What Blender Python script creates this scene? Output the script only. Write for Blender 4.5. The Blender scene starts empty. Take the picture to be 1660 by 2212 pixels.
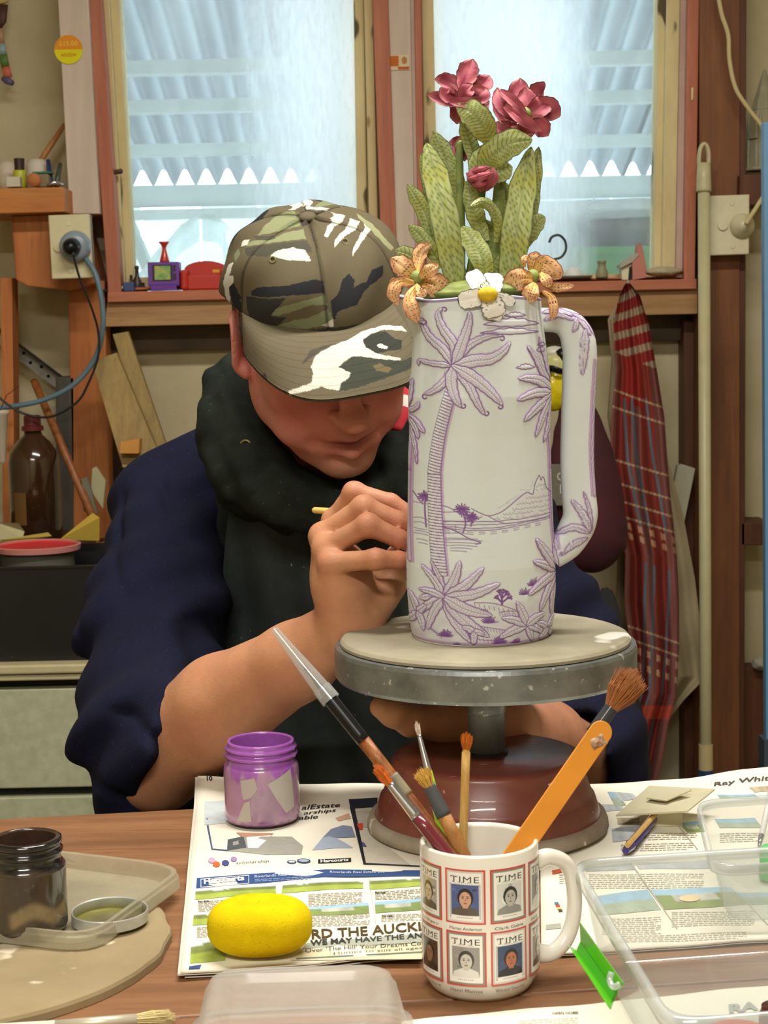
import bpy, math, random
import numpy as np
from math import sin, cos, pi, radians, sqrt, atan2, asin
from mathutils import Vector, Matrix
random.seed(7); rng = np.random.default_rng(7)
S = bpy.context.scene
COL = S.collection
# ------------------------------------------------------------------ camera
FPX, YH = 3700.0, 700.0
CAMZ = 1.17
PITCH = math.atan((1106 - YH) / FPX)
ROLL = 0.021
C0 = np.array([0, 0, CAMZ])
fw = np.array([0, cos(PITCH), -sin(PITCH)])
r0 = np.array([1.0, 0, 0]); u0 = np.array([0, sin(PITCH), cos(PITCH)])
RT = cos(ROLL) * r0 - sin(ROLL) * u0
UP = cos(ROLL) * u0 + sin(ROLL) * r0
cam = bpy.data.cameras.new('camera')
cam.sensor_fit = 'VERTICAL'; cam.sensor_height = 36; cam.sensor_width = 27
cam.lens = FPX / 2212 * 36
cam.clip_start = .05
camo = bpy.data.objects.new('camera', cam); COL.objects.link(camo)
camo.matrix_world = Matrix(((RT[0], UP[0], -fw[0], 0), (RT[1], UP[1], -fw[1], 0), (RT[2], UP[2], -fw[2], CAMZ), (0, 0, 0, 1)))
cam.dof.use_dof = True; cam.dof.focus_distance = 1.42; cam.dof.aperture_fstop = 26
S.camera = camo
S.view_settings.view_transform = 'Standard'; S.view_settings.look = 'None'
S.view_settings.gamma = 1; S.view_settings.use_curve_mapping = False
S.view_settings.exposure = 0.0
S.cycles.max_bounces = 10; S.cycles.transparent_max_bounces = 24; S.cycles.transmission_bounces = 8
S.cycles.use_denoising = True
S.cycles.caustics_reflective = False; S.cycles.caustics_refractive = False
# ------------------------------------------------------------------ world (overcast sky)
W = bpy.data.worlds.new('sky'); S.world = W; W.use_nodes = True
bg = W.node_tree.nodes['Background']
bg.inputs[0].default_value = (.80, .90, 1.0, 1); bg.inputs[1].default_value = 6.6
def area(name, loc, size, energy, color, rot=(0, 0, 0)):
    l = bpy.data.lights.new(name, 'AREA'); l.shape = 'RECTANGLE'; l.size, l.size_y = size
    l.energy = energy; l.color = color
    o = bpy.data.objects.new(name, l); COL.objects.link(o); o.location = loc; o.rotation_euler = rot
    return o
# light thrown by the ceiling tubes (their fittings are built with the ceiling)
area('tube_light_front', (.15, 1.35, 2.325), (1.15, .12), 36, (1, .955, .88))
area('tube_light_rear', (-.25, -.75, 2.325), (1.15, .12), 60, (1, .955, .89))
# ------------------------------------------------------------------ helpers
def raydir(px, py):
    return fw + ((px - 830) / FPX) * RT - ((py - 1106) / FPX) * UP
def P(px, py, Y):
    d = raydir(px, py); return C0 + d * (Y / d[1])
def PZ(px, py, z):
    d = raydir(px, py); return C0 + d * ((z - CAMZ) / d[2])
def proj(V):
    V = np.asarray(V, float) - C0
    zc = V @ fw; return 830 + FPX * (V @ RT) / zc, 1106 - FPX * (V @ UP) / zc
def A3(*p): return np.array(p, float)
def lin(h):
    if isinstance(h, str):
        h = h.lstrip('#'); c = np.array([int(h[i:i + 2], 16) for i in (0, 2, 4)]) / 255.
    else: c = np.array(h, float)
    return np.where(c <= .04045, c / 12.92, ((c + .055) / 1.055) ** 2.4)
ORG = {}
def org(o): return ORG.get(o.name, np.zeros(3)) if o is not None else np.zeros(3)
def tag(o, label=None, cat=None, group=None, kind=None):
    if label: o['label'] = label
    if cat: o['category'] = cat
    if group: o['group'] = group
    if kind: o['kind'] = kind
    return o
def thing(name, label, cat, loc=(0, 0, 0), group=None):
    o = bpy.data.objects.new(name, None); COL.objects.link(o); o.location = loc; o.empty_display_size = .02
    ORG[o.name] = np.array(loc, float)
    return tag(o, label, cat, group)
def obj(name, V, F, m, parent=None, col=None, smooth=False, bevel=0, facemat=None, sub=0):
    V = np.asarray(V, np.float64)
    if parent is None:
        b = A3((V[:, 0].min() + V[:, 0].max()) / 2, (V[:, 1].min() + V[:, 1].max()) / 2, V[:, 2].min())
    else: b = org(parent)
    me = bpy.data.meshes.new(name)
    Vl = (V - b).astype(np.float32)
    if isinstance(F, np.ndarray):
        n = F.shape[1]
        me.vertices.add(len(Vl)); me.vertices.foreach_set('co', Vl.ravel())
        me.loops.add(F.size); me.loops.foreach_set('vertex_index', F.astype(np.int32).ravel())
        me.polygons.add(len(F)); me.polygons.foreach_set('loop_start', np.arange(0, F.size, n, dtype=np.int32))
        me.polygons.foreach_set('loop_total', np.full(len(F), n, np.int32))
        me.update(calc_edges=True)
    else:
        me.from_pydata([tuple(map(float, v)) for v in Vl], [], [tuple(f) for f in F]); me.update()
    for mm in (m if isinstance(m, (list, tuple)) else [m]): me.materials.append(mm)
    if facemat is not None: me.polygons.foreach_set('material_index', np.asarray(facemat, np.int32))
    if smooth: me.polygons.foreach_set('use_smooth', np.ones(len(me.polygons), bool))
    if col is not None:
        c = np.ones((len(Vl), 4), np.float32); c[:, :3] = col
        a = me.color_attributes.new('Col', 'FLOAT_COLOR', 'POINT'); a.data.foreach_set('color', c.ravel())
    o = bpy.data.objects.new(name, me); COL.objects.link(o)
    if parent is not None: o.parent = parent
    else: o.location = b
    ORG[o.name] = b
    if bevel:
        md = o.modifiers.new('bevel', 'BEVEL'); md.width = bevel; md.segments = 2; md.limit_method = 'ANGLE'
    if sub:
        md = o.modifiers.new('sub', 'SUBSURF'); md.levels = sub; md.render_levels = sub
    return o
# ---- shape makers, each returns (V, F)
def join(*parts):
    Vs, Fs, n = [], [], 0
    for V, F in parts:
        Vs.append(np.asarray(V, float)); Fs += [tuple(int(i) + n for i in f) for f in F]; n += len(V)
    return np.vstack(Vs), Fs
def box(x0, x1, y0, y1, z0, z1):
    V = [(x, y, z) for x in (x0, x1) for y in (y0, y1) for z in (z0, z1)]
    return np.array(V, float), [(0, 1, 3, 2), (4, 6, 7, 5), (0, 4, 5, 1), (2, 3, 7, 6), (0, 2, 6, 4), (1, 5, 7, 3)]
def prism(pts, vec):
    """polygon (3D points, seen counter-clockwise or not) pushed along vec"""
    pts = np.array(pts, float); n = len(pts)
    V = np.vstack([pts, pts + np.array(vec, float)])
    F = [tuple(range(n)), tuple(range(2 * n - 1, n - 1, -1))] + [(i, i + n, (i + 1) % n + n, (i + 1) % n) for i in range(n)]
    return V, F
def pprism(pix, Y, depth):
    return prism([P(x, y, Y) for x, y in pix], (0, depth, 0))
def prect(x0, y0, x1, y1, Y, depth):
    return pprism([(x0, y1), (x1, y1), (x1, y0), (x0, y0)], Y, depth)
def lathe(prof, c, seg=48, axis=None, cap=False):
    c = np.array(c, float); th = np.arange(seg) * 2 * pi / seg
    if axis is None: ex, ey, ez = np.eye(3)
    else:
        ez = np.array(axis, float); ez /= np.linalg.norm(ez)
        h = A3(0, 0, 1) if abs(ez[2]) < .9 else A3(1, 0, 0)
        ex = np.cross(h, ez); ex /= np.linalg.norm(ex); ey = np.cross(ez, ex)
    V = []
    for r, z in prof:
        V.append(c + np.outer(r * np.cos(th), ex) + np.outer(r * np.sin(th), ey) + z * ez)
    V = np.vstack(V); F = []
    for k in range(len(prof) - 1):
        for i in range(seg):
            j = (i + 1) % seg
            F.append((k * seg + i, k * seg + j, (k + 1) * seg + j, (k + 1) * seg + i))
    if cap:
        F.append(tuple(range(seg))[::-1]); F.append(tuple(range((len(prof) - 1) * seg, len(prof) * seg)))
    return V, F
def spline(pts, n, closed=False):
    pts = np.array(pts, float); m = len(pts)
    if m == 2: 
        t = np.linspace(0, 1, n)[:, None]; return pts[0] * (1 - t) + pts[1] * t
    out = []; segs = m if closed else m - 1
    for t in np.linspace(0, segs, n, endpoint=not closed):
        i = min(int(t), segs - 1); u = t - i
        if closed: p0, p1, p2, p3 = pts[(i - 1) % m], pts[i % m], pts[(i + 1) % m], pts[(i + 2) % m]
        else:
            p1, p2 = pts[i], pts[i + 1]
            p0 = pts[i - 1] if i > 0 else 2 * p1 - p2
            p3 = pts[i + 2] if i + 2 < m else 2 * p2 - p1
        out.append(.5 * (2 * p1 + (p2 - p0) * u + (2 * p0 - 5 * p1 + 4 * p2 - p3) * u * u + (3 * p1 - p0 - 3 * p2 + p3) * u ** 3))
    return np.array(out)
def tube(pts, r, seg=10, flat=1.0, up=None, caps=True):
    pts = np.array(pts, float); n = len(pts)
    r = np.broadcast_to(np.array(r, float), (n,)) if np.ndim(r) == 0 else np.interp(np.linspace(0, 1, n), np.linspace(0, 1, len(r)), r)
    T = np.gradient(pts, axis=0); T /= np.linalg.norm(T, axis=1)[:, None] + 1e-12
    N = np.array(up if up is not None else (A3(0, 0, 1) if abs(T[0][2]) < .9 else A3(1, 0, 0)), float)
    V = []; th = np.arange(seg) * 2 * pi / seg
    for i in range(n):
        N = N - T[i] * (N @ T[i]); N /= np.linalg.norm(N) + 1e-12
        B = np.cross(T[i], N)
        V.append(pts[i] + r[i] * (np.outer(np.cos(th), N) * flat + np.outer(np.sin(th), B)))
    V = np.vstack(V); F = []
    for k in range(n - 1):
        for i in range(seg):
            j = (i + 1) % seg; F.append((k * seg + i, k * seg + j, (k + 1) * seg + j, (k + 1) * seg + i))
    if caps: F.append(tuple(range(seg))[::-1]); F.append(tuple(range((n - 1) * seg, n * seg)))
    return V, F
def grid(X):
    """X: (nu,nv,3) -> V,F(ndarray)"""
    nu, nv = X.shape[:2]; I = np.arange(nu * nv).reshape(nu, nv)
    F = np.stack([I[:-1, :-1], I[1:, :-1], I[1:, 1:], I[:-1, 1:]], -1).reshape(-1, 4)
    return X.reshape(-1, 3), F
def ellipsoid(c, r, R=None, nu=16, nv=12):
    th = np.arange(nu) * 2 * pi / nu; ph = np.linspace(.001, pi - .001, nv)
    X = np.stack([np.outer(np.sin(ph), np.cos(th)), np.outer(np.sin(ph), np.sin(th)), np.outer(np.cos(ph), np.ones(nu))], -1) * np.array(r, float)
    if R is not None: X = X @ np.array(R).T
    X = X + np.array(c, float); V = X.reshape(-1, 3); F = []
    for k in range(nv - 1):
        for i in range(nu):
            j = (i + 1) % nu; F.append((k * nu + i, (k + 1) * nu + i, (k + 1) * nu + j, k * nu + j))
    return V, F
def rounded_rect(w, d, r, n=6):
    out = []
    for cx, cy, a in ((w / 2 - r, d / 2 - r, 0), (-w / 2 + r, d / 2 - r, 90), (-w / 2 + r, -d / 2 + r, 180), (w / 2 - r, -d / 2 + r, 270)):
        for k in range(n + 1):
            t = radians(a + 90 * k / n); out.append((cx + r * cos(t), cy + r * sin(t)))
    return np.array(out)
def loft(rings, close_first=False, close_last=False):
    n = len(rings[0]); V = np.vstack(rings); F = []
    for k in range(len(rings) - 1):
        for i in range(n):
            j = (i + 1) % n; F.append((k * n + i, k * n + j, (k + 1) * n + j, (k + 1) * n + i))
    if close_first: F.append(tuple(range(n))[::-1])
    if close_last: F.append(tuple(range((len(rings) - 1) * n, len(rings) * n)))
    return V, F
def rotz(a): return np.array([[cos(a), -sin(a), 0], [sin(a), cos(a), 0], [0, 0, 1]])
def rotx(a): return np.array([[1, 0, 0], [0, cos(a), -sin(a)], [0, sin(a), cos(a)]])
def roty(a): return np.array([[cos(a), 0, sin(a)], [0, 1, 0], [-sin(a), 0, cos(a)]])
# ---- flat lettering
_tc = {}
def text2d(s, bold=0.0, shear=0.0, space=1.0):
    key = (s, bold, shear, space)
    if key in _tc: return _tc[key]
    c = bpy.data.curves.new('lettering', 'FONT'); c.body = s; c.size = 1; c.resolution_u = 2; c.offset = bold; c.shear = shear; c.space_character = space
    o = bpy.data.objects.new('lettering', c); COL.objects.link(o)
    dg = bpy.context.evaluated_depsgraph_get(); me = o.evaluated_get(dg).to_mesh()
    V = np.array([v.co[:] for v in me.vertices]).reshape(-1, 3)[:, :2]; F = [tuple(p.vertices) for p in me.polygons]
    o.evaluated_get(dg).to_mesh_clear(); bpy.data.objects.remove(o); bpy.data.curves.remove(c)
    _tc[key] = (V, F); return V, F
class Ink:
    """flat print: coloured polygons and lettering in a 2-D page, later laid on a surface"""
    def __init__(s): s.V = []; s.F = []; s.C = []; s.n = 0
    def poly(s, pts, c, lift=0):
        s.V += [(x, y, lift) for x, y in pts]; s.F.append(tuple(range(s.n, s.n + len(pts)))); s.C += [lin(c)] * len(pts); s.n += len(pts)
    def rect(s, x0, y0, x1, y1, c, lift=0, nx=1, ny=1):
        xs = np.linspace(x0, x1, nx + 1); ys = np.linspace(y0, y1, ny + 1)
        for i in range(nx):
            for j in range(ny): s.poly([(xs[i], ys[j]), (xs[i + 1], ys[j]), (xs[i + 1], ys[j + 1]), (xs[i], ys[j + 1])], c, lift)
    def frame(s, x0, y0, x1, y1, w, c, lift=0, nx=1, ny=1):
        s.rect(x0, y0, x1, y0 + w, c, lift, nx); s.rect(x0, y1 - w, x1, y1, c, lift, nx); s.rect(x0, y0, x0 + w, y1, c, lift, 1, ny); s.rect(x1 - w, y0, x1, y1, c, lift, 1, ny)
    def ell(s, cx, cy, rx, ry, c, lift=0, n=14, a0=0, a1=360):
        s.poly([(cx + rx * cos(radians(a)), cy + ry * sin(radians(a))) for a in np.linspace(a0, a1, n, endpoint=a1 - a0 < 360)], c, lift)
    def text(s, t, x, y, w, h, c, lift=0, bold=.0, shear=0., a=0.0, space=1.0):
        V, F = text2d(t, bold, shear, space); 
        if len(V) == 0: return
        V = V - V.min(0); sz = V.max(0); V = V / sz * (w, h); ca, sa = cos(a), sin(a)
        V = np.stack([x + V[:, 0] * ca - V[:, 1] * sa, y + V[:, 0] * sa + V[:, 1] * ca], 1)
        s.V += [(p[0], p[1], lift) for p in V]; s.F += [tuple(i + s.n for i in f) for f in F]; s.C += [lin(c)] * len(V); s.n += len(V)
    def image(s, x0, y0, x1, y1, nx, ny, fn, lift=0):
        xs = np.linspace(x0, x1, nx + 1); ys = np.linspace(y0, y1, ny + 1); b = s.n
        for j in range(ny + 1):
            for i in range(nx + 1):
                s.V.append((xs[i], ys[j], lift)); s.C.append(lin(fn(i / nx, j / ny)))
        for j in range(ny):
            for i in range(nx):
                k = b + j * (nx + 1) + i; s.F.append((k, k + 1, k + nx + 2, k + nx + 1))
        s.n = len(s.V)
    def slice(s, step):
        """cut wide polygons into upright strips so that they can follow a curved surface"""
        V, F, C = [], [], []
        for f in s.F:
            p = np.array([s.V[i] for i in f]); c = s.C[f[0]]; x0, x1 = p[:, 0].min(), p[:, 0].max(); k0, k1 = int(math.floor(x0 / step)), int(math.ceil(x1 / step))
            pieces = [p] if k1 - k0 <= 1 else []
            if not pieces:
                for k in range(k0, k1):
                    q = [tuple(a) for a in p]
                    for lim, sg in ((k * step, 1), ((k + 1) * step, -1)):
                        o = []
                        for i in range(len(q)):
                            a, b = q[i - 1], q[i]; ia, ib = (a[0] - lim) * sg >= 0, (b[0] - lim) * sg >= 0
                            if ia != ib: t = (lim - a[0]) / (b[0] - a[0]); o.append((lim, a[1] + (b[1] - a[1]) * t, a[2]))
                            if ib: o.append(b)
                        q = o
                        if not q: break
                    if len(q) > 2: pieces.append(np.array(q))
            for q in pieces: n = len(V); V += [tuple(a) for a in q]; F.append(tuple(range(n, n + len(q)))); C += [c] * len(q)
        s.V, s.F, s.C, s.n = V, F, C, len(V); return s
    def build(s, name, fn, m, parent):
        V = fn(np.array(s.V)); return obj(name, V, s.F, m, parent, col=np.array(s.C))
# ---- materials
def _nt(name, rough, metallic=0, spec=.5, coat=0):
    m = bpy.data.materials.new(name); m.use_nodes = True; nt = m.node_tree; b = nt.nodes['Principled BSDF']
    b.inputs['Roughness'].default_value = rough; b.inputs['Metallic'].default_value = metallic
    b.inputs['Specular IOR Level'].default_value = spec; b.inputs['Coat Weight'].default_value = coat
    return m, nt, b
def N(nt, t, **kw):
    n = nt.nodes.new(t)
    for k, v in kw.items():
        if k.startswith('i_'): n.inputs[k[2:].replace('_', ' ')].default_value = v
        else: setattr(n, k, v)
    return n
def coords(nt, scale=(1, 1, 1)):
    tc = N(nt, 'ShaderNodeTexCoord'); mp = N(nt, 'ShaderNodeMapping'); mp.inputs['Scale'].default_value = scale
    nt.links.new(tc.outputs['Object'], mp.inputs[0]); return mp.outputs[0]
def mixc(nt, fac, a, b, mode='MIX'):
    n = N(nt, 'ShaderNodeMix', data_type='RGBA', blend_type=mode)
    for i, v in ((0, fac), (6, a), (7, b)):
        if isinstance(v, bpy.types.NodeSocket): nt.links.new(v, n.inputs[i])
        elif i: n.inputs[i].default_value = (*v, 1)
        else: n.inputs[0].default_value = v
    return n.outputs[2]
def ramp(nt, src, stops):
    n = N(nt, 'ShaderNodeValToRGB'); e = n.color_ramp.elements
    while len(e) < len(stops): e.new(.5)
    for k, (p, c) in enumerate(stops):
        e[k].position = p; e[k].color = (c, c, c, 1) if not hasattr(c, '__len__') else (*c, 1)
    nt.links.new(src, n.inputs[0]); return n.outputs[0]
def noise(nt, vec, scale, detail=4, rough=.6, dist=0):
    n = N(nt, 'ShaderNodeTexNoise'); n.inputs['Scale'].default_value = scale; n.inputs['Detail'].default_value = detail
    n.inputs['Roughness'].default_value = rough; n.inputs['Distortion'].default_value = dist
    if vec is not None: nt.links.new(vec, n.inputs['Vector'])
    return n.outputs[0]
def bump(nt, b, h, strength, dist):
    n = N(nt, 'ShaderNodeBump'); n.inputs['Strength'].default_value = strength; n.inputs['Distance'].default_value = dist
    nt.links.new(h, n.inputs['Height']); nt.links.new(n.outputs[0], b.inputs['Normal'])
def mat(name, c1, c2=None, scale=20, rough=.6, metallic=0, bumps=0, bscale=None, stretch=(1, 1, 1), spec=.5, coat=0, specks=None, lo=.35, hi=.65, dist=0):
    """c1/c2 mottled by noise; specks=(colour, scale, threshold)"""
    m, nt, b = _nt(name, rough, metallic, spec, coat); v = coords(nt, stretch)
    c1 = lin(c1); c2 = c1 * .8 if c2 is None else lin(c2)
    f = ramp(nt, noise(nt, v, scale, 5, .6, dist), [(lo, 0.), (hi, 1.)])
    c = mixc(nt, f, c1, c2)
    if specks:
        g = ramp(nt, noise(nt, v, specks[1], 2, .5), [(specks[2], 0.), (min(1, specks[2] + .04), 1.)])
        c = mixc(nt, g, c, lin(specks[0]))
    nt.links.new(c, b.inputs['Base Color'])
    if bumps: bump(nt, b, noise(nt, v, bscale or scale * 3, 4), .6, bumps)
    return m
def wood(name, c1, c2, axis='z', scale=9, rough=.6, knots=None, c3=None, bumps=.0006, spec=.4, stretch=12):
    m, nt, b = _nt(name, rough, 0, spec)
    st = {'x': (1. / stretch * 3, 3, 3), 'y': (3, 1. / stretch * 3, 3), 'z': (3, 3, 1. / stretch * 3)}[axis]
    v = coords(nt, st)
    n1 = noise(nt, v, scale, 6, .65, .6); n2 = noise(nt, v, scale * 6, 4, .7, .2)
    c = mixc(nt, ramp(nt, n1, [(.34, 0.), (.64, 1.)]), lin(c1), lin(c2))
    c = mixc(nt, ramp(nt, n2, [(.5, 0.), (.85, .8)]), c, lin(c3) if c3 else lin(c2) * .55)
    v2 = coords(nt); f = ramp(nt, noise(nt, v2, 3.5, 3), [(.3, 0.), (.8, .6)])
    c = mixc(nt, f, c, lin(c2) * .8)
    nt.links.new(c, b.inputs['Base Color'])
    if bumps: bump(nt, b, n2, .5, bumps)
    return m
def vcol(name, rough=.6, metallic=0, spec=.5, coat=0, bumps=0, bscale=300, var=.0, vscale=60, sss=0, weave=0):
    m, nt, b = _nt(name, rough, metallic, spec, coat)
    a = N(nt, 'ShaderNodeVertexColor', layer_name='Col'); c = a.outputs[0]; v = coords(nt)
    if var:
        c = mixc(nt, ramp(nt, noise(nt, v, vscale, 5), [(.3, 0.), (.7, var)]), c, mixc(nt, 1., c, (.5, .5, .5), 'MULTIPLY'))
    nt.links.new(c, b.inputs['Base Color'])
    if bumps: bump(nt, b, noise(nt, v, bscale, 4), .6, bumps)
    if sss:
        b.inputs['Subsurface Weight'].default_value = sss; b.inputs['Subsurface Radius'].default_value = (1, .35, .2); b.inputs['Subsurface Scale'].default_value = .006
    return m
def plain(name, c, rough=.5, metallic=0, spec=.5, coat=0, alpha=1, trans=0, ior=1.45):
    m, nt, b = _nt(name, rough, metallic, spec, coat); v = coords(nt)
    c1 = lin(c); c = mixc(nt, ramp(nt, noise(nt, v, 40, 4), [(.3, 0.), (.7, 1.)]), c1, c1 * .9)
    nt.links.new(c, b.inputs['Base Color']); b.inputs['Alpha'].default_value = alpha
    b.inputs['Transmission Weight'].default_value = trans; b.inputs['IOR'].default_value = ior
    return m
def film(name, c, opacity=.35, rough=.25, tr=.5, var=.15, vs=30, gloss=.08):
    """thin cloudy plastic: clear pass-through mixed with diffuse + translucent milkiness and a gloss"""
    m = bpy.data.materials.new(name); m.use_nodes = True; nt = m.node_tree; nt.nodes.clear()
    out = N(nt, 'ShaderNodeOutputMaterial'); T = N(nt, 'ShaderNodeBsdfTransparent'); T.inputs[0].default_value = (*(np.array(lin(c)) * .3 + .7), 1)
    D = N(nt, 'ShaderNodeBsdfDiffuse'); D.inputs[0].default_value = (*lin(c), 1)
    L = N(nt, 'ShaderNodeBsdfTranslucent'); L.inputs[0].default_value = (*lin(c), 1)
    G = N(nt, 'ShaderNodeBsdfGlossy'); G.inputs[1].default_value = rough
    m1 = N(nt, 'ShaderNodeMixShader'); m1.inputs[0].default_value = tr; nt.links.new(D.outputs[0], m1.inputs[1]); nt.links.new(L.outputs[0], m1.inputs[2])
    m2 = N(nt, 'ShaderNodeMixShader'); nt.links.new(T.outputs[0], m2.inputs[1]); nt.links.new(m1.outputs[0], m2.inputs[2])
    f = ramp(nt, noise(nt, coords(nt), vs, 5, .6), [(.3, max(0, opacity - var)), (.7, min(1, opacity + var))]); nt.links.new(f, m2.inputs[0])
    m3 = N(nt, 'ShaderNodeMixShader'); fr = N(nt, 'ShaderNodeLayerWeight'); fr.inputs[0].default_value = .35
    pw = N(nt, 'ShaderNodeMath', operation='POWER'); pw.inputs[1].default_value = 3; nt.links.new(fr.outputs['Facing'], pw.inputs[0])
    mu = N(nt, 'ShaderNodeMath', operation='MULTIPLY_ADD'); mu.inputs[1].default_value = .30; mu.inputs[2].default_value = gloss * .25; nt.links.new(pw.outputs[0], mu.inputs[0])
    nt.links.new(mu.outputs[0], m3.inputs[0]); nt.links.new(m2.outputs[0], m3.inputs[1]); nt.links.new(G.outputs[0], m3.inputs[2]); nt.links.new(m3.outputs[0], out.inputs[0])
    return m
def sm(x): x = np.clip(x, 0, 1); return x * x * (3 - 2 * x)
# ------------------------------------------------------------------ the shed
YW = 3.16                      # face of the lining board
m_wall = mat('lining_board', '#c4b996', '#b3a784', 5, .9, bumps=.0012, bscale=60)
m_floor = mat('concrete', '#6d665a', '#59534a', 6, .9)
m_or = wood('orange_timber', '#cf8548', '#a9602f', 'z', 7)
m_orx = wood('orange_timber_level', '#d6944c', '#bd7438', 'x', 7)
m_dark = wood('dark_timber', '#6d4228', '#482815', 'z', 7)
m_red = wood('red_oiled_trim', '#bf7a5c', '#a96046', 'z', 8)
m_redx = wood('red_oiled_sill', '#c47c5a', '#ad6648', 'x', 8)
m_raw = wood('raw_sill_board', '#bf9a68', '#a0774c', 'x', 8)
m_cream = mat('flaking_cream_paint', '#dccd9c', '#c4b180', 12, .8, bumps=.001, stretch=(1, 1, .3), specks=('#5d5236', 26, .63))
m_grey = mat('pale_grey_paint', '#d3c3b4', '#c2b2a0', 10, .75, stretch=(3, 3, .4))
m_pink = mat('pink_grey_paint', '#c2a79a', '#b3968a', 12, .7)
X = lambda px: (px - 830) * YW / FPX
zb, zt = 1.235, 1.86
xl0, xl1, xr0, xr1 = X(268), X(800), X(905), X(1470)
wallparts = [box(-1.7, xl0, YW, YW + .03, 0, 2.4), box(xr1, 1.7, YW, YW + .03, 0, 2.4), box(xl0, xr1, YW, YW + .03, 0, zb),
             box(xl0, xr1, YW, YW + .03, zt, 2.4), box(xl1, xr0, YW, YW + .03, zb, zt)]
w = obj('wall_back', *join(*wallparts), m_wall); tag(w, kind='structure')
tag(obj('floor', *box(-1.7, 1.7, -1.7, YW + .03, -.05, 0), m_floor), kind='structure')
tag(obj('ceiling', *box(-1.73, 1.73, -1.73, YW + .03, 2.4, 2.45), mat('ceiling_board', '#d8d2bd', rough=.9)), kind='structure')
tag(obj('wall_left', *box(-1.73, -1.7, -1.7, YW + .03, 0, 2.4), m_wall), kind='structure')
tag(obj('wall_right', *box(1.7, 1.73, -1.7, YW + .03, 0, 2.4), m_wall), kind='structure')
tag(obj('wall_front', *box(-1.73, 1.73, -1.73, -1.7, 0, 2.4), m_wall), kind='structure')
m_tube = bpy.data.materials.new('lit_tube'); m_tube.use_nodes = True
_b = m_tube.node_tree.nodes['Principled BSDF']; _b.inputs['Emission Color'].default_value = (1, .93, .8, 1); _b.inputs['Emission Strength'].default_value = 4
for x, y in ((.15, 1.35), (-.25, -.75)):
    t = thing('fluorescent_light', 'white batten fluorescent light on the ceiling ' + ('above the table' if y > 0 else 'behind the table'), 'ceiling light', (x, y, 2.34))
    obj('housing', *box(x - .62, x + .62, y - .03, y + .03, 2.37, 2.4), plain('white_enamel', '#e8e6de'), t)
    obj('tube', *tube([(x - .58, y, 2.355), (x + .58, y, 2.355)], .012, 12), m_tube, t)
TR = [0]
def trim(pix, Y, depth, m, bevel=.0015, name=None):
    TR[0] += 1
    return tag(obj(name or 'trim_%d' % TR[0], *pprism(pix, Y, depth), m, bevel=bevel), kind='structure')
def trect(x0, x1, y0, y1, Y, depth, m, dx=0, **k):
    """upright board: x at the top edge y0, shifted by dx at the bottom edge y1"""
    return trim([(x0 + dx, y1), (x1 + dx, y1), (x1, y0), (x0, y0)], Y, depth, m, **k)
# studs and rails of the frame
trect(147, 226, 606, 2050, 3.06, .10, m_or, 30)                       # stud under the left of the window
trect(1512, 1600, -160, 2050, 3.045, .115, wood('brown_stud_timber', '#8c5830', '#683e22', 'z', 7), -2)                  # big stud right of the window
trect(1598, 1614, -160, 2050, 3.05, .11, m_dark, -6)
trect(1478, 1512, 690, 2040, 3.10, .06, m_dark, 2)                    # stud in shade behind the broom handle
trim([(225, 706), (1508, 678), (1508, 622), (232, 652)], 3.05, .11, m_raw)   # raw board under sill
trim([(232, 653), (1506, 624), (1506, 602), (232, 631)], 3.035, .125, m_redx)  # red sill nosing
trim([(232, 628), (1480, 600), (1478, 596), (250, 622)], 3.07, .09, m_redx)
trect(0, 26, 600, 1300, 3.02, .05, m_or, 8, name=None)
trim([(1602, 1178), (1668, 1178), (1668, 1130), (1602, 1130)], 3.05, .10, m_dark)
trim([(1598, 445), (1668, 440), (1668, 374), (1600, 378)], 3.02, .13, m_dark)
# white conduit cover board beside the window, red architraves
trect(117, 182, -150, 462, 3.02, .14, m_grey, 33)
trect(177, 206, -150, 640, 3.04, .12, m_red, 57)
trect(800, 834, -150, 600, 3.05, .11, m_red, 26)
trect(832, 884, -150, 600, 3.06, .10, m_grey, 16)
trect(884, 893, -150, 600, 3.055, .105, m_pink, 14)
trect(893, 908, -150, 600, 3.05, .11, m_red, 12)
trect(1475, 1492, -150, 600, 3.065, .10, m_pink, -14)
trect(1490, 1514, -150, 620, 3.045, .12, m_red, -12)
trim([(150, -140), (1630, -175), (1630, -230), (150, -195)], 3.03, .13, m_redx)
def window(n, frames, gx0, gx1, gdx0, gdx1, gmat):
    w = thing('window_%d' % n, None, None, P((gx0 + gx1) / 2, 600, 3.11)); tag(w, kind='structure')
    for (x0, x1, dx, Y) in frames:
        V, F = pprism([(x0 + dx, 622), (x1 + dx, 622), (x1, -150), (x0, -150)], Y, .05)
        obj('window_frame', V, F, m_cream, w, bevel=.002)
    ya, yb = (-150, 608)
    V, F = pprism([(gx0 + gdx0, yb), (gx1 + gdx1, yb), (gx1, ya), (gx0, ya)], 3.128, .003)
    obj('glass', V, F, gmat, w)
    V, F = pprism([(gx0 + gdx0, 622), (gx1 + gdx1, 612), (gx1 + gdx1, 590), (gx0 + gdx0, 600)], 3.115, .035)
    obj('window_sill', V, F, m_cream, w)
    return w
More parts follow.
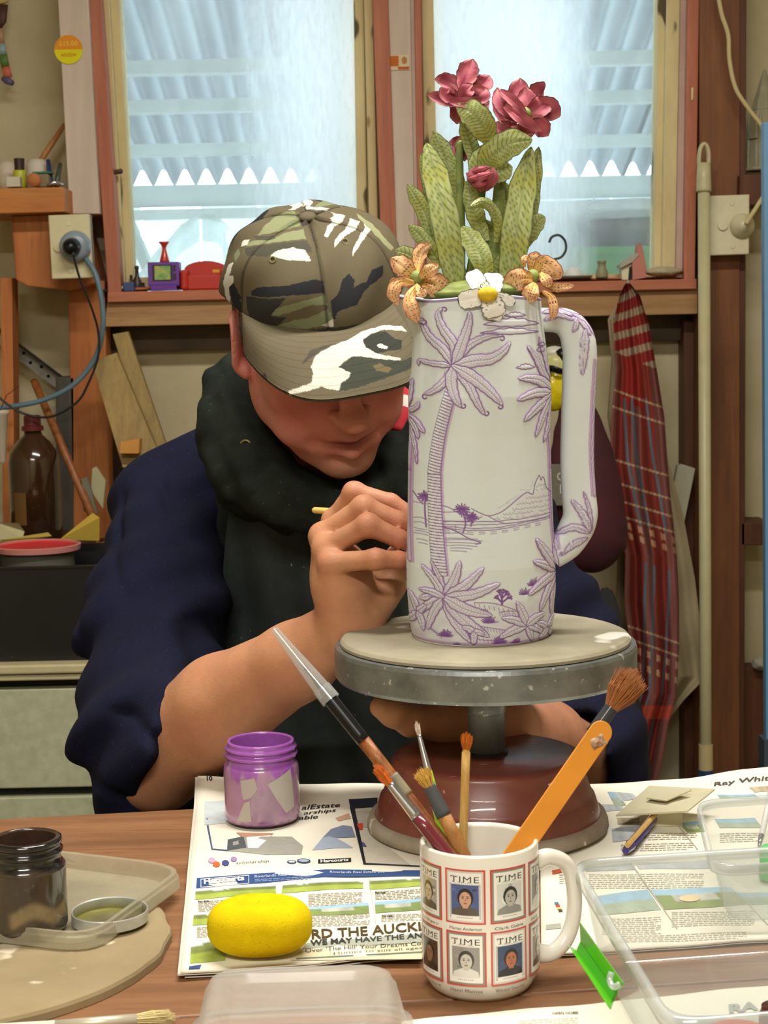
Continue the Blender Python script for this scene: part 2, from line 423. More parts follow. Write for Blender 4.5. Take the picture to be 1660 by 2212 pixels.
def dirty_glare_glass(name, x0, x1, amount, side):
    m = bpy.data.materials.new(name); m.use_nodes = True; nt = m.node_tree; nt.nodes.clear()
    out = N(nt, 'ShaderNodeOutputMaterial'); T = N(nt, 'ShaderNodeBsdfTransparent'); L = N(nt, 'ShaderNodeBsdfTranslucent')
    T.inputs[0].default_value = (.92, .97, .97, 1); L.inputs[0].default_value = (.96, .98, .98, 1)
    G = N(nt, 'ShaderNodeBsdfGlossy'); G.inputs[1].default_value = .35
    v = coords(nt, (3, 1, 1)); n = noise(nt, v, 3, 6, .65, .5); n2 = noise(nt, coords(nt, (9, 1, 2)), 14, 4)
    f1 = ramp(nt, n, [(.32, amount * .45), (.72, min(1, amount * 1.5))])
    f2 = ramp(nt, n2, [(.35, .9), (.7, 1.15)])
    if side:      # thicker haze at one end paints in the blown-out window glare
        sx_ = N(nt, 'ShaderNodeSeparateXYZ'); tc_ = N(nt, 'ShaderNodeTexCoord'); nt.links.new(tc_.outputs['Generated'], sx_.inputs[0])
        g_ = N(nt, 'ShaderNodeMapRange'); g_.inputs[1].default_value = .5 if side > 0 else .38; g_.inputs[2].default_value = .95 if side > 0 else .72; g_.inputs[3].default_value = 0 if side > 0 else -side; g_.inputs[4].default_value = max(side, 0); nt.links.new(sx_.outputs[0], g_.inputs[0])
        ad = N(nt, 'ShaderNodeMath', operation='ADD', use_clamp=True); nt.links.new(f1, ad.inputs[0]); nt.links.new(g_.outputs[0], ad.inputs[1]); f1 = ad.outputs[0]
    mu = N(nt, 'ShaderNodeMath', operation='MULTIPLY', use_clamp=True); nt.links.new(f1, mu.inputs[0]); nt.links.new(f2, mu.inputs[1])
    mx = N(nt, 'ShaderNodeMixShader'); nt.links.new(mu.outputs[0], mx.inputs[0]); nt.links.new(T.outputs[0], mx.inputs[1]); nt.links.new(L.outputs[0], mx.inputs[2])
    m3 = N(nt, 'ShaderNodeMixShader'); m3.inputs[0].default_value = .03; nt.links.new(mx.outputs[0], m3.inputs[1]); nt.links.new(G.outputs[0], m3.inputs[2])
    nt.links.new(m3.outputs[0], out.inputs[0]); return m
window(1, [(205, 226, 45, 3.08), (224, 250, 40, 3.10), (762, 784, 12, 3.10), (783, 802, 18, 3.08)], 244, 770, 20, 8, dirty_glare_glass('dusty_glare_glass', 0, 1, .13, 1.0))
window(2, [(908, 934, 14, 3.10), (1424, 1446, -12, 3.10), (1445, 1477, -14, 3.08)], 930, 1432, 8, -10, dirty_glare_glass('dusty_glare_glass_pale', 0, 1, .14, -1.0))
# ------------------------------------------------------------------ lean-to outside
m_pc = bpy.data.materials.new('weathered_clear_sheet'); m_pc.use_nodes = True
nt = m_pc.node_tree; nt.nodes.clear(); out = N(nt, 'ShaderNodeOutputMaterial')
L = N(nt, 'ShaderNodeBsdfTranslucent'); D = N(nt, 'ShaderNodeBsdfDiffuse'); D.inputs[0].default_value = (.25, .29, .31, 1)
c = mixc(nt, ramp(nt, noise(nt, coords(nt, (1, .2, 1)), 5, 5), [(.3, 0.), (.7, 1.)]), (.085, .10, .11), (.14, .16, .16)); nt.links.new(c, L.inputs[0])
mx = N(nt, 'ShaderNodeMixShader'); mx.inputs[0].default_value = .8; nt.links.new(D.outputs[0], mx.inputs[1]); nt.links.new(L.outputs[0], mx.inputs[2]); nt.links.new(mx.outputs[0], out.inputs[0])
def roofz(y): return 1.62 + (5.25 - y) * .29
t = thing('lean_to_roof', 'corrugated clear lean-to roof outside the window with pale purlins beneath', 'roof', (-.3, 4.3, 1.6))
k = 0
for sx in range(-3, 4):                                   # corrugated sheets side by side
    xs = np.linspace(sx * .5 - .262, sx * .5 + .262, 97); ys = np.linspace(3.32, 5.26, 9)
    G_ = np.zeros((len(xs), len(ys), 3))
    G_[..., 0] = xs[:, None]; G_[..., 1] = ys[None]; G_[..., 2] = roofz(ys)[None] + .024 * np.cos(xs * 2 * pi / .0645)[:, None] + (.006 if sx % 2 else 0)
    V, F = grid(G_); o = obj('roof_sheet', V, F, m_pc, t, smooth=True)
m_wt = plain('white_painted_batten', '#aeb8b5', .7)
for y_ in (4.38, 4.61, 4.90):
    z_ = roofz(y_) - .03; V, F = box(-2.2, 1.9, y_, y_ + .05, z_ - .038, z_ - .005); obj('purlin', V, F, m_wt, t)
V, F = box(-2.2, 1.9, 5.22, 5.27, 1.535, roofz(5.22) - .030); obj('wall_plate', *box(-2.2, 1.9, 5.19, 5.23, 1.495, 1.525), m_wt, t); obj('fascia_beam', V, F, m_wt, t)
V, F = prism([(-.80, 3.6, 2.05), (-.77, 3.6, 2.05), (-.60, 5.0, 1.2), (-.63, 5.0, 1.2)], (0, .05, .01)); obj('brace', V, F, m_wt, t)
for x_ in (-1.9, 1.02):
    V, F = box(x_, x_ + .07, 5.21, 5.28, 0, 1.52); obj('post', V, F, m_wt, t)
m_fence = mat('hazy_fence', '#bcc8c8', '#a4b2b4', 3, .9)
t = thing('garden_fence', 'pale grey-blue fence standing beyond the lean-to', 'fence', (0, 5.9, 0))
for i in range(22):
    V, F = box(-2.6 + i * .2, -2.41 + i * .2, 5.9 + .004 * (i % 2), 5.92 + .004 * (i % 2), 0, 1.575 + .01 * (i % 3)); obj('paling', V, F, m_fence, t)
tag(obj('outdoor_ground', *box(-3, 3, YW + .04, 6.4, -.06, -.01), mat('gravel', '#8e938c', '#6f746f', 9, .95)), 'grey gravel ground outside the shed', 'ground', kind='structure')
# sack and green tub outside the right window, plastic cover outside the left one
def blob_sheet(cx, cy, cz, rx, ry, rz, seed, amp=.04, nu=40, nv=24, flatb=None):
    V, F = ellipsoid((0, 0, 0), (1, 1, 1), nu=nu, nv=nv); r = np.random.default_rng(seed); d = np.zeros(len(V))
    for k in range(14):
        w_ = r.normal(size=3) * (2.2 + k * .5); d += amp / (1 + k * .25) * np.sin(V @ w_ + r.uniform(0, 6))
    V = V * (1 + d)[:, None] * (rx, ry, rz) + (cx, cy, cz)
    if flatb is not None: V[:, 2] = np.maximum(V[:, 2], flatb)
    return V, F
q = P(1350, 500, 3.62)
t = thing('sand_sack', 'grey-brown sack under a white plastic sheet outside the right window', 'sack', (q[0], 3.62, 1.32))
obj('sack', *blob_sheet(q[0], 3.62, q[2] - .004, .19, .12, .046, 3, .03), mat('sacking', '#4f453a', '#3c362f', 20, .9), t, smooth=True)
obj('cover', *blob_sheet(q[0] - .01, 3.62, q[2] + .040, .21, .13, .026, 5, .05), film('white_polythene', '#e8eeee', .75), t, smooth=True)
q = P(1270, 575, 3.6)
t = thing('planter_trough', 'bright green plastic trough outside the right window', 'trough', (q[0] + .05, 3.6, 1.06))
V, F = loft([np.array([(q[0] + .05 + x * s, 3.6 + y * s, z) for x, y in rounded_rect(.62, .26, .03)]) for s, z in ((.9, 1.06), (1, 1.300), (1.03, 1.300), (1.03, 1.315), (.97, 1.315), (.88, 1.09))], True, True)
obj('trough', V, F, plain('green_plastic', '#2c8a1c', .5), t)
t = tag(obj('outdoor_bench', *join(box(-1.1, 1.1, 3.4, 3.85, 1.02, 1.06), box(-1.05, -.99, 3.42, 3.8, 0, 1.02), box(.99, 1.05, 3.42, 3.8, 0, 1.02)), m_fence), 'grey weathered bench against the outside of the shed', 'bench')
q0 = P(255, 600, 3.45); 
pts = [(262, 640), (300, 590), (350, 530), (400, 480), (440, 462), (475, 470), (490, 520), (520, 640)]
Vb = np.array([P(x, y, 3.5) for x, y in pts]); Vb2 = np.array([P(x, y, 3.62) + (.02 * (i % 2), 0, -.01 * (i % 3)) for i, (x, y) in enumerate(pts)])
ridge = np.array([P(x, min(y + 60, 640), 3.42) for x, y in pts])
G_ = np.stack([spline(ridge, 40), spline(Vb, 40), spline(Vb2, 40)], 1); G_[:, :, 1] += .012 * np.sin(np.arange(40) * 1.1)[:, None]; G_[..., 2] = np.maximum(G_[..., 2], 1.061)
tag(obj('plastic_dust_cover', *grid(G_), film('clear_polythene', '#dde6e2', .6), smooth=True), 'crumpled clear plastic cover draped on the bench outside the left window', 'cover')
# ------------------------------------------------------------------ table
TZ = .75
m_tab = wood('table_top_veneer', '#9f7350', '#7d573a', 'x', 10, .45, bumps=.0002, spec=.4, stretch=10)
eL, eR = PZ(-200, 1779, TZ), PZ(1300, 1701, TZ)
ed = (eR - eL) / np.linalg.norm(eR - eL); en = np.array([-ed[1], ed[0], 0]); en = en if en[1] < 0 else -en
def tab(u, v, z=0): return eL + ed * (u - .25) + en * v + (0, 0, z)
t = thing('work_table', 'brown wood-veneer work table covered with newspapers and pots', 'table', tuple(tab(.75, .4)[:2]) + (0,))
jn = .0
j0, j1 = PZ(300, 2208, TZ), PZ(905, 2163, TZ)
vj = (j1 - eL) @ en
for n_, a, b in (('top_board', 0, vj - .0012), ('top_board', vj + .0012, .95)):
    V, F = prism([tab(0, a), tab(1.75, a), tab(1.75, b), tab(0, b)], (0, 0, -.028)); obj(n_, V, F, m_tab, t, bevel=.0015)
V, F = prism([tab(.01, vj - .003, -.004), tab(1.74, vj - .003, -.004), tab(1.74, vj + .003, -.004), tab(.01, vj + .003, -.004)], (0, 0, -.02)); obj('joint_strip', V, F, plain('joint_dark', '#2c1c12'), t)
for u in (.06, 1.68):
    for v in (.06, .88):
        V, F = prism([tab(u, v, -.028), tab(u + .06, v, -.028), tab(u + .06, v + .06, -.028), tab(u, v + .06, -.028)], (0, 0, -(TZ - .028))); obj('leg', V, F, m_tab, t)
V, F = prism([tab(.06, .06, -.028), tab(1.74, .06, -.028), tab(1.74, .08, -.028), tab(.06, .08, -.028)], (0, 0, -.08)); obj('apron_rail', V, F, m_tab, t)
# ------------------------------------------------------------------ newspapers
m_paper = vcol('newsprint', .85, spec=.2, var=.12, vscale=25)
m_ink = vcol('newspaper_print', .8, spec=.2, var=.25, vscale=120)
def wave(x, y, k): return .0005 * np.sin(x * 38 + k) * np.sin(y * 23 + 2 * k) + .0003 * np.sin(x * 90 + y * 60 + k)
def sheet(name, quad, z, thick, label, k, ink, layers=4, curl=None):
    """quad: near-left, near-right, far-right, far-left in picture points laid on the table plane"""
    c = [PZ(x, y, z) for x, y in quad]; nu, nv = 40, 60
    def surf(x, y, lift=0):
        r_ = wave(x, y, k) + lift
        if curl: r_ = r_ + curl(x, y)
        return r_
    u = np.linspace(0, 1, nu)[:, None, None]; v = np.linspace(0, 1, nv)[None, :, None]
    Q = (c[0] * (1 - u) + c[1] * u) * (1 - v) + (c[3] * (1 - u) + c[2] * u) * v
    Q[..., 2] = z + surf(Q[..., 0], Q[..., 1])
    t = thing(name, label, 'newspaper', (float(Q[..., 0].mean()), float(Q[..., 1].mean()), z - thick))
    for L in range(layers):
        q = Q.copy(); q[..., 2] -= L * thick / layers
        r = np.random.default_rng(k * 10 + L); q[..., :2] += r.uniform(-.003, .003, 2) if L else 0
        top, F = grid(q); bot = top.copy(); bot[:, 2] -= thick / layers * .55; n = len(top)
        I = np.arange(nu * nv).reshape(nu, nv); rim = np.concatenate([I[:, 0], I[-1, 1:], I[-2::-1, -1], I[0, -2:0:-1]]); rn = np.roll(rim, -1)
        FF = np.vstack([F, F[:, ::-1] + n, np.stack([rim, rn, rn + n, rim + n], 1)])
        o = obj('page', np.vstack([top, bot]), FF, m_paper, t, col=np.tile(lin('#eae5d3') * (1 - .03 * L), (2 * n, 1)))
    if ink is not None:
        def fn(V):
            out = np.array([PZ(a, b, z) for a, b in V[:, :2]]); out[:, 2] = z + surf(out[:, 0], out[:, 1]) + .00035 + V[:, 2] * .0002
            return out
        tag(ink.build('print', fn, m_ink, t), kind='stuff')
    return t
def pic(ink, q, kind, nx=18, ny=8, lift=0):
    """small landscape or house photograph inside picture-point quad q (tl,tr,br,bl)"""
    q = np.array(q, float); r = np.random.default_rng(int(q.sum())); ph = r.uniform(0, 6, 6); b = ink.n
    for j in range(ny + 1):
        for i in range(nx + 1):
            u, v = i / nx, j / ny; p = (q[0] * (1 - u) + q[1] * u) * (1 - v) + (q[3] * (1 - u) + q[2] * u) * v
            ink.V.append((p[0], p[1], lift)); g = .5 + .3 * sin(u * 11 + ph[0]) * sin(u * 5 + ph[1]) + r.uniform(-.12, .12)
            if kind == 'field': c = (lin('#c9d6d8') if v < .22 * g + .08 else lin('#7f8a4c') * (.7 + .6 * g) if v < .55 else lin('#a3b451') * (.8 + .4 * g))
            elif kind == 'house': c = (lin('#9cc3d8') if v < .3 else (lin('#c8c8bc') * (.6 + .6 * g) if .2 < u < .75 and v < .65 else lin('#86985a') * (.7 + .5 * g)))
            elif kind == 'sea': c = (lin('#93b7cc') * (.85 + .3 * g) if v < .45 else lin('#9fae9a') * (.8 + .4 * g))
            elif kind == 'grey': c = lin('#b9bfc2') * (.75 + .4 * g)
            else: c = lin('#b7a98c') * (.6 + .7 * g)
            ink.C.append(np.array(c))
    for j in range(ny):
        for i in range(nx):
            k = b + j * (nx + 1) + i; ink.F.append((k, k + 1, k + nx + 2, k + nx + 1))
    ink.n = len(ink.V)
def lines(ink, x0, y0, x1, n, dy, c='#8f8b7d', slope=0.0, seed=1, th=1.3):
    r = np.random.default_rng(seed)
    for i in range(n):
        x = x0; y = y0 + i * dy; end = x1 - (r.uniform(0, (x1 - x0) * .3) if i % 4 == 3 else 0)
        while x < end:
            w_ = r.uniform(5, 16); xe = min(x + w_, end); ya, yb = y + (x - x0) * slope, y + (xe - x0) * slope
            ink.poly([(x, ya), (xe, yb), (xe, yb + th), (x, ya + th)], c, 1); x = xe + 2.2
s2 = .3253
def q2(*p): return [(380 + a * s2, 1540 + b * s2) for a, b in p]
def t2(ink, s, x0, y0, x1, y1, h, c, **k):
    """lettering whose baseline runs (x0,y0)-(x1,y1), height h, all in crop units"""
    (a, b), (d, e) = q2((x0, y0), (x1, y1)); L = math.hypot(d - a, e - b)
    ink.text(s, a, b, L, -h * s2, c, 2, a=atan2(e - b, d - a), **k)
I = Ink()
t2(I, '10', 207, 507, 245, 506, 20, '#3a3a38', bold=.03)
I.poly(q2((200, 625), (215, 625), (215, 715), (203, 715)), '#7e8fa6', 1); I.poly(q2((205, 755), (218, 753), (246, 905), (236, 908)), '#4a5d80', 1)
I.poly(q2((190, 590), (330, 585), (330, 735), (190, 750)), '#ccd6d8', 0)
I.poly(q2((340, 920), (345, 850), (450, 825), (770, 820), (845, 880), (835, 935), (600, 945)), '#a3a198', 0); I.poly(q2((340, 920), (345, 850), (450, 825), (470, 900)), '#565c60', 1)
I.poly(q2((470, 830), (640, 812), (545, 905), (480, 905)), '#e4ebee', 1); I.poly(q2((400, 800), (650, 800), (600, 830), (440, 830)), '#b98d72', 1)
I.poly(q2((235, 905), (350, 915), (345, 922), (238, 912)), '#56657e', 1)
t2(I, 'alEstate', 835, 648, 1092, 632, 27, '#2a2a2a', shear=.25, bold=.01); t2(I, 'arships', 850, 684, 1066, 668, 26, '#2a2a2a', shear=.25, bold=.01); t2(I, 'able', 818, 714, 945, 702, 24, '#2a2a2a', shear=.25, bold=.01)
I.poly(q2((905, 910), (975, 830), (1030, 815), (1120, 860), (1180, 900), (1060, 900)), '#a8b4c6', 0); I.poly(q2((970, 835), (1030, 770), (1110, 745), (1170, 755), (1195, 825)), '#7f8ba2', 0); I.poly(q2((1060, 700), (1150, 670), (1165, 705), (1080, 720)), '#c8a184', 0)
I.poly(q2((1185, 640), (1320, 610), (1420, 900), (1560, 1010), (1262, 1005)), '#cfc8b6', 0); I.poly(q2((1190, 660), (1300, 650), (1290, 760), (1215, 770)), '#b3ab9b', 1)
I.poly(q2((1148, 578), (1340, 566), (1340, 625), (1188, 640), (1160, 640)), '#2b2f3a', 2); I.poly(q2((1155, 630), (1188, 630), (1264, 1008), (1246, 1010)), '#25262c', 2)
I.poly(q2((1246, 1003), (1640, 1018), (1640, 1024), (1246, 1012)), '#2e3038', 2); I.poly(q2((1205, 742), (1243, 740), (1243, 782), (1210, 784)), '#cf4a30', 3); I.poly(q2((1225, 860), (1250, 865), (1270, 895), (1235, 895)), '#4b5b8a', 3)
for (x, y, r_, c) in ((240, 985, 26, '#c7a2c4'), (270, 1010, 26, '#d8683a'), (330, 1000, 26, '#4b4f86'), (385, 975, 22, '#a48ab8')):
    (a, b), = q2((x, y)); I.ell(a, b, r_ * s2, r_ * s2 * .75, c, 2, 7)
t2(I, 'scholarship', 400, 1012, 620, 1002, 22, '#6a675e', shear=.2)
(a, b), = q2((770, 993)); I.ell(a, b, 32 * s2, 13 * s2, '#47506a', 1); I.ell(a, b, 22 * s2, 8 * s2, '#c4cbd4', 2)
(a, b), = q2((850, 985)); I.ell(a, b, 46 * s2, 17 * s2, '#47506a', 2); I.ell(a, b, 34 * s2, 11 * s2, '#a6b2c4', 3)
I.poly(q2((945, 972), (1165, 968), (1165, 992), (945, 1000)), '#23262e', 1); t2(I, 'Harcourts', 962, 996, 1148, 989, 20, '#eceae2', bold=.03)
I.poly(q2((140, 1098), (480, 1070), (1000, 1040), (1640, 1045), (1640, 1086), (980, 1096), (600, 1130), (135, 1162)), '#3a5486', 0)
L_ = q2((165, 1108), (483, 1080), (483, 1136), (165, 1158))
for k_ in range(4):
    a, b = np.array(L_[k_]), np.array(L_[(k_ + 1) % 4]); n_ = np.array([0, 1.3]) if k_ % 2 == 0 else np.array([1.3, 0]); I.poly([a, b, b + n_, a + n_], '#e8eaf0', 2)
t2(I, 'Harcourts', 188, 1142, 456, 1118, 36, '#f0f2f6', bold=.04); t2(I, 'Riverlands Real Estate Ltd', 525, 1098, 890, 1082, 17, '#ccd6e6'); t2(I, 'Riverlands Real Estate Ltd', 1025, 1068, 1385, 1068, 15, '#ccd6e6')
lines(I, *q2((525, 1107))[0], q2((900, 0))[0][0], 2, 3.5, '#8fa2c4', -.03)
pic(I, q2((130, 1172), (665, 1142), (665, 1200), (130, 1236)), 'field', 30, 9); pic(I, q2((712, 1138), (1245, 1108), (1245, 1166), (702, 1202)), 'field', 30, 9)
pic(I, q2((1282, 1104), (1640, 1094), (1640, 1150), (1287, 1172)), 'field', 22, 9); pic(I, q2((885, 1295), (1280, 1264), (1285, 1336), (885, 1350)), 'house', 26, 9)
pic(I, q2((1322, 1256), (1640, 1226), (1640, 1304), (1327, 1334)), 'house', 22, 9); pic(I, q2((120, 1330), (330, 1316), (330, 1400), (112, 1416)), 'field', 16, 9)
pic(I, q2((102, 1530), (330, 1490), (330, 1645), (95, 1668)), 'field', 16, 12); I.poly(q2((90, 1690), (170, 1676), (160, 1704), (86, 1710)), '#3d5382', 1)
for (x0, y0, x1, n_, sd) in ((150, 1250, 330, 7, 3), (880, 1212, 1240, 8, 4), (1325, 1185, 1640, 6, 5), (890, 1358, 1290, 7, 6), (1365, 1345, 1640, 5, 7), (140, 1430, 300, 7, 8)):
    (a, b), (c_, d) = q2((x0, y0), (x1, y0)); lines(I, a, b, c_, n_, 3.4, '#a6a396', -.05, sd)
for x0, y0 in ((1325, 1190), (1370, 1352), (150, 1245)): t2(I, 'For Sale', x0, y0 + 12, x0 + 70, y0 + 8, 13, '#3a3a36', bold=.03)
I.poly(q2((1280, 1095), (1284, 1095), (1330, 1400), (1326, 1400)), '#b9b6a8', 1)
t2(I, 'RD THE AUCKLAND', 905, 1508, 1900, 1435, 62, '#574527', bold=.02)
I.poly(q2((860, 1530), (1640, 1470), (1640, 1530), (840, 1565)), '#a9ac9c', 0); t2(I, 'WE MAY HAVE THE ANSWER', 895, 1550, 1830, 1492, 36, '#3b3f3a', bold=.03)
I.poly(q2((830, 1575), (1640, 1535), (1640, 1640), (760, 1640)), '#d9cfae', 0); t2(I, "Over 'The Hill' Your Dreams Could", 860, 1592, 1700, 1548, 26, '#4a4634')
t2(I, 'Homes to suit all ages', 1050, 1614, 1640, 1580, 20, '#6b6046'); I.poly(q2((800, 1625), (1640, 1590), (1640, 1600), (800, 1635)), '#6f7a6a', 1)
sheet('folded_newspaper', [(391, 2103), (1150, 2038), (1140, 1686), (428, 1698)], TZ + .0055, .005, 'thick folded property newspaper under the purple jar and yellow sponge', 1, I, 4,
      lambda x, y: .012 * sm((y - 1.46) / .09) * sm((-.08 - x) / .09))
s4 = .2892
def q4(*p): return [(1180 + a * s4, 1640 + b * s4) for a, b in p]
J = Ink()
def t4(s, x0, y0, x1, y1, h, c, **k):
    (a, b), (d, e) = q4((x0, y0), (x1, y1)); J.text(s, a, b, math.hypot(d - a, e - b), -h * s4, c, 2, a=atan2(e - b, d - a), **k)
t4('Ray White', 1255, 212, 1720, 168, 34, '#55524a', bold=.02, shear=.12)
pic(J, q4((460, 248), (520, 250), (600, 345), (520, 355)), 'sea'); pic(J, q4((500, 250), (640, 256), (700, 300), (560, 320)), 'grey'); pic(J, q4((420, 335), (560, 340), (590, 380), (440, 390)), 'grey')
pic(J, q4((985, 482), (1160, 470), (1190, 545), (1060, 550)), 'house'); pic(J, q4((490, 520), (700, 500), (760, 590), (500, 620)), 'grey'); pic(J, q4((530, 440), (700, 440), (700, 480), (540, 490)), 'brown')
pic(J, q4((1280, 268), (1560, 262), (1600, 292), (1300, 296)), 'sea'); pic(J, q4((1520, 215), (1700, 205), (1720, 240), (1560, 250)), 'brown')
pic(J, q4((1260, 450), (1560, 436), (1620, 510), (1300, 520)), 'sea', 20, 8); pic(J, q4((290, 815), (640, 780), (670, 830), (300, 845)), 'grey'); pic(J, q4((660, 780), (1220, 755), (1240, 812), (700, 826)), 'grey', 24, 6)
pic(J, q4((360, 1030), (760, 975), (860, 1130), (375, 1165)), 'sea', 26, 12); pic(J, q4((780, 975), (1380, 955), (1520, 1090), (880, 1130)), 'house', 36, 12); pic(J, q4((1400, 1000), (1750, 990), (1800, 1080), (1520, 1095)), 'sea')
(a, b), = q4((1075, 1045)); J.ell(a, b, 80 * s4, 25 * s4, '#e3c9a0', 3)
for x0, y0, x1, n_, sd in ((560, 640, 1100, 4, 11), (760, 560, 1130, 4, 12), (320, 870, 1180, 8, 13), (1300, 560, 1600, 5, 16), (940, 1150, 1560, 8, 14), (420, 1190, 860, 9, 15), (560, 1320, 1500, 4, 17), (100, 870, 170, 5, 18)):
    (a, b), (c_, d) = q4((x0, y0), (x1, y0)); lines(J, a, b, c_, n_, 4.2, '#bcb8a8', -.02, sd)
J.poly(q4((0, 1238), (110, 1228), (115, 1262), (0, 1275)), '#b3b3a6', 0); J.poly(q4((45, 838), (130, 826), (130, 855), (50, 866)), '#c9603c', 1)
for k_, c in enumerate(('#4a86a8', '#c8584a', '#e0c078', '#5a503c')): J.poly(q4((62 + k_ * 10, 1075 + k_ * 19), (92 + k_ * 10, 1072 + k_ * 19), (96 + k_ * 10, 1088 + k_ * 19), (66 + k_ * 10, 1091 + k_ * 19)), c, 1)
J.poly(q4((632, 785), (642, 785), (985, 1268), (978, 1272)), '#b2afa2', 1); J.poly(q4((960, 470), (968, 470), (1140, 680), (1130, 680)), '#b2afa2', 1); J.poly(q4((1500, 1080), (1506, 1078), (1660, 1240), (1654, 1244)), '#b2afa2', 1)
sheet('spread_newspaper', [(1170, 2062), (1790, 2022), (1760, 1662), (1166, 1702)], TZ + .0035, .003, 'open property newspaper with house photographs beneath the clear boxes', 2, J, 2,
      lambda x, y: .008 * sm((y - 1.50) / .06) * sm((x - .27) / .06))
K = Ink()
def t4k(s, x0, y0, x1, y1, h, c, **k):
    (a, b), (d, e) = q4((x0, y0), (x1, y1)); K.text(s, a, b, math.hypot(d - a, e - b), -h * s4, c, 2, a=atan2(e - b, d - a), **k)
t4k('OPEN HOME', 48, 1915, 242, 1903, 18, '#5a564a', bold=.02); t4k('RA', 1370, 1905, 1590, 1885, 62, '#a7aaa4', bold=.05)
lines(K, *q4((-200, 1960))[0], q4((240, 0))[0][0], 3, 5, '#bcb8a8', -.06, 31)
pic(K, q4((960, 1925), (1330, 1915), (1360, 1970), (980, 1985)), 'grey')
sheet('front_newspaper', [(820, 2420), (1780, 2350), (1740, 2122), (868, 2206)], TZ + .0028, .0025, 'plain newspaper page at the front table edge, in front of the mug', 3, K, 1)
# ------------------------------------------------------------------ banding wheel
zb_ = TZ + .0066
YWH = PZ(1048, 1862, zb_)[1] + .100; KW = YWH / 1.428; XW = P(1048, 1380, YWH)[0]
zt_ = P(1048, 1374, YWH)[2]; zbt = P(1045, 1626, YWH)[2]
m_galv = mat('cast_metal', '#8f9492', '#6f7472', 30, .42, .75, specks=('#c9cdca', 160, .68), bumps=.0003)
t = thing('banding_wheel', 'grey metal banding wheel on a red-brown turned wooden base', 'banding wheel', (XW, YWH, zb_))
c0 = (XW, YWH, 0)
def wl(prof, seg): return lathe([(r * KW, z) for r, z in prof], c0, seg)
obj('wheel_head', *wl([(.0, zt_ - .004), (.120, zt_ - .004), (.1265, zt_ - .005), (.1275, zt_ - .008), (.1275, zt_ - .028), (.1255, zt_ - .031), (.119, zt_ - .031), (.119, zt_ - .012), (.0, zt_ - .012)], 128), m_galv, t, smooth=False)
obj('bearing_collar', *wl([(.0, zt_ - .012), (.022, zt_ - .012), (.022, zt_ - .040), (.0165, zt_ - .042), (.0165, zt_ - .062), (.0158, zt_ - .064)], 48), m_galv, t, smooth=True)
obj('shaft', *wl([(.0158, zt_ - .05), (.0158, zbt - .0005), (.0, zbt - .0005)], 48), mat('worn_steel', '#8c9396', '#666d70', 25, .45, .35, stretch=(1, 1, .3)), t, smooth=True)
obj('shaft_seal', *wl([(.0, zbt + .0022), (.0185, zbt + .0022), (.0185, zbt), (0, zbt)], 40), plain('rubber', '#1c1c1c'), t)
h_ = zbt - zb_
m_base = mat('varnished_red_wood', '#7c3f30', '#5b2c22', 6, .38, stretch=(.6, 3, 3), specks=('#b79a90', 60, .72), coat=.15, bumps=.0002)
obj('base', *wl([(0, zbt), (.074, zbt), (.0795, zbt - .0015), (.0812, zbt - .005), (.0835, zbt - .018), (.0848, zbt - .0195), (.0885, zbt - .030), (.0905, zbt - .034), (.0915, zbt - .0345), (.0955, zbt - h_ + .014), (.0965, zb_ + .0115), (.0965, zb_ + .010)], 128), m_base, t, smooth=True)
obj('foot_ring', *wl([(.0955, zb_ + .0115), (.1005, zb_ + .0105), (.1025, zb_ + .006), (.103, zb_ + .001), (.1015, zb_ + .0003), (0, zb_ + .0003)], 128), mat('dusty_varnish', '#a49a88', '#7b6a58', 16, .6, specks=('#d3cabb', 50, .66)), t, smooth=True)
m_bat = mat('clay_stained_board', '#a39c86', '#7f7860', 7, .7, specks=('#d2cfc4', 14, .66), bumps=.0003, stretch=(1, 1, 1))
bt = tag(obj('throwing_bat', *wl([(0, zt_ + .0018), (.118, zt_ + .0018), (.1205, zt_ + .0008), (.1225, zt_ - .0014), (.1225, zt_ - .0036), (0, zt_ - .0036)], 128), m_bat, smooth=False), 'round clay-stained wooden bat lying on the banding wheel under the pitcher', 'bat')
# ------------------------------------------------------------------ jars
m_glass = film('thin_glass', '#e6ece6', .10, .05, .5, .03, 30, .5)
def jar(name, label, cx, yb, Y, rb, rn, ztop, z0, gm, inner=None, ring=True):
    cx = P(cx, yb, Y)[0]; H = ztop - z0; t = thing(name, label, 'jar', (cx, Y, z0)); c = (cx, Y, z0)
    pr = [(0, .0006), (rb - .006, .0003), (rb - .0015, .002), (rb, .006), (rb, H * .62), (rb - .0012, H * .70), (rn - .0005, H * .765), (rn - .0012, H * .80), (rn + .0022, H * .815), (rn + .0022, H * .845), (rn - .0005, H * .86), (rn - .0005, H * .885), (rn + .0017, H * .90), (rn + .0017, H * .925), (rn - .0005, H * .94), (rn - .0003, H * .99), (rn - .001, H), (rn - .003, H), (rn - .003, H * .79), (rb - .0032, H * .69), (rb - .0025, H * .6), (rb - .0025, .006), (rb - .006, .004), (0, .0035)]
    obj('glass_body', *lathe(pr, c, 64), gm, t, smooth=True)
    return t, c, H
YJ = PZ(566, 1793, TZ + .0066)[1] + .0315; zr = P(566, 1597, YJ)[2]
m_vg = vcol('painted_glass', .18, spec=.6, coat=.5, var=.35, vscale=45)
cx = P(566, 1700, YJ)[0]; z0 = TZ + .0066; H = zr - z0; rb, rn = 83.5 * YJ / FPX, 75 * YJ / FPX
t = thing('glaze_jar', 'small glass jar smeared with purple glaze and torn label, left of the wheel', 'jar', (cx, YJ, z0))
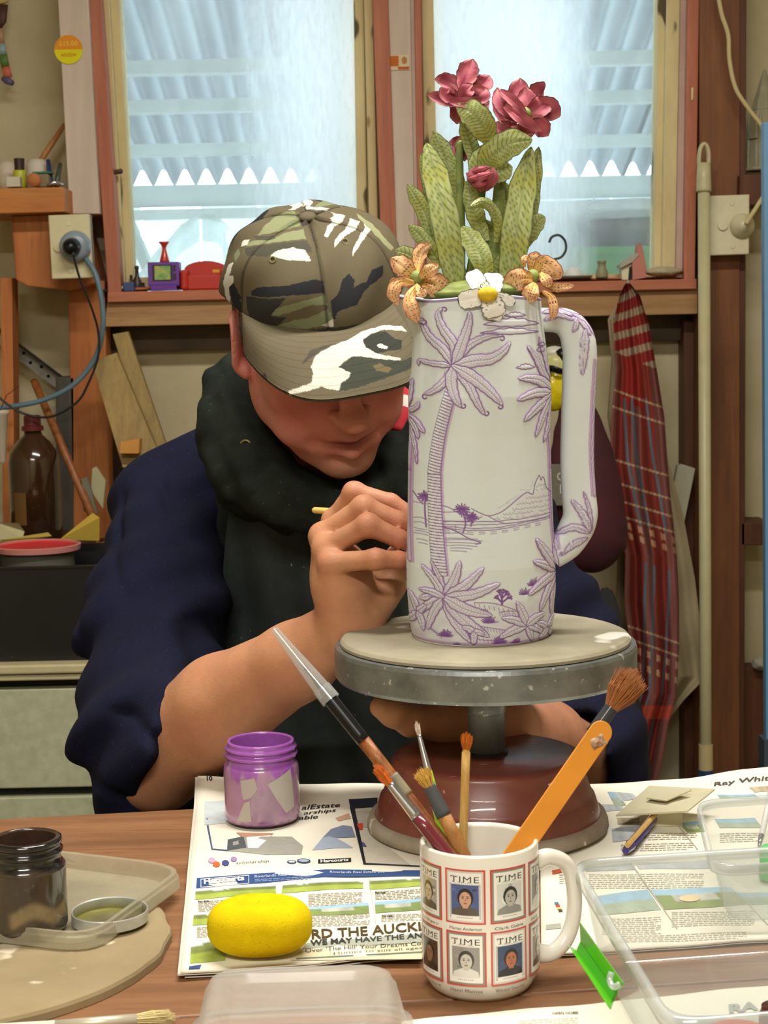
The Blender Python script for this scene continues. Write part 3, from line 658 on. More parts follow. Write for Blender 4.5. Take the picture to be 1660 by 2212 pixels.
prof = [(0, .0003), (rb - .006, .0003), (rb - .0015, .002), (rb, .006), (rb, H * .30), (rb, H * .62), (rb - .0008, H * .70), (rb - .003, H * .745), (rn, H * .775), (rn - .001, H * .80), (rn + .0022, H * .815), (rn + .0022, H * .845), (rn - .0005, H * .86), (rn - .0005, H * .885), (rn + .0017, H * .90), (rn + .0017, H * .925), (rn - .0005, H * .94), (rn - .0003, H * .99), (rn - .001, H), (rn - .003, H), (rn - .003, H * .79), (rb - .004, H * .69), (rb - .0035, H * .3), (rb - .0035, .006), (0, .0045)]
pr2 = []
for a, b in zip(prof[:-1], prof[1:]):
    n_ = max(1, int(math.hypot(b[0] - a[0], b[1] - a[1]) / .0016)); pr2 += [(a[0] + (b[0] - a[0]) * i / n_, a[1] + (b[1] - a[1]) * i / n_) for i in range(n_)]
pr2.append(prof[-1]); V, F = lathe(pr2, (cx, YJ, z0), 120)
zz = (V[:, 2] - z0) / H; an = np.arctan2(V[:, 0] - cx, YJ - V[:, 1])
streak = .06 * np.sin(an * 5 + 1) + .05 * np.sin(an * 11) + .04 * np.sin(an * 23 + zz * 9)
k1 = sm((zz - (.60 + streak)) / .10)[:, None]; colv = lin('#b389a8') * (1 - k1) + lin('#a45cb8') * k1
k0 = sm((.10 + .3 * streak - zz) / .05)[:, None]; colv = colv * (1 - k0) + lin('#8d5590') * k0; colv[zz < .03] = lin('#57305e')
k2 = sm((.45 - np.abs(an - .15 + zz * .2)) / .2)[:, None] * sm((.52 - zz) / .1)[:, None] * (1 - k0); colv = colv * (1 - .5 * k2) + lin('#9a8590') * .5 * k2
obj('glass_body', V, F, m_vg, t, col=colv, smooth=True)
lab = Ink()
lab.poly([(-.42, .62), (-.12, .60), (-.05, .52), (-.18, .42), (-.15, .35), (-.30, .28), (-.22, .14), (-.35, .10), (-.62, .11), (-.58, .20), (-.42, .30), (-.36, .40), (-.45, .46)], '#bfb5ae'); lab.poly([(.22, .55), (.95, .70), (1.02, .20), (.72, .18), (.45, .36)], '#c3bcb2')
def jarw(V): return np.stack([cx + (rb + .0004) * np.sin(V[:, 0]), YJ - (rb + .0004) * np.cos(V[:, 0]), z0 + V[:, 1] * H], 1)
# cut label scraps into strips so that they follow the glass
def bent_scrap(poly, name, c, parent, fn, m, n=14):
    poly = np.array(poly); xs = np.linspace(poly[:, 0].min() + 1e-4, poly[:, 0].max() - 1e-4, n); V = []; 
    for x in xs:
        ys = []
        for (a, b) in zip(poly, np.roll(poly, -1, 0)):
            if (a[0] - x) * (b[0] - x) < 0: ys.append(a[1] + (b[1] - a[1]) * (x - a[0]) / (b[0] - a[0]))
        V += [(x, min(ys)), (x, max(ys))]
    V = fn(np.array(V)); F = [(2 * i, 2 * i + 2, 2 * i + 3, 2 * i + 1) for i in range(n - 1)]
    return obj(name, V, F, m, parent, col=np.tile(lin(c), (len(V), 1)))
for pl, c in (([(-.50, .60), (-.10, .64), (-.04, .50), (-.20, .40), (-.42, .36), (-.48, .45)], '#b5a8a2'), ([(-.66, .09), (-.40, .33), (-.24, .36), (-.22, .10)], '#b9aea6'), ([(.22, .56), (.95, .71), (1.05, .22), (.72, .17), (.45, .36)], '#b9b2a8')):
    bent_scrap(pl, 'label_scrap', c, t, jarw, m_paper)
# clay-stained board, tray, dark jar and lid
cb = PZ(-110, 2032, TZ + .008); 
V, F = lathe([(0, TZ + .0085), (.146, TZ + .0085), (.149, TZ + .0072), (.150, TZ + .005), (.150, TZ + .0004), (0, TZ + .0004)], (cb[0], cb[1], 0), 96)
V[:, :2] += .0012 * np.sin(V[:, :1] * 170) * np.cos(V[:, 1:2] * 140)
tag(obj('round_board', V, F, mat('clay_caked_board', '#a1906c', '#8a7a5a', 8, .9, specks=('#c6baa0', 30, .66), bumps=.0006)), 'round clay-caked board at the left, under the plastic tray', 'board')
m_tray = film('milky_plastic', '#cfc8ae', .48, .3, .35, .1, 20)
zb2 = TZ + .0092
def quad_ring(cs, z, out, r=.16, n=6):
    """rounded ring through four picture corners; out = grown by metres from the middle"""
    c = np.array([PZ(x, y, TZ + .01) for x, y in cs]); m_ = c.mean(0); pts = []
    for i in range(4):
        p, a, b = c[i], c[i - 1], c[(i + 1) % 4]; A_, B_ = p + (a - p) * r, p + (b - p) * r
        for k in range(n + 1):
            s_ = k / n; q_ = A_ * (1 - s_) ** 2 + p * 2 * s_ * (1 - s_) + B_ * s_ ** 2; d = q_ - m_; pts.append(q_ + d / np.linalg.norm(d) * out)
    pts = np.array(pts); pts[:, 2] = z; return pts
tc_ = [(-260, 1998), (192, 2052), (394, 1903), (-200, 1832)]
rings = [quad_ring(tc_, zb2 + z, o) for z, o in ((.0012, -.012), (.0012, -.006), (.012, .000), (.0125, .004), (.0095, .0045), (.0085, .0055), (.0012, .0065), (.0002, .006), (.0002, -.005))]
V, F = loft(rings, True, True); tag(obj('plastic_tray', V, F, m_tray, smooth=False, bevel=.0006), 'shallow milky plastic tub lid lying on the round board, holding the dark jar', 'lid')
zj = zb2 + .0020; Yj = PZ(60, 2036, zj)[1] + .026; cxj = P(60, 1900, Yj)[0]; zr = P(60, 1808, Yj)[2]; H = zr - zj; rb, rn = .0262, .0228
t = thing('dark_jar', 'glass jar caked with black oxide standing in the tray at the left edge', 'jar', (cxj, Yj, zj))
m_vd = vcol('stained_glass', .15, spec=.7, coat=.4, var=.5, vscale=70)
prof = [(a * 0 + a, b) for a, b in [(0, .0003), (rb - .005, .0003), (rb - .0012, .002), (rb, .005), (rb, H * .70), (rb - .002, H * .745), (rn, H * .775), (rn, H * .83), (rn + .002, H * .845), (rn + .002, H * .87), (rn, H * .885), (rn, H * .93), (rn + .0016, H * .945), (rn + .0014, H * .985), (rn, H), (rn - .0025, H), (rn - .003, H * .79), (rb - .003, H * .69), (rb - .003, .005), (0, .004)]]
pr2 = []
for a, b in zip(prof[:-1], prof[1:]):
    n_ = max(1, int(math.hypot(b[0] - a[0], b[1] - a[1]) / .0016)); pr2 += [(a[0] + (b[0] - a[0]) * i / n_, a[1] + (b[1] - a[1]) * i / n_) for i in range(n_)]
pr2.append(prof[-1]); V, F = lathe(pr2, (cxj, Yj, zj), 110); zz = (V[:, 2] - zj) / H; an = np.arctan2(V[:, 0] - cxj, Yj - V[:, 1])
sn = .5 + .5 * np.sin(an * 3 + 1.3) * np.sin(zz * 9 + an * 2); k_ = sm((zz - .66 - .08 * sn) / .05)[:, None]
colv = (lin('#38302a') * (1 - sn[:, None] * .5) + lin('#64563f') * sn[:, None] * .3) * (1 - k_) + lin('#131619') * k_
kk = sm((.12 - np.abs(zz - .27 - .05 * np.sin(an * 5))) / .08)[:, None] * sm((np.sin(an * 2.2 + .3) + .6) / .5)[:, None]; colv = colv * (1 - .6 * kk) + lin('#a38d66') * .6 * kk
colv[(zz > .7) & (np.hypot(V[:, 0] - cxj, V[:, 1] - Yj) < rn - .002)] = lin('#46342a')
obj('glass_body', V, F, m_vd, t, col=colv, smooth=True)
lx = PZ(238, 1990, zj); V, F = lathe([(0, .0008), (.0245, .0008), (.0252, .0016), (.0255, .0085), (.0262, .0092), (.0266, .0086), (.0264, .0010), (.025, .0002), (0, .0002)], (lx[0], lx[1], zj - .0004), 72)
r_ = np.hypot(V[:, 0] - lx[0], V[:, 1] - lx[1]); inn = (r_ < .02545) & (V[:, 2] > zj)
colv = np.where(inn[:, None], lin('#8b8748'), lin('#c3c4bb')); colv[r_ < .024] = lin('#6a6656')
tag(obj('jar_lid', V, F, vcol('lacquered_tin', .35, .3, var=.45, vscale=90), col=colv), 'upturned metal jar lid with stained gold lacquer inside, on the tray', 'lid')
# sponge
q = PZ(562, 2052, TZ + .009); th_ = np.linspace(0, 2 * pi, 72, endpoint=False); ph_ = np.linspace(.001, pi - .001, 44)
sp = lambda c_, e: np.sign(c_) * np.abs(c_) ** e
Xs = np.stack([.0350 * sp(np.sin(ph_), .62)[:, None] * sp(np.cos(th_), .92)[None], .0265 * sp(np.sin(ph_), .62)[:, None] * sp(np.sin(th_), .92)[None], np.repeat((.0180 * sp(np.cos(ph_), .80))[:, None], 72, 1)], -1)
V = Xs.reshape(-1, 3); dent = .0022 * np.exp(-(((V[:, 0] + .003) / .014) ** 2 + (V[:, 1] / .010) ** 2)) * (V[:, 2] > 0); V[:, 2] -= dent; V = V + (q[0], q[1] + .004, TZ + .0068 + .0180)
F = [(k * 72 + i, (k + 1) * 72 + i, (k + 1) * 72 + (i + 1) % 72, k * 72 + (i + 1) % 72) for k in range(43) for i in range(72)]
tag(obj('sponge', V, F, mat('yellow_foam', '#e3c90e', '#d6bb0a', 60, .95, bumps=.0009, bscale=900, specks=('#c4aa0a', 420, .66), spec=.1), smooth=True), 'plump oval yellow sponge on the newspaper', 'sponge')
# upturned tub in front
zt2 = TZ + .042; cA = PZ(655, 2078, zt2); ctr = np.array([cA[0], cA[1] - .052])
m_tub = film('frosted_plastic', '#e3e1d8', .42, .18, .35, .06, 25)
def rr(w, d, r, z, a=radians(1)): 
    p = rounded_rect(w, d, r, 7) @ np.array([[cos(a), sin(a)], [-sin(a), cos(a)]]); return np.array([(ctr[0] + x, ctr[1] + y, z) for x, y in p])
V, F = loft([rr(.072, .062, .008, zt2 - .0052), rr(.078, .068, .010, zt2 - .005), rr(.086, .076, .012, zt2 - .001), rr(.099, .090, .015, zt2), rr(.106, .098, .017, zt2 - .002), rr(.110, .102, .019, zt2 - .007), rr(.1125, .105, .019, zt2 - .008), rr(.124, .118, .022, TZ + .010), rr(.131, .125, .023, TZ + .010), rr(.131, .125, .023, TZ + .004), rr(.129, .123, .022, TZ + .004)], True, False)
V = V.reshape(-1, 3); q_ = np.array([ctr[0], ctr[1]]); 
tag(obj('plastic_tub', V, F, m_tub, smooth=True), 'upturned frosted plastic tub in front of the sponge', 'tub')
# brush at bottom-left
t = thing('flat_brush', 'flat brush with pale bristles lying at the front left table edge', 'paintbrush', tuple(PZ(200, 2212, TZ + .003)))
a_, b_, c_ = PZ(-60, 2226, TZ + .004), PZ(296, 2203, TZ + .004), PZ(390, 2197, TZ + .004)
obj('handle', *tube([a_, a_ * .5 + b_ * .5], [.0032, .003], 12), plain('white_handle', '#d8d2bd'), t); obj('ferrule', *tube([a_ * .5 + b_ * .5, b_], [.003, .0038], 16), plain('dull_tin', '#cfc9b2', .4, .4), t, smooth=True)
def bristles(name, a, b, ra, rb_, n, c, parent, th=.00022, spread=1.0, taper=1.0, flat=1., seed=0):
    r = np.random.default_rng(seed); a, b = np.array(a, float), np.array(b, float); ax = b - a; L = np.linalg.norm(ax); ax /= L
    h = A3(0, 0, 1) if abs(ax[2]) < .9 else A3(0, 1, 0); e1 = np.cross(h, ax); e1 /= np.linalg.norm(e1); e2 = np.cross(ax, e1)
    ps = []; Cs = []; base = lin(c)
    for i in range(n):
        rr_, t_ = sqrt(r.uniform()), r.uniform(0, 2 * pi); d0 = e1 * cos(t_) * rr_ + e2 * sin(t_) * rr_ * flat
        L_ = L * r.uniform(.82, 1.0) * (1 - .25 * rr_ * taper)
        p0 = a + d0 * ra; p1 = a + ax * L_ * .55 + d0 * (ra * .3 + rb_ * .75); p2 = a + ax * L_ + d0 * rb_ * spread * r.uniform(.7, 1.1) + r.normal(size=3) * .0004
        V, F = tube([p0, p1, p2], [th, th, th * .3], 4, caps=False); ps.append((V, F)); Cs += [base * r.uniform(.65, 1.2)] * len(V)
    V, F = join(*ps); return tag(obj(name, V, F, m_hair, parent, col=np.array(Cs)), kind='stuff')
m_hair = vcol('bristle_hair', .7, spec=.3)
bristles('bristles', b_, c_, .0034, .0052, 260, '#d9c98e', t, seed=2)
a_, b_ = PZ(120, 1850, TZ + .004), PZ(161, 1862, TZ + .004)
t = thing('fine_brush', 'thin black-handled brush lying behind the dark jar', 'paintbrush', tuple(a_)); obj('handle', *tube([PZ(20, 1822, TZ + .004), a_, b_], [.0025, .0028, .0005], 10), plain('black_lacquer', '#17181a', .3), t)
# ------------------------------------------------------------------ mug
YM = PZ(1037, 2166, TZ)[1] + .030; XM = P(1037, 1950, YM)[0]; RM = 131.5 * YM / FPX; z0m = TZ + .0005; zrm = P(1037, 1811, YM)[2]; HM = zrm - z0m
m_cer = mat('white_glazed_ceramic', '#e6e3d8', '#dedacd', 6, .12, coat=.6)
t = thing('mug', 'white mug printed with rows of red-bordered magazine covers, full of brushes', 'mug', (XM, YM, z0m))
pr = [(0, .0030), (RM - .010, .0028), (RM - .0085, .0002), (RM - .007, .0002), (RM - .0045, .003), (RM - .0015, .0085), (RM, .016), (RM, HM - .0015), (RM - .0006, HM - .0003), (RM - .0018, HM), (RM - .003, HM - .0008), (RM - .0036, HM - .003), (RM - .0036, .014), (RM - .008, .007), (0, .006)]
obj('mug_body', *lathe(pr, (XM, YM, z0m), 128), m_cer, t, smooth=True)
pth = [(XM + RM - .002, YM + .001, z0m + HM * .83), (XM + RM + .008, YM + .004, z0m + HM * .85), (XM + RM + .020, YM + .009, z0m + HM * .76), (XM + RM + .024, YM + .011, z0m + HM * .52), (XM + RM + .020, YM + .009, z0m + HM * .30), (XM + RM + .009, YM + .004, z0m + HM * .19), (XM + RM - .003, YM + .001, z0m + HM * .20)]
obj('mug_handle', *tube(spline(pth, 40), [.0062, .0054, .005, .005, .005, .0054, .0064], 20, flat=1.0), m_cer, t, smooth=True)
zc = lambda y: P(1037, y, YM - RM)[2]
R1 = (zc(1998), zc(1880)); R2 = (zc(2132), zc(2015))
def portrait(I, x0, y0, x1, y1, kind, seed):
    r = np.random.default_rng(seed); bgc, fc, hc, cc = kind; w, h = x1 - x0, y1 - y0; cx_ = x0 + w * .52
    I.rect(x0, y0, x1, y1, bgc, 3, 4)
    for i in range(10): I.ell(x0 + w * r.uniform(.1, .9), y0 + h * r.uniform(.3, .95), w * .09, h * .06, tuple(np.clip(np.array([int(bgc[k:k + 2], 16) / 255 for k in (1, 3, 5)]) * r.uniform(.75, 1.2), 0, 1)), 3.3, 6)
    I.poly([(x0, y0), (x1, y0), (x1 - w * .06, y0 + h * .20), (cx_ + w * .16, y0 + h * .30), (cx_ - w * .16, y0 + h * .30), (x0 + w * .06, y0 + h * .18)], cc, 4)
    I.ell(cx_, y0 + h * .58, w * .29, h * .31, hc, 4.5); I.poly([(cx_ - w * .1, y0 + h * .24), (cx_ + w * .1, y0 + h * .24), (cx_ + w * .1, y0 + h * .4), (cx_ - w * .1, y0 + h * .4)], fc, 5)
    I.ell(cx_, y0 + h * .52, w * .215, h * .255, fc, 5.5)
    for s_ in (-1, 1): I.ell(cx_ + s_ * w * .085, y0 + h * .57, w * .045, h * .018, '#2b2420', 6, 6); I.ell(cx_ + s_ * w * .085, y0 + h * .62, w * .06, h * .012, hc, 6, 6)
    I.ell(cx_, y0 + h * .40, w * .07, h * .016, '#6b3a34', 6, 6); I.poly([(cx_ - w * .02, y0 + h * .47), (cx_ + w * .03, y0 + h * .47), (cx_ + w * .005, y0 + h * .56)], tuple(lin(fc) ** .6 * .8), 6)
def cover(a0, a1, z0, z1, k, cap):
    I = Ink(); W_ = a1 - a0; H_ = z1 - z0; mx_ = W_ * .045; mz = H_ * .032
    styles = [('#4a5b8c', '#c79a80', '#231d1d', '#5a5048'), ('#cfcfcb', '#b3b0aa', '#2c2c2c', '#8a8a86'), ('#8f8d88', '#c2beb4', '#3a3836', '#d8d6d0'), ('#39486a', '#b06a4a', '#1e1c24', '#1c1a20'), ('#a8a49a', '#c2b8a8', '#3f3832', '#57534c'), ('#4c3a30', '#8c6a50', '#1f1814', '#2c2420')]
    grey = k in (0, 3, 6); I.rect(a0, z0, a1, z1, '#c9443e', 0, 8)
    I.rect(a0 + mx_, z0 + mz, a1 - mx_, z1 - mz, '#7f8a80' if not grey else '#c9c7bf', 1, 8); I.rect(a0 + 2 * mx_, z0 + 2 * mz, a1 - 2 * mx_, z1 - 2 * mz, '#e9e7e0', 2, 8)
    # nameplate with little serifs
    tx0, tx1, ty0, ty1 = a0 + W_ * .15, a1 - W_ * .15, z1 - H_ * .235, z1 - H_ * .125; wch = tx1 - tx0
    I.text('TIME', tx0, ty0, wch, ty1 - ty0, '#2b2b2b', 4, space=1.12)
    V, F = text2d('TIME', space=1.12)
    for fx in (.09, .305, .42, .64): 
        I.rect(tx0 + wch * (fx - .04), ty0, tx0 + wch * (fx + .04), ty0 + H_ * .008, '#2b2b2b', 5)
    for fx in (.0, .19): I.rect(tx0 + wch * fx - .1, ty1 - H_ * .03, tx0 + wch * fx + .5, ty1, '#2b2b2b', 5)
    for i in range(9): I.rect(tx0 + wch * (.18 + i * .07), ty0 - H_ * .022, tx0 + wch * (.22 + i * .07), ty0 - H_ * .015, '#6a6a66', 4)
    portrait(I, a0 + W_ * .16, z0 + H_ * .16, a1 - W_ * .16, ty0 - H_ * .04, styles[k % 6], k)
    for i in range(8): I.rect(a0 + W_ * (.3 + i * .05), z0 + H_ * .115, a0 + W_ * (.335 + i * .05), z0 + H_ * .125, '#77756e', 4)
    if grey:
        for i in range(26):
            zz_ = z0 + H_ * (.10 + i * .025)
            for xx in (a0 + W_ * .115, a1 - W_ * .155): I.rect(xx, zz_, xx + W_ * .04, zz_ + H_ * .012, '#8b8a84', 4)
    I.text(cap, a0 + W_ * .10, z0 - H_ * .115, W_ * .80, H_ * .055, '#2e2e2c', 0)
    return I
def mugfn(V):
    a = np.radians(V[:, 0]); r_ = RM + .00012 + V[:, 2] * .00004
    return np.stack([XM + r_ * np.sin(a), YM - r_ * np.cos(a), V[:, 1]], 1)
m_print = vcol('fired_print', .25, coat=.3)
caps = [('Philip Wrigley Jr.', 'Marian Anderson', 'Clark Gable', 'Charles Chaplin'), ('Henry Ford', 'Henri Matisse', 'Winston Churchill', 'Charles Lindbergh')]
k = 0
for row, (z0_, z1_) in enumerate((R1, R2)):
    for j, a0 in enumerate((-81, -37, 6.8, 50.5, 95, 139, 183, 227)):
        kk = [4, 0, 1, 2, 3, 5, 1, 4][j] if row == 0 else [5, 2, 3, 4, 1, 0, 2, 5][j]
        cover(a0, a0 + 39.5, z0_, z1_, kk, caps[row][j % 4]).slice(2.2).build('printed_cover', mugfn, m_print, t)
# ------------------------------------------------------------------ brushes standing in the mug
def into_mug(tip, mouth):
    """continue the straight handle from the mouth down inside the mug until it meets the wall or floor"""
    d = (mouth - tip) / np.linalg.norm(mouth - tip); s_ = 0
    while True:
        p = mouth + d * s_
        if p[2] < z0m + .010 or math.hypot(p[0] - XM, p[1] - YM) > RM - .0075: return mouth + d * max(0, s_ - .001)
        s_ += .001
def at(T_, B_, f): return T_ + (B_ - T_) * f
def brush(name, label, tip, mouth, Yt, Ym, segs, hair=None):
    """segs: (part name, pixel points list, radii px, material)"""
    T_, M_ = P(*tip, Yt), P(*mouth, Ym); E_ = into_mug(T_, M_); t = thing(name, label, 'paintbrush', tuple(E_), 'brushes standing in the mug'); L1 = np.linalg.norm(M_ - T_)
    for (pn, f0, f1, r0_, r1_, m_, fl) in segs:
        a = at(T_, M_, f0); b = at(T_, M_, f1) if f1 < 9 else E_
        k_ = Yt / FPX; rr_ = [r0_ * k_, r1_ * k_] if f1 < 9 else [r0_ * k_, r1_ * k_, r1_ * k_ * .8]
        obj(pn, *tube(np.linspace(a, b, 10), rr_, 18, flat=fl, up=(0, 1, 0)), m_, t, smooth=True)
    if hair:
        f0, f1, r0_, r1_, n_, c_, sp_ = hair; k_ = Yt / FPX
        bristles('bristles', at(T_, M_, f1), at(T_, M_, f0), r0_ * k_, r1_ * k_, n_, c_, t, spread=sp_, seed=int(tip[0]))
    return t
m_brown = wood('stained_handle', '#a3652f', '#7a441d', 'z', 30, .4); m_blk = plain('black_ferrule', '#191a1c', .3, .3); m_silver = plain('silver_ferrule', '#b9bdc2', .22, .9)
m_mar = plain('maroon_lacquer', '#6a2530', .25, coat=.5); m_grn = plain('lime_lacquer', '#8fcf1e', .3, coat=.4); m_tan = wood('tan_handle', '#c28a4a', '#9d6a35', 'z', 30, .5); m_bam = wood('pale_handle', '#d9b36a', '#c79c54', 'z', 30, .5)
m_cap = film('clear_cap', '#dfe4e4', .30, .12, .4, .05, 40, .4)
t = brush('capped_brush', 'long brown brush with black ferrule and clear plastic cap, leaning furthest left', (592, 1358), (982, 1846), YM + .055, YM + .002, [('handle', .50, 9, 15, 11, m_brown, .8), ('ferrule', .30, .505, 16, 15, m_blk, .9), ('grey_paint_band', .66, .745, 15.2, 14.6, mat('grey_smear', '#6c675c', '#9a8f62', 30, .6), .82)])
T_, M_ = P(592, 1358, YM + .055), P(982, 1846, YM + .002); k_ = 1.12 / FPX
obj('clear_cap', *tube(np.linspace(at(T_, M_, 0), at(T_, M_, .325), 12), [8 * k_, 12 * k_, 17 * k_, 20 * k_], 24, caps=False), m_cap, t, smooth=True)
obj('cap_collar', *tube(np.linspace(at(T_, M_, .27), at(T_, M_, .325), 4), [20.5 * k_, 21.5 * k_], 24, caps=False), m_cap, t, smooth=True)
bristles('bristles', at(T_, M_, .30), at(T_, M_, .14), 10 * k_, 1.5 * k_, 160, '#4c4238', t, seed=9)
brush('round_brush', 'maroon round brush with silver ferrule and orange bristles', (806, 1648), (966, 1846), YM + .0, YM - .016, [('ferrule', .22, .60, 8.5, 13, m_silver, 1), ('handle', .595, 9, 14, 15, m_mar, 1)], (.0, .24, 8, 15, 260, '#cc6a24', .9))
brush('fine_brush', 'slim lime green brush with long silver ferrule and tiny white tip', (898, 1556), (968, 1838), YM + .050, YM + .022, [('ferrule', .11, .40, 4.5, 8.5, m_silver, 1), ('handle', .395, 9, 9, 14, m_grn, 1)], (.0, .12, 4, 6.5, 90, '#cdb9a8', .8))
brush('flat_brush', 'tan flat brush with dark grey ferrule and splayed yellow bristles', (906, 1656), (1004, 1850), YM + .012, YM + .002, [('ferrule', .20, .55, 14, 17, mat('grey_ferrule', '#55595c', '#43474a', 30, .5, .3), .5), ('handle', .545, 9, 16, 14, m_tan, .5)], (.0, .22, 11, 19, 260, '#d9ad52', 1.1))
brush('stub_brush', 'short upright pale wooden brush with orange bristles', (1009, 1578), (1001, 1815), YM + .03, YM + .024, [('neck', .17, .20, 7.5, 8.5, m_bam, 1), ('handle', .195, 9, 9.5, 9.5, m_bam, 1)], (.0, .18, 7, 14, 200, '#c96f22', 1.))
t = brush('mop_brush', 'soft mop brush with fluffy brown hair behind the orange stick', (1384, 1440), (1105, 1835), YM + .05, YM + .020, [('ferrule', .19, .37, 15, 17, film('clear_grey_ferrule', '#4a4d50', .8, .15, .2, .05), 1), ('handle', .365, 9, 14, 10, m_blk, 1)], (.0, .23, 15, 40, 900, '#a56a3c', 1.0))
# orange stick
T_, M_ = P(1298, 1582, YM + .016), P(1118, 1842, YM - .006); E_ = into_mug(T_, M_); ax = (E_ - T_) / np.linalg.norm(E_ - T_); k_ = 1.1 / FPX
sd = np.cross(ax, A3(0, 1, 0)); sd /= np.linalg.norm(sd); nn = np.cross(sd, ax); hw = 25 * k_
out_ = [T_ + sd * hw * cos(a) - ax * hw * sin(a) for a in np.linspace(0, pi, 17)]; E2 = T_ + ax * (np.linalg.norm(E_ - T_) - .004)
out_ += [E2 - sd * hw, E2 + sd * hw]
t = thing('paint_stick', 'wide flat orange stick with dried paint near its rounded top', 'stick', tuple(E_), None)
obj('stick', *prism(np.array(out_) - nn * .0008, nn * .0016), mat('orange_stained_wood', '#e29427', '#d08420', 14, .5, stretch=(1, 1, 1), specks=('#f2e6d0', 30, .74)), t, bevel=.0004)
c_ = P(1292, 1602, YM + .0145); sgn = -1 if nn[1] > 0 else 1
V, F = blob_sheet(0, 0, 0, 1, 1, 1, 5, .12, 20, 12); V = c_ + np.outer(V[:, 0] * 17 * k_, sd) + np.outer(V[:, 1] * 24 * k_, ax) + np.outer(V[:, 2] * .0012, nn)
obj('dried_paint', V, F, mat('crusted_paint', '#d9c8b4', '#8d5f3c', 160, .7, bumps=.0008), t, smooth=True)
# ------------------------------------------------------------------ right side of the table
zp = TZ + .005
cb_ = [PZ(x, y, zp + .020) for x, y in ((1331, 1740), (1403, 1697), (1545, 1709), (1486, 1751))]
for p_, dz in zip(cb_, (-.008, 0, .002, 0)): p_[2] += dz
t = thing('card_pieces', 'beige card square propped on the newspaper, right of the wheel', 'card', tuple(cb_[0]))
m_card = mat('beige_card', '#c9c3a4', '#bcb594', 8, .8)
obj('card', *prism(cb_, (0, 0, -.0014)), m_card, t)
obj('support_block', *box((cb_[0][0] + cb_[2][0]) / 2 - .012, (cb_[0][0] + cb_[2][0]) / 2 + .012, (cb_[0][1] + cb_[2][1]) / 2 - .01, (cb_[0][1] + cb_[2][1]) / 2 + .01, TZ + .004, zp + .0125), m_card, t)
pn_ = np.cross(cb_[1] - cb_[0], cb_[3] - cb_[0]); pn_ /= np.linalg.norm(pn_); pn_ = pn_ if pn_[2] > 0 else -pn_
cs_ = []
for x, y in ((1397, 1723), (1428, 1703), (1495, 1706), (1440, 1729)):
    d = raydir(x, y); cs_.append(C0 + d * (((cb_[0] + pn_ * .0026) - C0) @ pn_) / (d @ pn_))
tag(obj('card_offcut', *prism(cs_, (0, 0, -.001)), m_card), 'small card offcut lying on the beige card square', 'card')
m_pur = plain('purple_plastic', '#3a2a78', .25, coat=.4)
t = thing('purple_pen', 'dark purple pen lying on the newspaper under the card', 'pen', tuple(PZ(1390, 1790, zp + .004)))
a_, b_ = PZ(1352, 1838, zp + .005), PZ(1432, 1745, zp + .005); obj('barrel', *tube([a_ + (b_ - a_) * .12, b_], .0040, 16), m_pur, t, smooth=True); obj('end_cap', *tube([a_, a_ + (b_ - a_) * .13], [.0028, .0046], 8), m_pur, t)
a_, b_ = PZ(1356, 1826, zp + .0095), PZ(1418, 1757, zp + .0095); tag(obj('wooden_stick', *tube([a_, b_], .0022, 10), m_bam), 'thin pale wooden stick lying along the purple pen', 'stick')
# clear boxes
m_box = film('clear_plastic', '#dfe6e4', .20, .10, .35, .05, 15, .4); m_rim = film('clear_plastic_rim', '#e6eeee', .42, .10, .35, .06, 15, .5)
def bin_(name, label, rim, zr_, zb__, inset, lip, r=.14, extra=None):
    c = np.array([PZ(x, y, zr_) for x, y in rim]); ctr_ = c.mean(0)
    t = thing(name, label, 'box', (ctr_[0], ctr_[1], zb__))
    def ring(off, z, r_=r):
        pts = []
        for i in range(4):
            p, a, b = c[i], c[i - 1], c[(i + 1) % 4]
            da, db = (a - p) / np.linalg.norm(a - p), (b - p) / np.linalg.norm(b - p); p = p - (da + db) * off; rr_ = .022
            A_, B_ = p + da * rr_, p + db * rr_
            for k in range(9):
                s_ = k / 8; q_ = A_ * (1 - s_) ** 2 + p * 2 * s_ * (1 - s_) + B_ * s_ ** 2; pts.append(q_)
        pts = np.array(pts); pts[:, 2] = z; return pts
    obj('box_body', *loft([ring(0, zr_ - .001), ring(-inset * .12, zr_ - .008), ring(-inset * .9, zb__ + .006), ring(-inset - .002, zb__ + .001), ring(-inset - .008, zb__ + .0006)], False, True), m_box, t, smooth=True)
    obj('rim', *loft([ring(-.0015, zr_ - .002), ring(-.001, zr_ + .0005), ring(.002, zr_ + .0012), ring(lip, zr_), ring(lip + .0008, zr_ - .002), ring(lip + .0006, zr_ - .0065), ring(lip - .0006, zr_ - .0065)]), m_rim, t, smooth=True)
    return t
tb = bin_('storage_box', 'large clear plastic storage box with a green clip at the front right', [(1452, 2206), (2300, 2130), (1790, 1826), (1243, 1862)], TZ + .070, TZ + .0045, .012, .003)
m_clip = plain('green_clip_plastic', '#67c92a', .3, coat=.3); m_clip_shade = plain('green_clip_shade', '#43a51f', .35)  # darker copy of the clip green puts shade in the recess
I1 = [PZ(1252, 1990, TZ + .064), PZ(1346, 2122, TZ + .064)]; I2 = [PZ(1254, 2034, TZ + .050), PZ(1330, 2140, TZ + .050)]; I3 = [PZ(1227, 2040, TZ + .054), PZ(1316, 2178, TZ + .050)]; I25 = [PZ(1246, 2052, TZ + .046), PZ(1322, 2160, TZ + .046)]
def strip(a, b, th=(.0012, 0, -.0012)): return prism([a[0], b[0], b[1], a[1]], th)
obj('clip', *join(strip(I1, I2), strip(I25, I3)), m_clip, tb, bevel=.0005); obj('clip_hinge', *strip(I2, I25), m_clip_shade, tb)
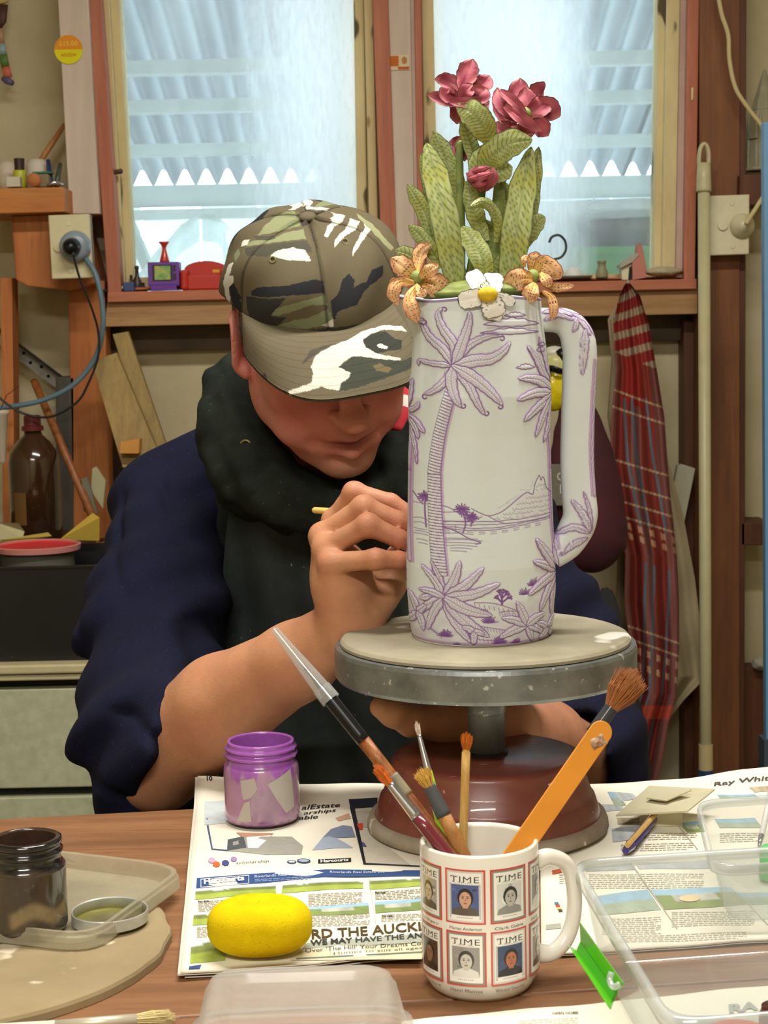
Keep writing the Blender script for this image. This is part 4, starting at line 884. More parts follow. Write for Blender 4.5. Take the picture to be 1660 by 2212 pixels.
obj('clip_hook', *tube(spline([PZ(1322, 2100, TZ + .066), PZ(1318, 2118, TZ + .062), PZ(1326, 2132, TZ + .060), PZ(1340, 2126, TZ + .062)], 12), .0018, 8), m_rim, tb, smooth=True)
bin_('small_storage_box', 'small clear plastic box standing behind the large one at the right edge', [(1545, 1872), (1900, 1850), (1800, 1712), (1511, 1732)], TZ + .050, TZ + .0048, .010, .0022)
t = thing('water_brush', 'white-handled brush standing in the small clear box', 'paintbrush', tuple(PZ(1638, 1826, TZ + .01)))
a_, b_ = PZ(1641, 1828, TZ + .012), P(1672, 1690, 1.36); obj('handle', *tube([a_ + (b_ - a_) * .15, b_], [.0022, .0032], 12), plain('white_plastic', '#e6e4e0', .3), t, smooth=True); obj('ferrule', *tube([a_, a_ + (b_ - a_) * .16], [.0014, .0024], 12), m_silver, t, smooth=True)
a_ = PZ(1668, 1892, TZ + .008)
tag(obj('green_cap', *lathe([(0, 0), (.009, 0), (.0095, .002), (.0085, .022), (.0075, .024), (0, .024)], (a_[0], a_[1], TZ + .0062), 24), plain('mint_plastic', '#56c86e', .4), smooth=True), 'green plastic cap standing in the small clear box', 'pot')  # a loose cap, turned as a small closed cylinder
a_ = PZ(1598, 2222, TZ + .018)
tag(obj('red_lid', *lathe([(0, .010), (.017, .010), (.0195, .0085), (.0200, .001), (.0195, 0), (0, 0)], (a_[0], a_[1], TZ + .0065), 48), plain('red_plastic', '#d0483f', .35), smooth=True), 'round red plastic lid inside the large clear box at the bottom edge', 'dish')  # taken for a lid, turned as a shallow closed disc
a_ = PZ(1664, 2220, TZ + .02)
tag(obj('dark_pot', *lathe([(0, 0), (.010, 0), (.0115, .002), (.0115, .016), (.010, .019), (.010, .021), (0, .021)], (a_[0] + .008, a_[1] + .012, TZ + .0065), 40), plain('maroon_plastic', '#4a1c1c', .3), smooth=True), 'small dark maroon pot in the bottom right corner of the large box', 'pot')
# ------------------------------------------------------------------ the pitcher: relief and line work drawn on a canvas
PX0, PY0, PW, PH, SSC = 836, 640, 484, 790, 2          # canvas covers this part of the drawing, 2 samples per unit
ch = np.zeros((PH * SSC, PW * SSC), np.float32); cl = np.zeros_like(ch); cw = np.zeros_like(ch)   # relief, line, wash
def win(x0, x1, y0, y1):
    i0, i1 = max(0, int((y0 - PY0) * SSC)), min(PH * SSC, int((y1 - PY0) * SSC) + 1); j0, j1 = max(0, int((x0 - PX0) * SSC)), min(PW * SSC, int((x1 - PX0) * SSC) + 1)
    if i1 <= i0 or j1 <= j0: return None
    yy, xx = np.mgrid[i0:i1, j0:j1]; return i0, i1, j0, j1, PX0 + xx / SSC, PY0 + yy / SSC
def dist_path(X_, Y_, pts):
    best = np.full(X_.shape, 1e9); tt = np.zeros(X_.shape); sd_ = np.zeros(X_.shape); L = np.r_[0, np.cumsum(np.hypot(*np.diff(pts, axis=0).T))]
    for k in range(len(pts) - 1):
        a, b = pts[k], pts[k + 1]; d = b - a; l2 = d @ d + 1e-9; t = np.clip(((X_ - a[0]) * d[0] + (Y_ - a[1]) * d[1]) / l2, 0, 1)
        dx, dy = X_ - a[0] - t * d[0], Y_ - a[1] - t * d[1]; dd = np.hypot(dx, dy); m = dd < best
        best[m] = dd[m]; tt[m] = (L[k] + t[m] * (L[k + 1] - L[k])); sd_[m] = np.sign(d[0] * dy[m] - d[1] * dx[m])
    return best, tt, sd_, L[-1]
def pline(pts, w=.9, dark=1.0, n=None, engrave=.3):
    pts = np.array(pts, float); pts = spline(pts, n or max(2, 5 * len(pts))) if len(pts) > 2 else pts
    q = win(pts[:, 0].min() - 4, pts[:, 0].max() + 4, pts[:, 1].min() - 4, pts[:, 1].max() + 4)
    if q is None: return
    i0, i1, j0, j1, X_, Y_ = q; d, *_ = dist_path(X_, Y_, pts); v = np.clip(w * 1.2 - d + .5, 0, 1) * min(1, dark * 1.15)
    cl[i0:i1, j0:j1] = np.maximum(cl[i0:i1, j0:j1], v); ch[i0:i1, j0:j1] -= v * engrave
def pleaf(pts, w, curl=0, tick=6.5, raise_=3.2, wash=.5):
    pts = spline(np.array(pts, float), 22) if len(pts) > 2 else spline(np.array(pts, float), 12)
    q = win(pts[:, 0].min() - w - 4, pts[:, 0].max() + w + 4, pts[:, 1].min() - w - 4, pts[:, 1].max() + w + 4)
    if q is None: return
    i0, i1, j0, j1, X_, Y_ = q; d, t, s, L = dist_path(X_, Y_, pts); u = t / L
    hw = w * .5 * (np.minimum(1, u * 3.2 + .28)) * np.sqrt(np.clip(1 - u ** 2.4, 0, 1)) + .5 + .5 * np.sin(t * .35)
    ins = d < hw; k = np.clip(d / hw, 0, 1); H_ = ch[i0:i1, j0:j1]; C_ = cl[i0:i1, j0:j1]; W_ = cw[i0:i1, j0:j1]
    prof = raise_ * (.55 + .45 * np.sqrt(1 - k ** 2)) * sm((hw - d) / 1.6) - 1.0 * np.exp(-(d / 1.1) ** 2)
    H_[ins] = np.maximum(H_[ins] * .35, prof[ins]); C_[ins] *= .08; W_[ins] = wash * (.35 + .65 * k[ins] ** 2)
    ol = np.clip(1.7 - np.abs(d - hw), 0, 1); mr = np.clip(1.15 - d, 0, 1) * (u < .95)
    tk = ((t + d * .8) % tick < 1.1) & (d > 1.5) & (d < hw * np.where(s > 0, .62, .8)) & (u > .1); C_[:] = np.maximum(C_, np.maximum(ol * .85, mr * .8)); C_[tk] = np.maximum(C_[tk], .62)
    out = (d > hw) & (d < hw + 5); W_[out] = np.maximum(W_[out], .35 * (1 - (d[out] - hw[out]) / 5))
    if curl:
        e, dr = pts[-1], pts[-1] - pts[-3]; a = atan2(dr[1], dr[0]); R_ = 5.5; c_ = e + R_ * np.array([-sin(a), cos(a)]) * curl
        pline([c_ + R_ * (1 - .05 * k_) * np.array([cos(a - curl * pi / 2 + curl * k_ * .55), sin(a - curl * pi / 2 + curl * k_ * .55)]) for k_ in range(8)], 1.3)
def z3(*p): return [(840 + a * .2892, 640 + b * .2892) for a, b in p]
def z4(*p): return [(860 + a * .2771, 1020 + b * .2771) for a, b in p]
def trunk(pts, w, ribs=6.4):
    pts = spline(np.array(pts, float), 60); q = win(pts[:, 0].min() - w, pts[:, 0].max() + w, pts[:, 1].min() - 4, pts[:, 1].max() + 4)
    i0, i1, j0, j1, X_, Y_ = q; d, t, s, L = dist_path(X_, Y_, pts); hw = w / 2 * (.85 + .3 * t / L); ins = d < hw
    ph = ((t + .12 * d * s) % ribs) / ribs
    H_ = ch[i0:i1, j0:j1]; C_ = cl[i0:i1, j0:j1]; W_ = cw[i0:i1, j0:j1]
    H_[ins] = (4.0 * np.sqrt(np.clip(1 - (d / hw) ** 2, 0, 1)) + 1.3 * ph)[ins]; rib = ins & (ph < .27); C_[ins] = 0; C_[rib] = .9; W_[ins] = np.where((s < 0), .30, .12)[ins]
    e = np.clip(1.5 - np.abs(d - hw), 0, 1) * (s != 0); C_[:] = np.maximum(C_, e * .8); out = (d > hw) & (d < hw + 5) & (s < 0); W_[out] = np.maximum(W_[out], .6)
def rope(pts, w, side=1, ribs=5.0):
    pts = spline(np.array(pts, float), 50); q = win(pts[:, 0].min() - w - 3, pts[:, 0].max() + w + 3, pts[:, 1].min() - 4, pts[:, 1].max() + 4)
    i0, i1, j0, j1, X_, Y_ = q; d, t, s, L = dist_path(X_, Y_, pts); ins = d < w / 2; ph = ((t + d * s) % ribs) / ribs
    H_ = ch[i0:i1, j0:j1]; C_ = cl[i0:i1, j0:j1]; W_ = cw[i0:i1, j0:j1]; H_[ins] = (2.4 * np.sqrt(1 - (2 * d / w) ** 2 * .9))[ins] + ph[ins] * .8; C_[ins & (ph < .28)] = .75; W_[ins] = .3
    out = (d >= w / 2) & (d < w / 2 + 6); W_[out] = np.maximum(W_[out], .75); C_[:] = np.maximum(C_, np.clip(1.2 - np.abs(d - w / 2), 0, 1) * .7)
# horizon, islands and mountain first (flat line work)
r_ = np.random.default_rng(5)
for k_, (y0, y1) in enumerate(((388, 372), (412, 398), (425, 410), (440, 420), (455, 440), (468, 452))):
    pts = z4(*[(350 + i * 44, y0 + (max(0, i - 9)) * -1.8 + r_.normal() * 1.5 + 14 * sin(i * .25) * (k_ > 1)) for i in range(20)])
    if k_ < 4: pline(pts, .8, .8)
    else:
        for i in range(0, 18, 2): pline(pts[i:i + 2], .7, .65)
mt = z4((800, 312), (860, 270), (910, 232), (985, 186), (1020, 200), (1040, 200), (1055, 130), (1092, 68), (1108, 105), (1122, 82), (1140, 110), (1150, 160), (1195, 212))
pline(mt, .9, .85); pline(z4((345, 270), (400, 285), (440, 312)), .8, .8); pline(z4((560, 288), (620, 320), (690, 345), (760, 330), (800, 312)), .8, .85); pline(z4((345, 320), (430, 315)), .8, .7); pline(z4((690, 350), (760, 390), (820, 410)), .8, .7); pline(z4((350, 395), (430, 385), (560, 380), (640, 350)), .8, .7)
for (y0, a, b) in ((225, 960, 1190), (262, 905, 1190), (300, 850, 1190), (332, 800, 1190), (362, 730, 1190), (175, 1060, 1160), (140, 1062, 1150)):
    for x_ in np.arange(a, b, 24):
        if r_.uniform() < .8: pline(z4((x_, y0 + r_.normal() * 6), (x_ + 12, y0 + 10 + r_.normal() * 5), (x_ + 20, y0 + 5)), .7, .45, 4)
q = win(*[f for f in (z4((900, 0))[0][0], z4((1195, 0))[0][0], z4((0, 190))[0][1], z4((0, 395))[0][1])]); cw[q[0]:q[1], q[2]:q[3]] = .10
for (a, b) in (((930, 160), (1010, 170)), ((760, 290), (850, 245)), ((820, 255), (905, 205)), ((1020, 150), (1040, 100))): pline(z4(a, b), .6, .3)
for cx_, cy_, R_, n_ in ((490, 300, 52, 26), (560, 355, 46, 24), (212, 210, 46, 22)):
    for k_ in range(n_):
        a = 2 * pi * k_ / n_ + r_.uniform(-.1, .1); L_ = R_ * r_.uniform(.7, 1.25); pline(z4((cx_, cy_), (cx_ + L_ * cos(a), cy_ + L_ * sin(a) * .8)), 1.1, .95)
pline(z4((500, 330), (515, 400), (495, 470)), 1.6, .8); pline(z4((440, 420), (440, 470)), 1.0, .6); pline(z4((218, 220), (215, 320), (222, 440)), 1.6, .8); pline(z4((560, 380), (555, 420)), 1.4, .8)
for (y0, a, b) in ((440, 350, 420), (480, 360, 560), (515, 360, 600), (530, 355, 640), (548, 360, 610), (572, 370, 600), (590, 400, 560), (610, 400, 520), (545, 150, 230), (570, 165, 230), (500, 130, 235), (480, 140, 235), (460, 130, 230), (420, 130, 230), (385, 130, 235), (262, 130, 230)):
    pline(z4((a, y0), ((a + b) / 2, y0 + r_.normal() * 5 - 3), (b, y0 + 4)), .8, .65)
pline(z4((352, 432), (440, 460), (540, 515), (625, 545), (590, 558)), 1.0, .85); pline(z4((130, 180), (170, 235), (200, 270)), 1.2, .8)
# coral-like shrub, grass tufts
def branch(x, y, a, L, d):
    x1, y1 = x + L * cos(a), y + L * sin(a); pline(z4((x, y), (x1, y1)), 1.0 + .35 * d, .95)
    if d > 0:
        for da in (-.55, .1, .6): branch(x1, y1, a + da + r_.normal() * .15, L * .68, d - 1)
branch(780, 1020, -pi / 2, 48, 3); branch(775, 1000, -pi * .75, 30, 2); branch(790, 1000, -pi * .2, 36, 2)
def tuft(cx_, cy_, R_, n_, w=1.0, a0=-pi, a1=0):
    for k_ in range(n_):
        a = a0 + (a1 - a0) * (k_ + .5) / n_; L_ = R_ * r_.uniform(.7, 1.1); pline(z4((cx_ + 12 * cos(a), cy_), (cx_ + L_ * cos(a), cy_ + L_ * sin(a))), w, .9)
for a in ((680, 1160, 62, 14), (350, 1275, 60, 16), (760, 1325, 60, 16), (1030, 900, 60, 12), (960, 960, 50, 10), (540, 1270, 45, 10), (890, 1330, 40, 10), (640, 1090, 45, 9), (440, 1350, 40, 9), (1090, 1260, 40, 9)): tuft(*a)
q = win(*[z4((a, 0))[0][0] if k_ < 2 else z4((0, a))[0][1] for k_, a in enumerate((60, 1240, 1000, 1380))]); 
yy_ = (np.arange(q[0], q[1]) - q[0]) / (q[1] - q[0]); cw[q[0]:q[1], q[2]:q[3]] = np.maximum(cw[q[0]:q[1], q[2]:q[3]], (.12 + .45 * yy_)[:, None] * (.6 + .4 * np.sin(q[4] * .12) * np.sin(q[5] * .17)))
for a, b, c_ in (((570, 1000), (720, 1010), (900, 1075)), ((600, 1180), (700, 1200), (800, 1220)), ((480, 1250), (620, 1290), (760, 1300)), ((760, 1080), (850, 1075), (940, 1100)), ((200, 1180), (260, 1240), (330, 1270))):
    pline(z4(a, b, c_), .9, .7)
    for k_ in range(9):
        f = k_ / 9; x_, y_ = a[0] + (c_[0] - a[0]) * f, a[1] + (c_[1] - a[1]) * f; pline(z4((x_, y_ + 4), (x_ + 6, y_ + 28)), .8, .6)
# trunk, ropes at the panel edges
trunk(z3((470, 760), (430, 900), (385, 1080), (350, 1314)) + z4((292, 60), (292, 300), (300, 520), (318, 790)), 27)
rope(z4((1205, -10), (1208, 200), (1218, 450), (1238, 660)), 9); rope(z4((108, 0), (98, 200), (92, 450), (96, 720)), 7); rope(z3((1205, 1060), (1218, 1180), (1224, 1330)), 8); rope(z3((185, 1130), (178, 1220), (172, 1330)), 6)
# fronds
C0_ = (498, 565)
for pts, w_, cu in (([(340, 545), (262, 525), (252, 560)], 22, 0), ([(430, 450), (330, 350), (290, 240), (305, 235)], 36, 1), ([(590, 440), (680, 382), (780, 352), (850, 358)], 32, 1),
                    ([(510, 430), (430, 300), (398, 200), (425, 150)], 40, 1), ([(545, 450), (590, 330), (615, 240), (618, 180)], 44, 0), ([(440, 670), (350, 745), (285, 770)], 34, -1), ([(650, 530), (760, 520), (850, 470), (905, 405)], 50, 0),
                    ([(600, 700), (660, 830), (710, 915)], 38, -1), ([(480, 680), (505, 790), (545, 860)], 46, -1), ([(620, 640), (740, 740), (840, 850)], 50, 1)):
    pleaf(z3(C0_, *pts), w_ * .2892 * 1.75, cu)
C1_ = (1245, 790)
for pts, w_ in (([(1190, 560), (1150, 450), (1135, 375)], 24), ([(1140, 600), (1085, 500), (1035, 435)], 34), ([(1150, 700), (1060, 670), (965, 665)], 48), ([(1100, 775), (950, 820)], 44), ([(1110, 880), (1000, 975)], 42), ([(1160, 930), (1120, 1020), (1090, 1090)], 34), ([(1205, 1000), (1155, 1140)], 30)): pleaf(z3(C1_, *pts), w_ * .2892 * 1.6)
for pts, w_ in (([(175, 900), (230, 865), (250, 825)], 24), ([(160, 880), (190, 760), (208, 660)], 26), ([(180, 930), (240, 990), (285, 1050)], 30), ([(180, 950), (225, 1030), (240, 1095)], 26), ([(185, 1000), (215, 1150), (226, 1280)], 18)): pleaf(z3(*pts), w_ * .2892 * 1.6)
C2_ = (345, 965)
for tip, w_ in (((255, 690), 30), ((185, 735), 36), ((160, 1000), 40), ((130, 1140), 40), ((220, 1235), 40), ((470, 685), 44), ((645, 735), 46), ((768, 858), 50), ((540, 1310), 46), ((680, 1268), 58), ((702, 1102), 54), ((160, 925), 34)):
    m_ = ((C2_[0] + tip[0]) / 2 + (C2_[1] - tip[1]) * .06, (C2_[1] + tip[1]) / 2 + (tip[0] - C2_[0]) * .06); pleaf(z4(C2_, m_, tip), w_ * .2771 * 1.6)
C3_ = (975, 1195)
for tip, w_ in (((1015, 1330), 34), ((1120, 1290), 36), ((760, 1278), 44), ((780, 1125), 40), ((895, 1010), 40), ((1120, 1130), 44)): pleaf(z4(C3_, ((C3_[0] + tip[0]) / 2, (C3_[1] + tip[1]) / 2 - 10), tip), w_ * .2771 * 1.6)
C4_ = (1250, 830)
for tip, w_ in (((1180, 1150), 40), ((1080, 1105), 44), ((990, 965), 50), ((1030, 712), 44), ((1058, 548), 46), ((1215, 620), 26)): pleaf(z4(C4_, ((C4_[0] + tip[0]) / 2 - 8, (C4_[1] + tip[1]) / 2 - 12), tip), w_ * .2771 * 1.6)
for c_, tips in (((150, 1110), ((85, 960), (80, 1210), (215, 1040), (190, 1250))), ((1150, 1260), ((1050, 1190), (1215, 1160), (1190, 1340), (1080, 1335))), ((560, 1230), ((480, 1190), (640, 1250), (560, 1330)))):
    for tip in tips: pleaf(z4(c_, ((c_[0] + tip[0]) / 2 + 6, (c_[1] + tip[1]) / 2 - 8), tip), 15)
# clouds
def cloud(x0, x1, y, h_):
    pts_u = [(x0 + (x1 - x0) * i / 10, y - h_ * sin(pi * i / 10) * (1 + .3 * (i % 2))) for i in range(11)]; pts_l = [(x0 + (x1 - x0) * i / 10, y + h_ * .45 * sin(pi * i / 10) * (1 + .3 * (i % 2))) for i in range(11)]
    pline(z3(*pts_u), .9, .85); pline(z3(*pts_l), .9, .85)
    q = win(*[z3((a, 0))[0][0] for a in (x0 + 20, x1 - 20)], *[z3((0, a))[0][1] for a in (y - h_ * .6, y + h_ * .3)]); cw[q[0]:q[1], q[2]:q[3]] = np.maximum(cw[q[0]:q[1], q[2]:q[3]], .18); ch[q[0]:q[1], q[2]:q[3]] += .8
cloud(715, 1135, 275, 38); cloud(690, 1130, 335, 26); cloud(870, 1030, 215, 20); cloud(948, 1092, 590, 22); cloud(1110, 1180, 470, 22); cloud(1120, 1190, 430, 16); pline(z3((740, 300), (900, 300), (1100, 310)), .8, .5); pline(z3((160, 355), (215, 360), (180, 385)), .8, .7)
# handle decoration
for pts, w_ in (([(1190, 250), (1290, 215), (1400, 255)], 40), ([(1180, 195), (1290, 185), (1420, 225)], 36), ([(1430, 235), (1420, 300), (1395, 345)], 40), ([(1440, 240), (1490, 300), (1530, 370)], 40), ([(1490, 330), (1480, 480), (1462, 655)], 60), ([(1400, 210), (1500, 260), (1570, 380)], 30)): pleaf(z3(*pts), w_ * .2892)
for pts, w_ in (([(1520, 520), (1500, 360), (1458, 225)], 30), ([(1510, 530), (1450, 400), (1365, 288)], 60), ([(1500, 545), (1380, 500), (1250, 548)], 56), ([(1480, 590), (1370, 640), (1265, 720)], 50)): pleaf(z4(*pts), w_ * .2771)
rope([(1296, 800), (1289, 900), (1285, 1000), (1289, 1090)], 7)
ch2 = np.clip(ch, -1.5, 6.5)
for _ in range(2): ch2[1:-1, 1:-1] = (ch2[1:-1, 1:-1] * 2 + ch2[:-2, 1:-1] + ch2[2:, 1:-1] + ch2[1:-1, :-2] + ch2[1:-1, 2:]) / 6
def samp(A, x, y):
    u = np.clip((x - PX0) * SSC, 0, PW * SSC - 1.01); v = np.clip((y - PY0) * SSC, 0, PH * SSC - 1.01); i, j = v.astype(int), u.astype(int); a, b = v - i, u - j
    return A[i, j] * (1 - a) * (1 - b) + A[i + 1, j] * a * (1 - b) + A[i, j + 1] * (1 - a) * b + A[i + 1, j + 1] * a * b
# ------------------------------------------------------------------ body
KP = YWH / FPX                                           # metres per drawing unit
XP = P(1040, 1390, YWH)[0]; ZB = zt_ + .0022
pyt, pyb = 664., 1392.
rowy = np.linspace(pyt, pyb, 590); ysz = ZB + (pyb - rowy) * KP
Rpx = np.interp(rowy, [664, 690, 740, 800, 870, 950, 1050, 1150, 1230, 1300, 1360, 1385, 1392], [138, 138, 142, 147, 153, 152, 154, 157, 161, 161, 157, 153, 149])
cxp = np.interp(rowy, [664, 800, 1000, 1392], [1041, 1046, 1042, 1041])
af = np.linspace(-pi / 2, pi / 2, 400); ab = np.linspace(pi / 2, 3 * pi / 2, 130)[1:-1]; ang = np.r_[af, ab]; NA = len(ang)
px_ = cxp[:, None] + Rpx[:, None] * np.sin(ang)[None] * np.where(np.cos(ang) >= -1e-6, 1, -1)[None]; py_ = np.repeat(rowy[:, None], NA, 1)
edge = np.abs(np.cos(ang))[None] ** .35
Hh = samp(ch2, px_, py_) * (.25 + .75 * edge); Ll = samp(cl, px_, py_); Ww = samp(cw, px_, py_)
sp_k = sm((770 - rowy) / 105)[:, None] ** 1.6 * np.exp(-((np.mod(ang + pi / 2 + pi, 2 * pi) - pi) / .42) ** 2)[None]
Rr = (Rpx[:, None] + Hh * 1.0 + 46 * sp_k) * KP
zz_ = ysz[:, None] + 0 * Rr + sp_k * .004
zz_ += (sm((690 - rowy) / 26)[:, None] * .0012 * np.sin(ang * 3 + 1)[None])
Xp = XP + (cxp[:, None] - 1040) * KP + Rr * np.sin(ang)[None]; Yp = YWH - Rr * np.cos(ang)[None]
G_ = np.stack([Xp, Yp, zz_], -1)
rim_d = np.clip(1 - (rowy - pyt) / 4.5, 0, 1)[:, None] * np.ones((1, NA)); Ll = np.maximum(Ll, np.where(rowy[:, None] < 669, .75, 0)); Ww = np.maximum(Ww, sm((rowy - 1378) / 8)[:, None] * .7)
base = lin('#d3dcda'); lil = lin('#b185bb'); pur = lin('#774791')
cc = base * (1 - Ww[..., None] * .95) + lil * Ww[..., None] * .95; cc = cc * (1 - Ll[..., None] * .97) + pur * Ll[..., None] * .97
# inner wall down from the rim
inn_r = []; 
for dz, dr in ((.0008, -.0015), (.0004, -.0030), (-.004, -.0038), (-.03, -.005), (-.09, -.006), (-.2, -.006), (-.265, -.010)):
    g = G_[0].copy(); c_ = np.array([XP, YWH]); v_ = g[:, :2] - c_; l_ = np.linalg.norm(v_, axis=1)[:, None]; s_ = np.clip((-dz - .004) / .02, 0, 1); l2 = (l_ * (1 - s_) + (138 * KP) * s_) + dr; g[:, :2] = c_ + v_ / l_ * l2; g[:, 2] = g[:, 2] + dz if dz > -.01 else ysz[0] + dz; inn_r.append(g)
G2 = np.concatenate([np.array(inn_r)[::-1], G_], 0); nr = len(G2); cI = np.tile(base, (len(inn_r), NA, 1)); cA_ = np.concatenate([cI, cc], 0)
I_ = np.arange(nr * NA).reshape(nr, NA); J_ = np.roll(I_, -1, 1); F = np.stack([I_[:-1], I_[1:], J_[1:], J_[:-1]], -1).reshape(-1, 4)
m_clay = vcol('underglazed_bisque', .62, spec=.35, var=.06, vscale=40, bumps=.00015, bscale=500)
pit = thing('ceramic_pitcher', 'tall white ceramic pitcher with lilac palm relief and modelled flowers rising from its mouth', 'pitcher', (XP, YWH, ZB))
obj('pitcher_body', G2.reshape(-1, 3), F, m_clay, pit, col=cA_.reshape(-1, 3), smooth=True)
obj('pitcher_bottom', *lathe([(0, 0), (149 * KP, 0), (148 * KP, .004), (0, .004)], (XP, YWH, ZB - .0002), 96), plain('bisque', '#dfe0d8', .7), pit)
# handle: flattened, slightly angular strap
hp = [(1166, 712), (1200, 713), (1228, 718), (1250, 738), (1261, 775), (1260, 840), (1256, 930), (1254, 1020), (1257, 1090), (1259, 1140), (1243, 1178), (1222, 1205), (1196, 1228)]
hp3 = spline([A3(XP + (x - 1040) * KP, YWH, ZB + (pyb - y) * KP) for x, y in hp], 260); hw_ = np.interp(np.linspace(0, 1, 260), [0, .1, .2, .3, .5, .8, .9, 1], [26, 26, 32, 37, 36, 38, 35, 26]) * KP
T_ = np.gradient(hp3, axis=0); T_ /= np.linalg.norm(T_, axis=1)[:, None]; Bv = np.array([0, 1., 0]); th = np.linspace(0, 2 * pi, 120, endpoint=False)
ce, se = np.cos(th), np.sin(th); sq = lambda v, e: np.sign(v) * np.abs(v) ** e
V = []; 
for i in range(260):
    n_ = np.cross(T_[i], Bv); n_ /= np.linalg.norm(n_); V.append(hp3[i] + np.outer(sq(ce, .75) * hw_[i], n_) + np.outer(sq(se, .8) * .0115, Bv))
V = np.array(V); hx = 1040 + (V[..., 0] - XP) / KP; hy = pyb - (V[..., 2] - ZB) / KP
Hh = samp(ch2, hx, hy); Ll = samp(cl, hx, hy); Ww = samp(cw, hx, hy); front = (V[..., 1] - YWH)
V[..., 1] += np.sign(front) * Hh * KP * .6
cc = base * (1 - Ww[..., None] * .95) + lil * Ww[..., None] * .95; cc = cc * (1 - Ll[..., None] * .97) + pur * Ll[..., None] * .97
I_ = np.arange(260 * 120).reshape(260, 120); J_ = np.roll(I_, -1, 1); F = np.stack([I_[:-1], I_[1:], J_[1:], J_[:-1]], -1).reshape(-1, 4)
obj('pitcher_handle', V.reshape(-1, 3), F, m_clay, pit, col=cc.reshape(-1, 3), smooth=True)
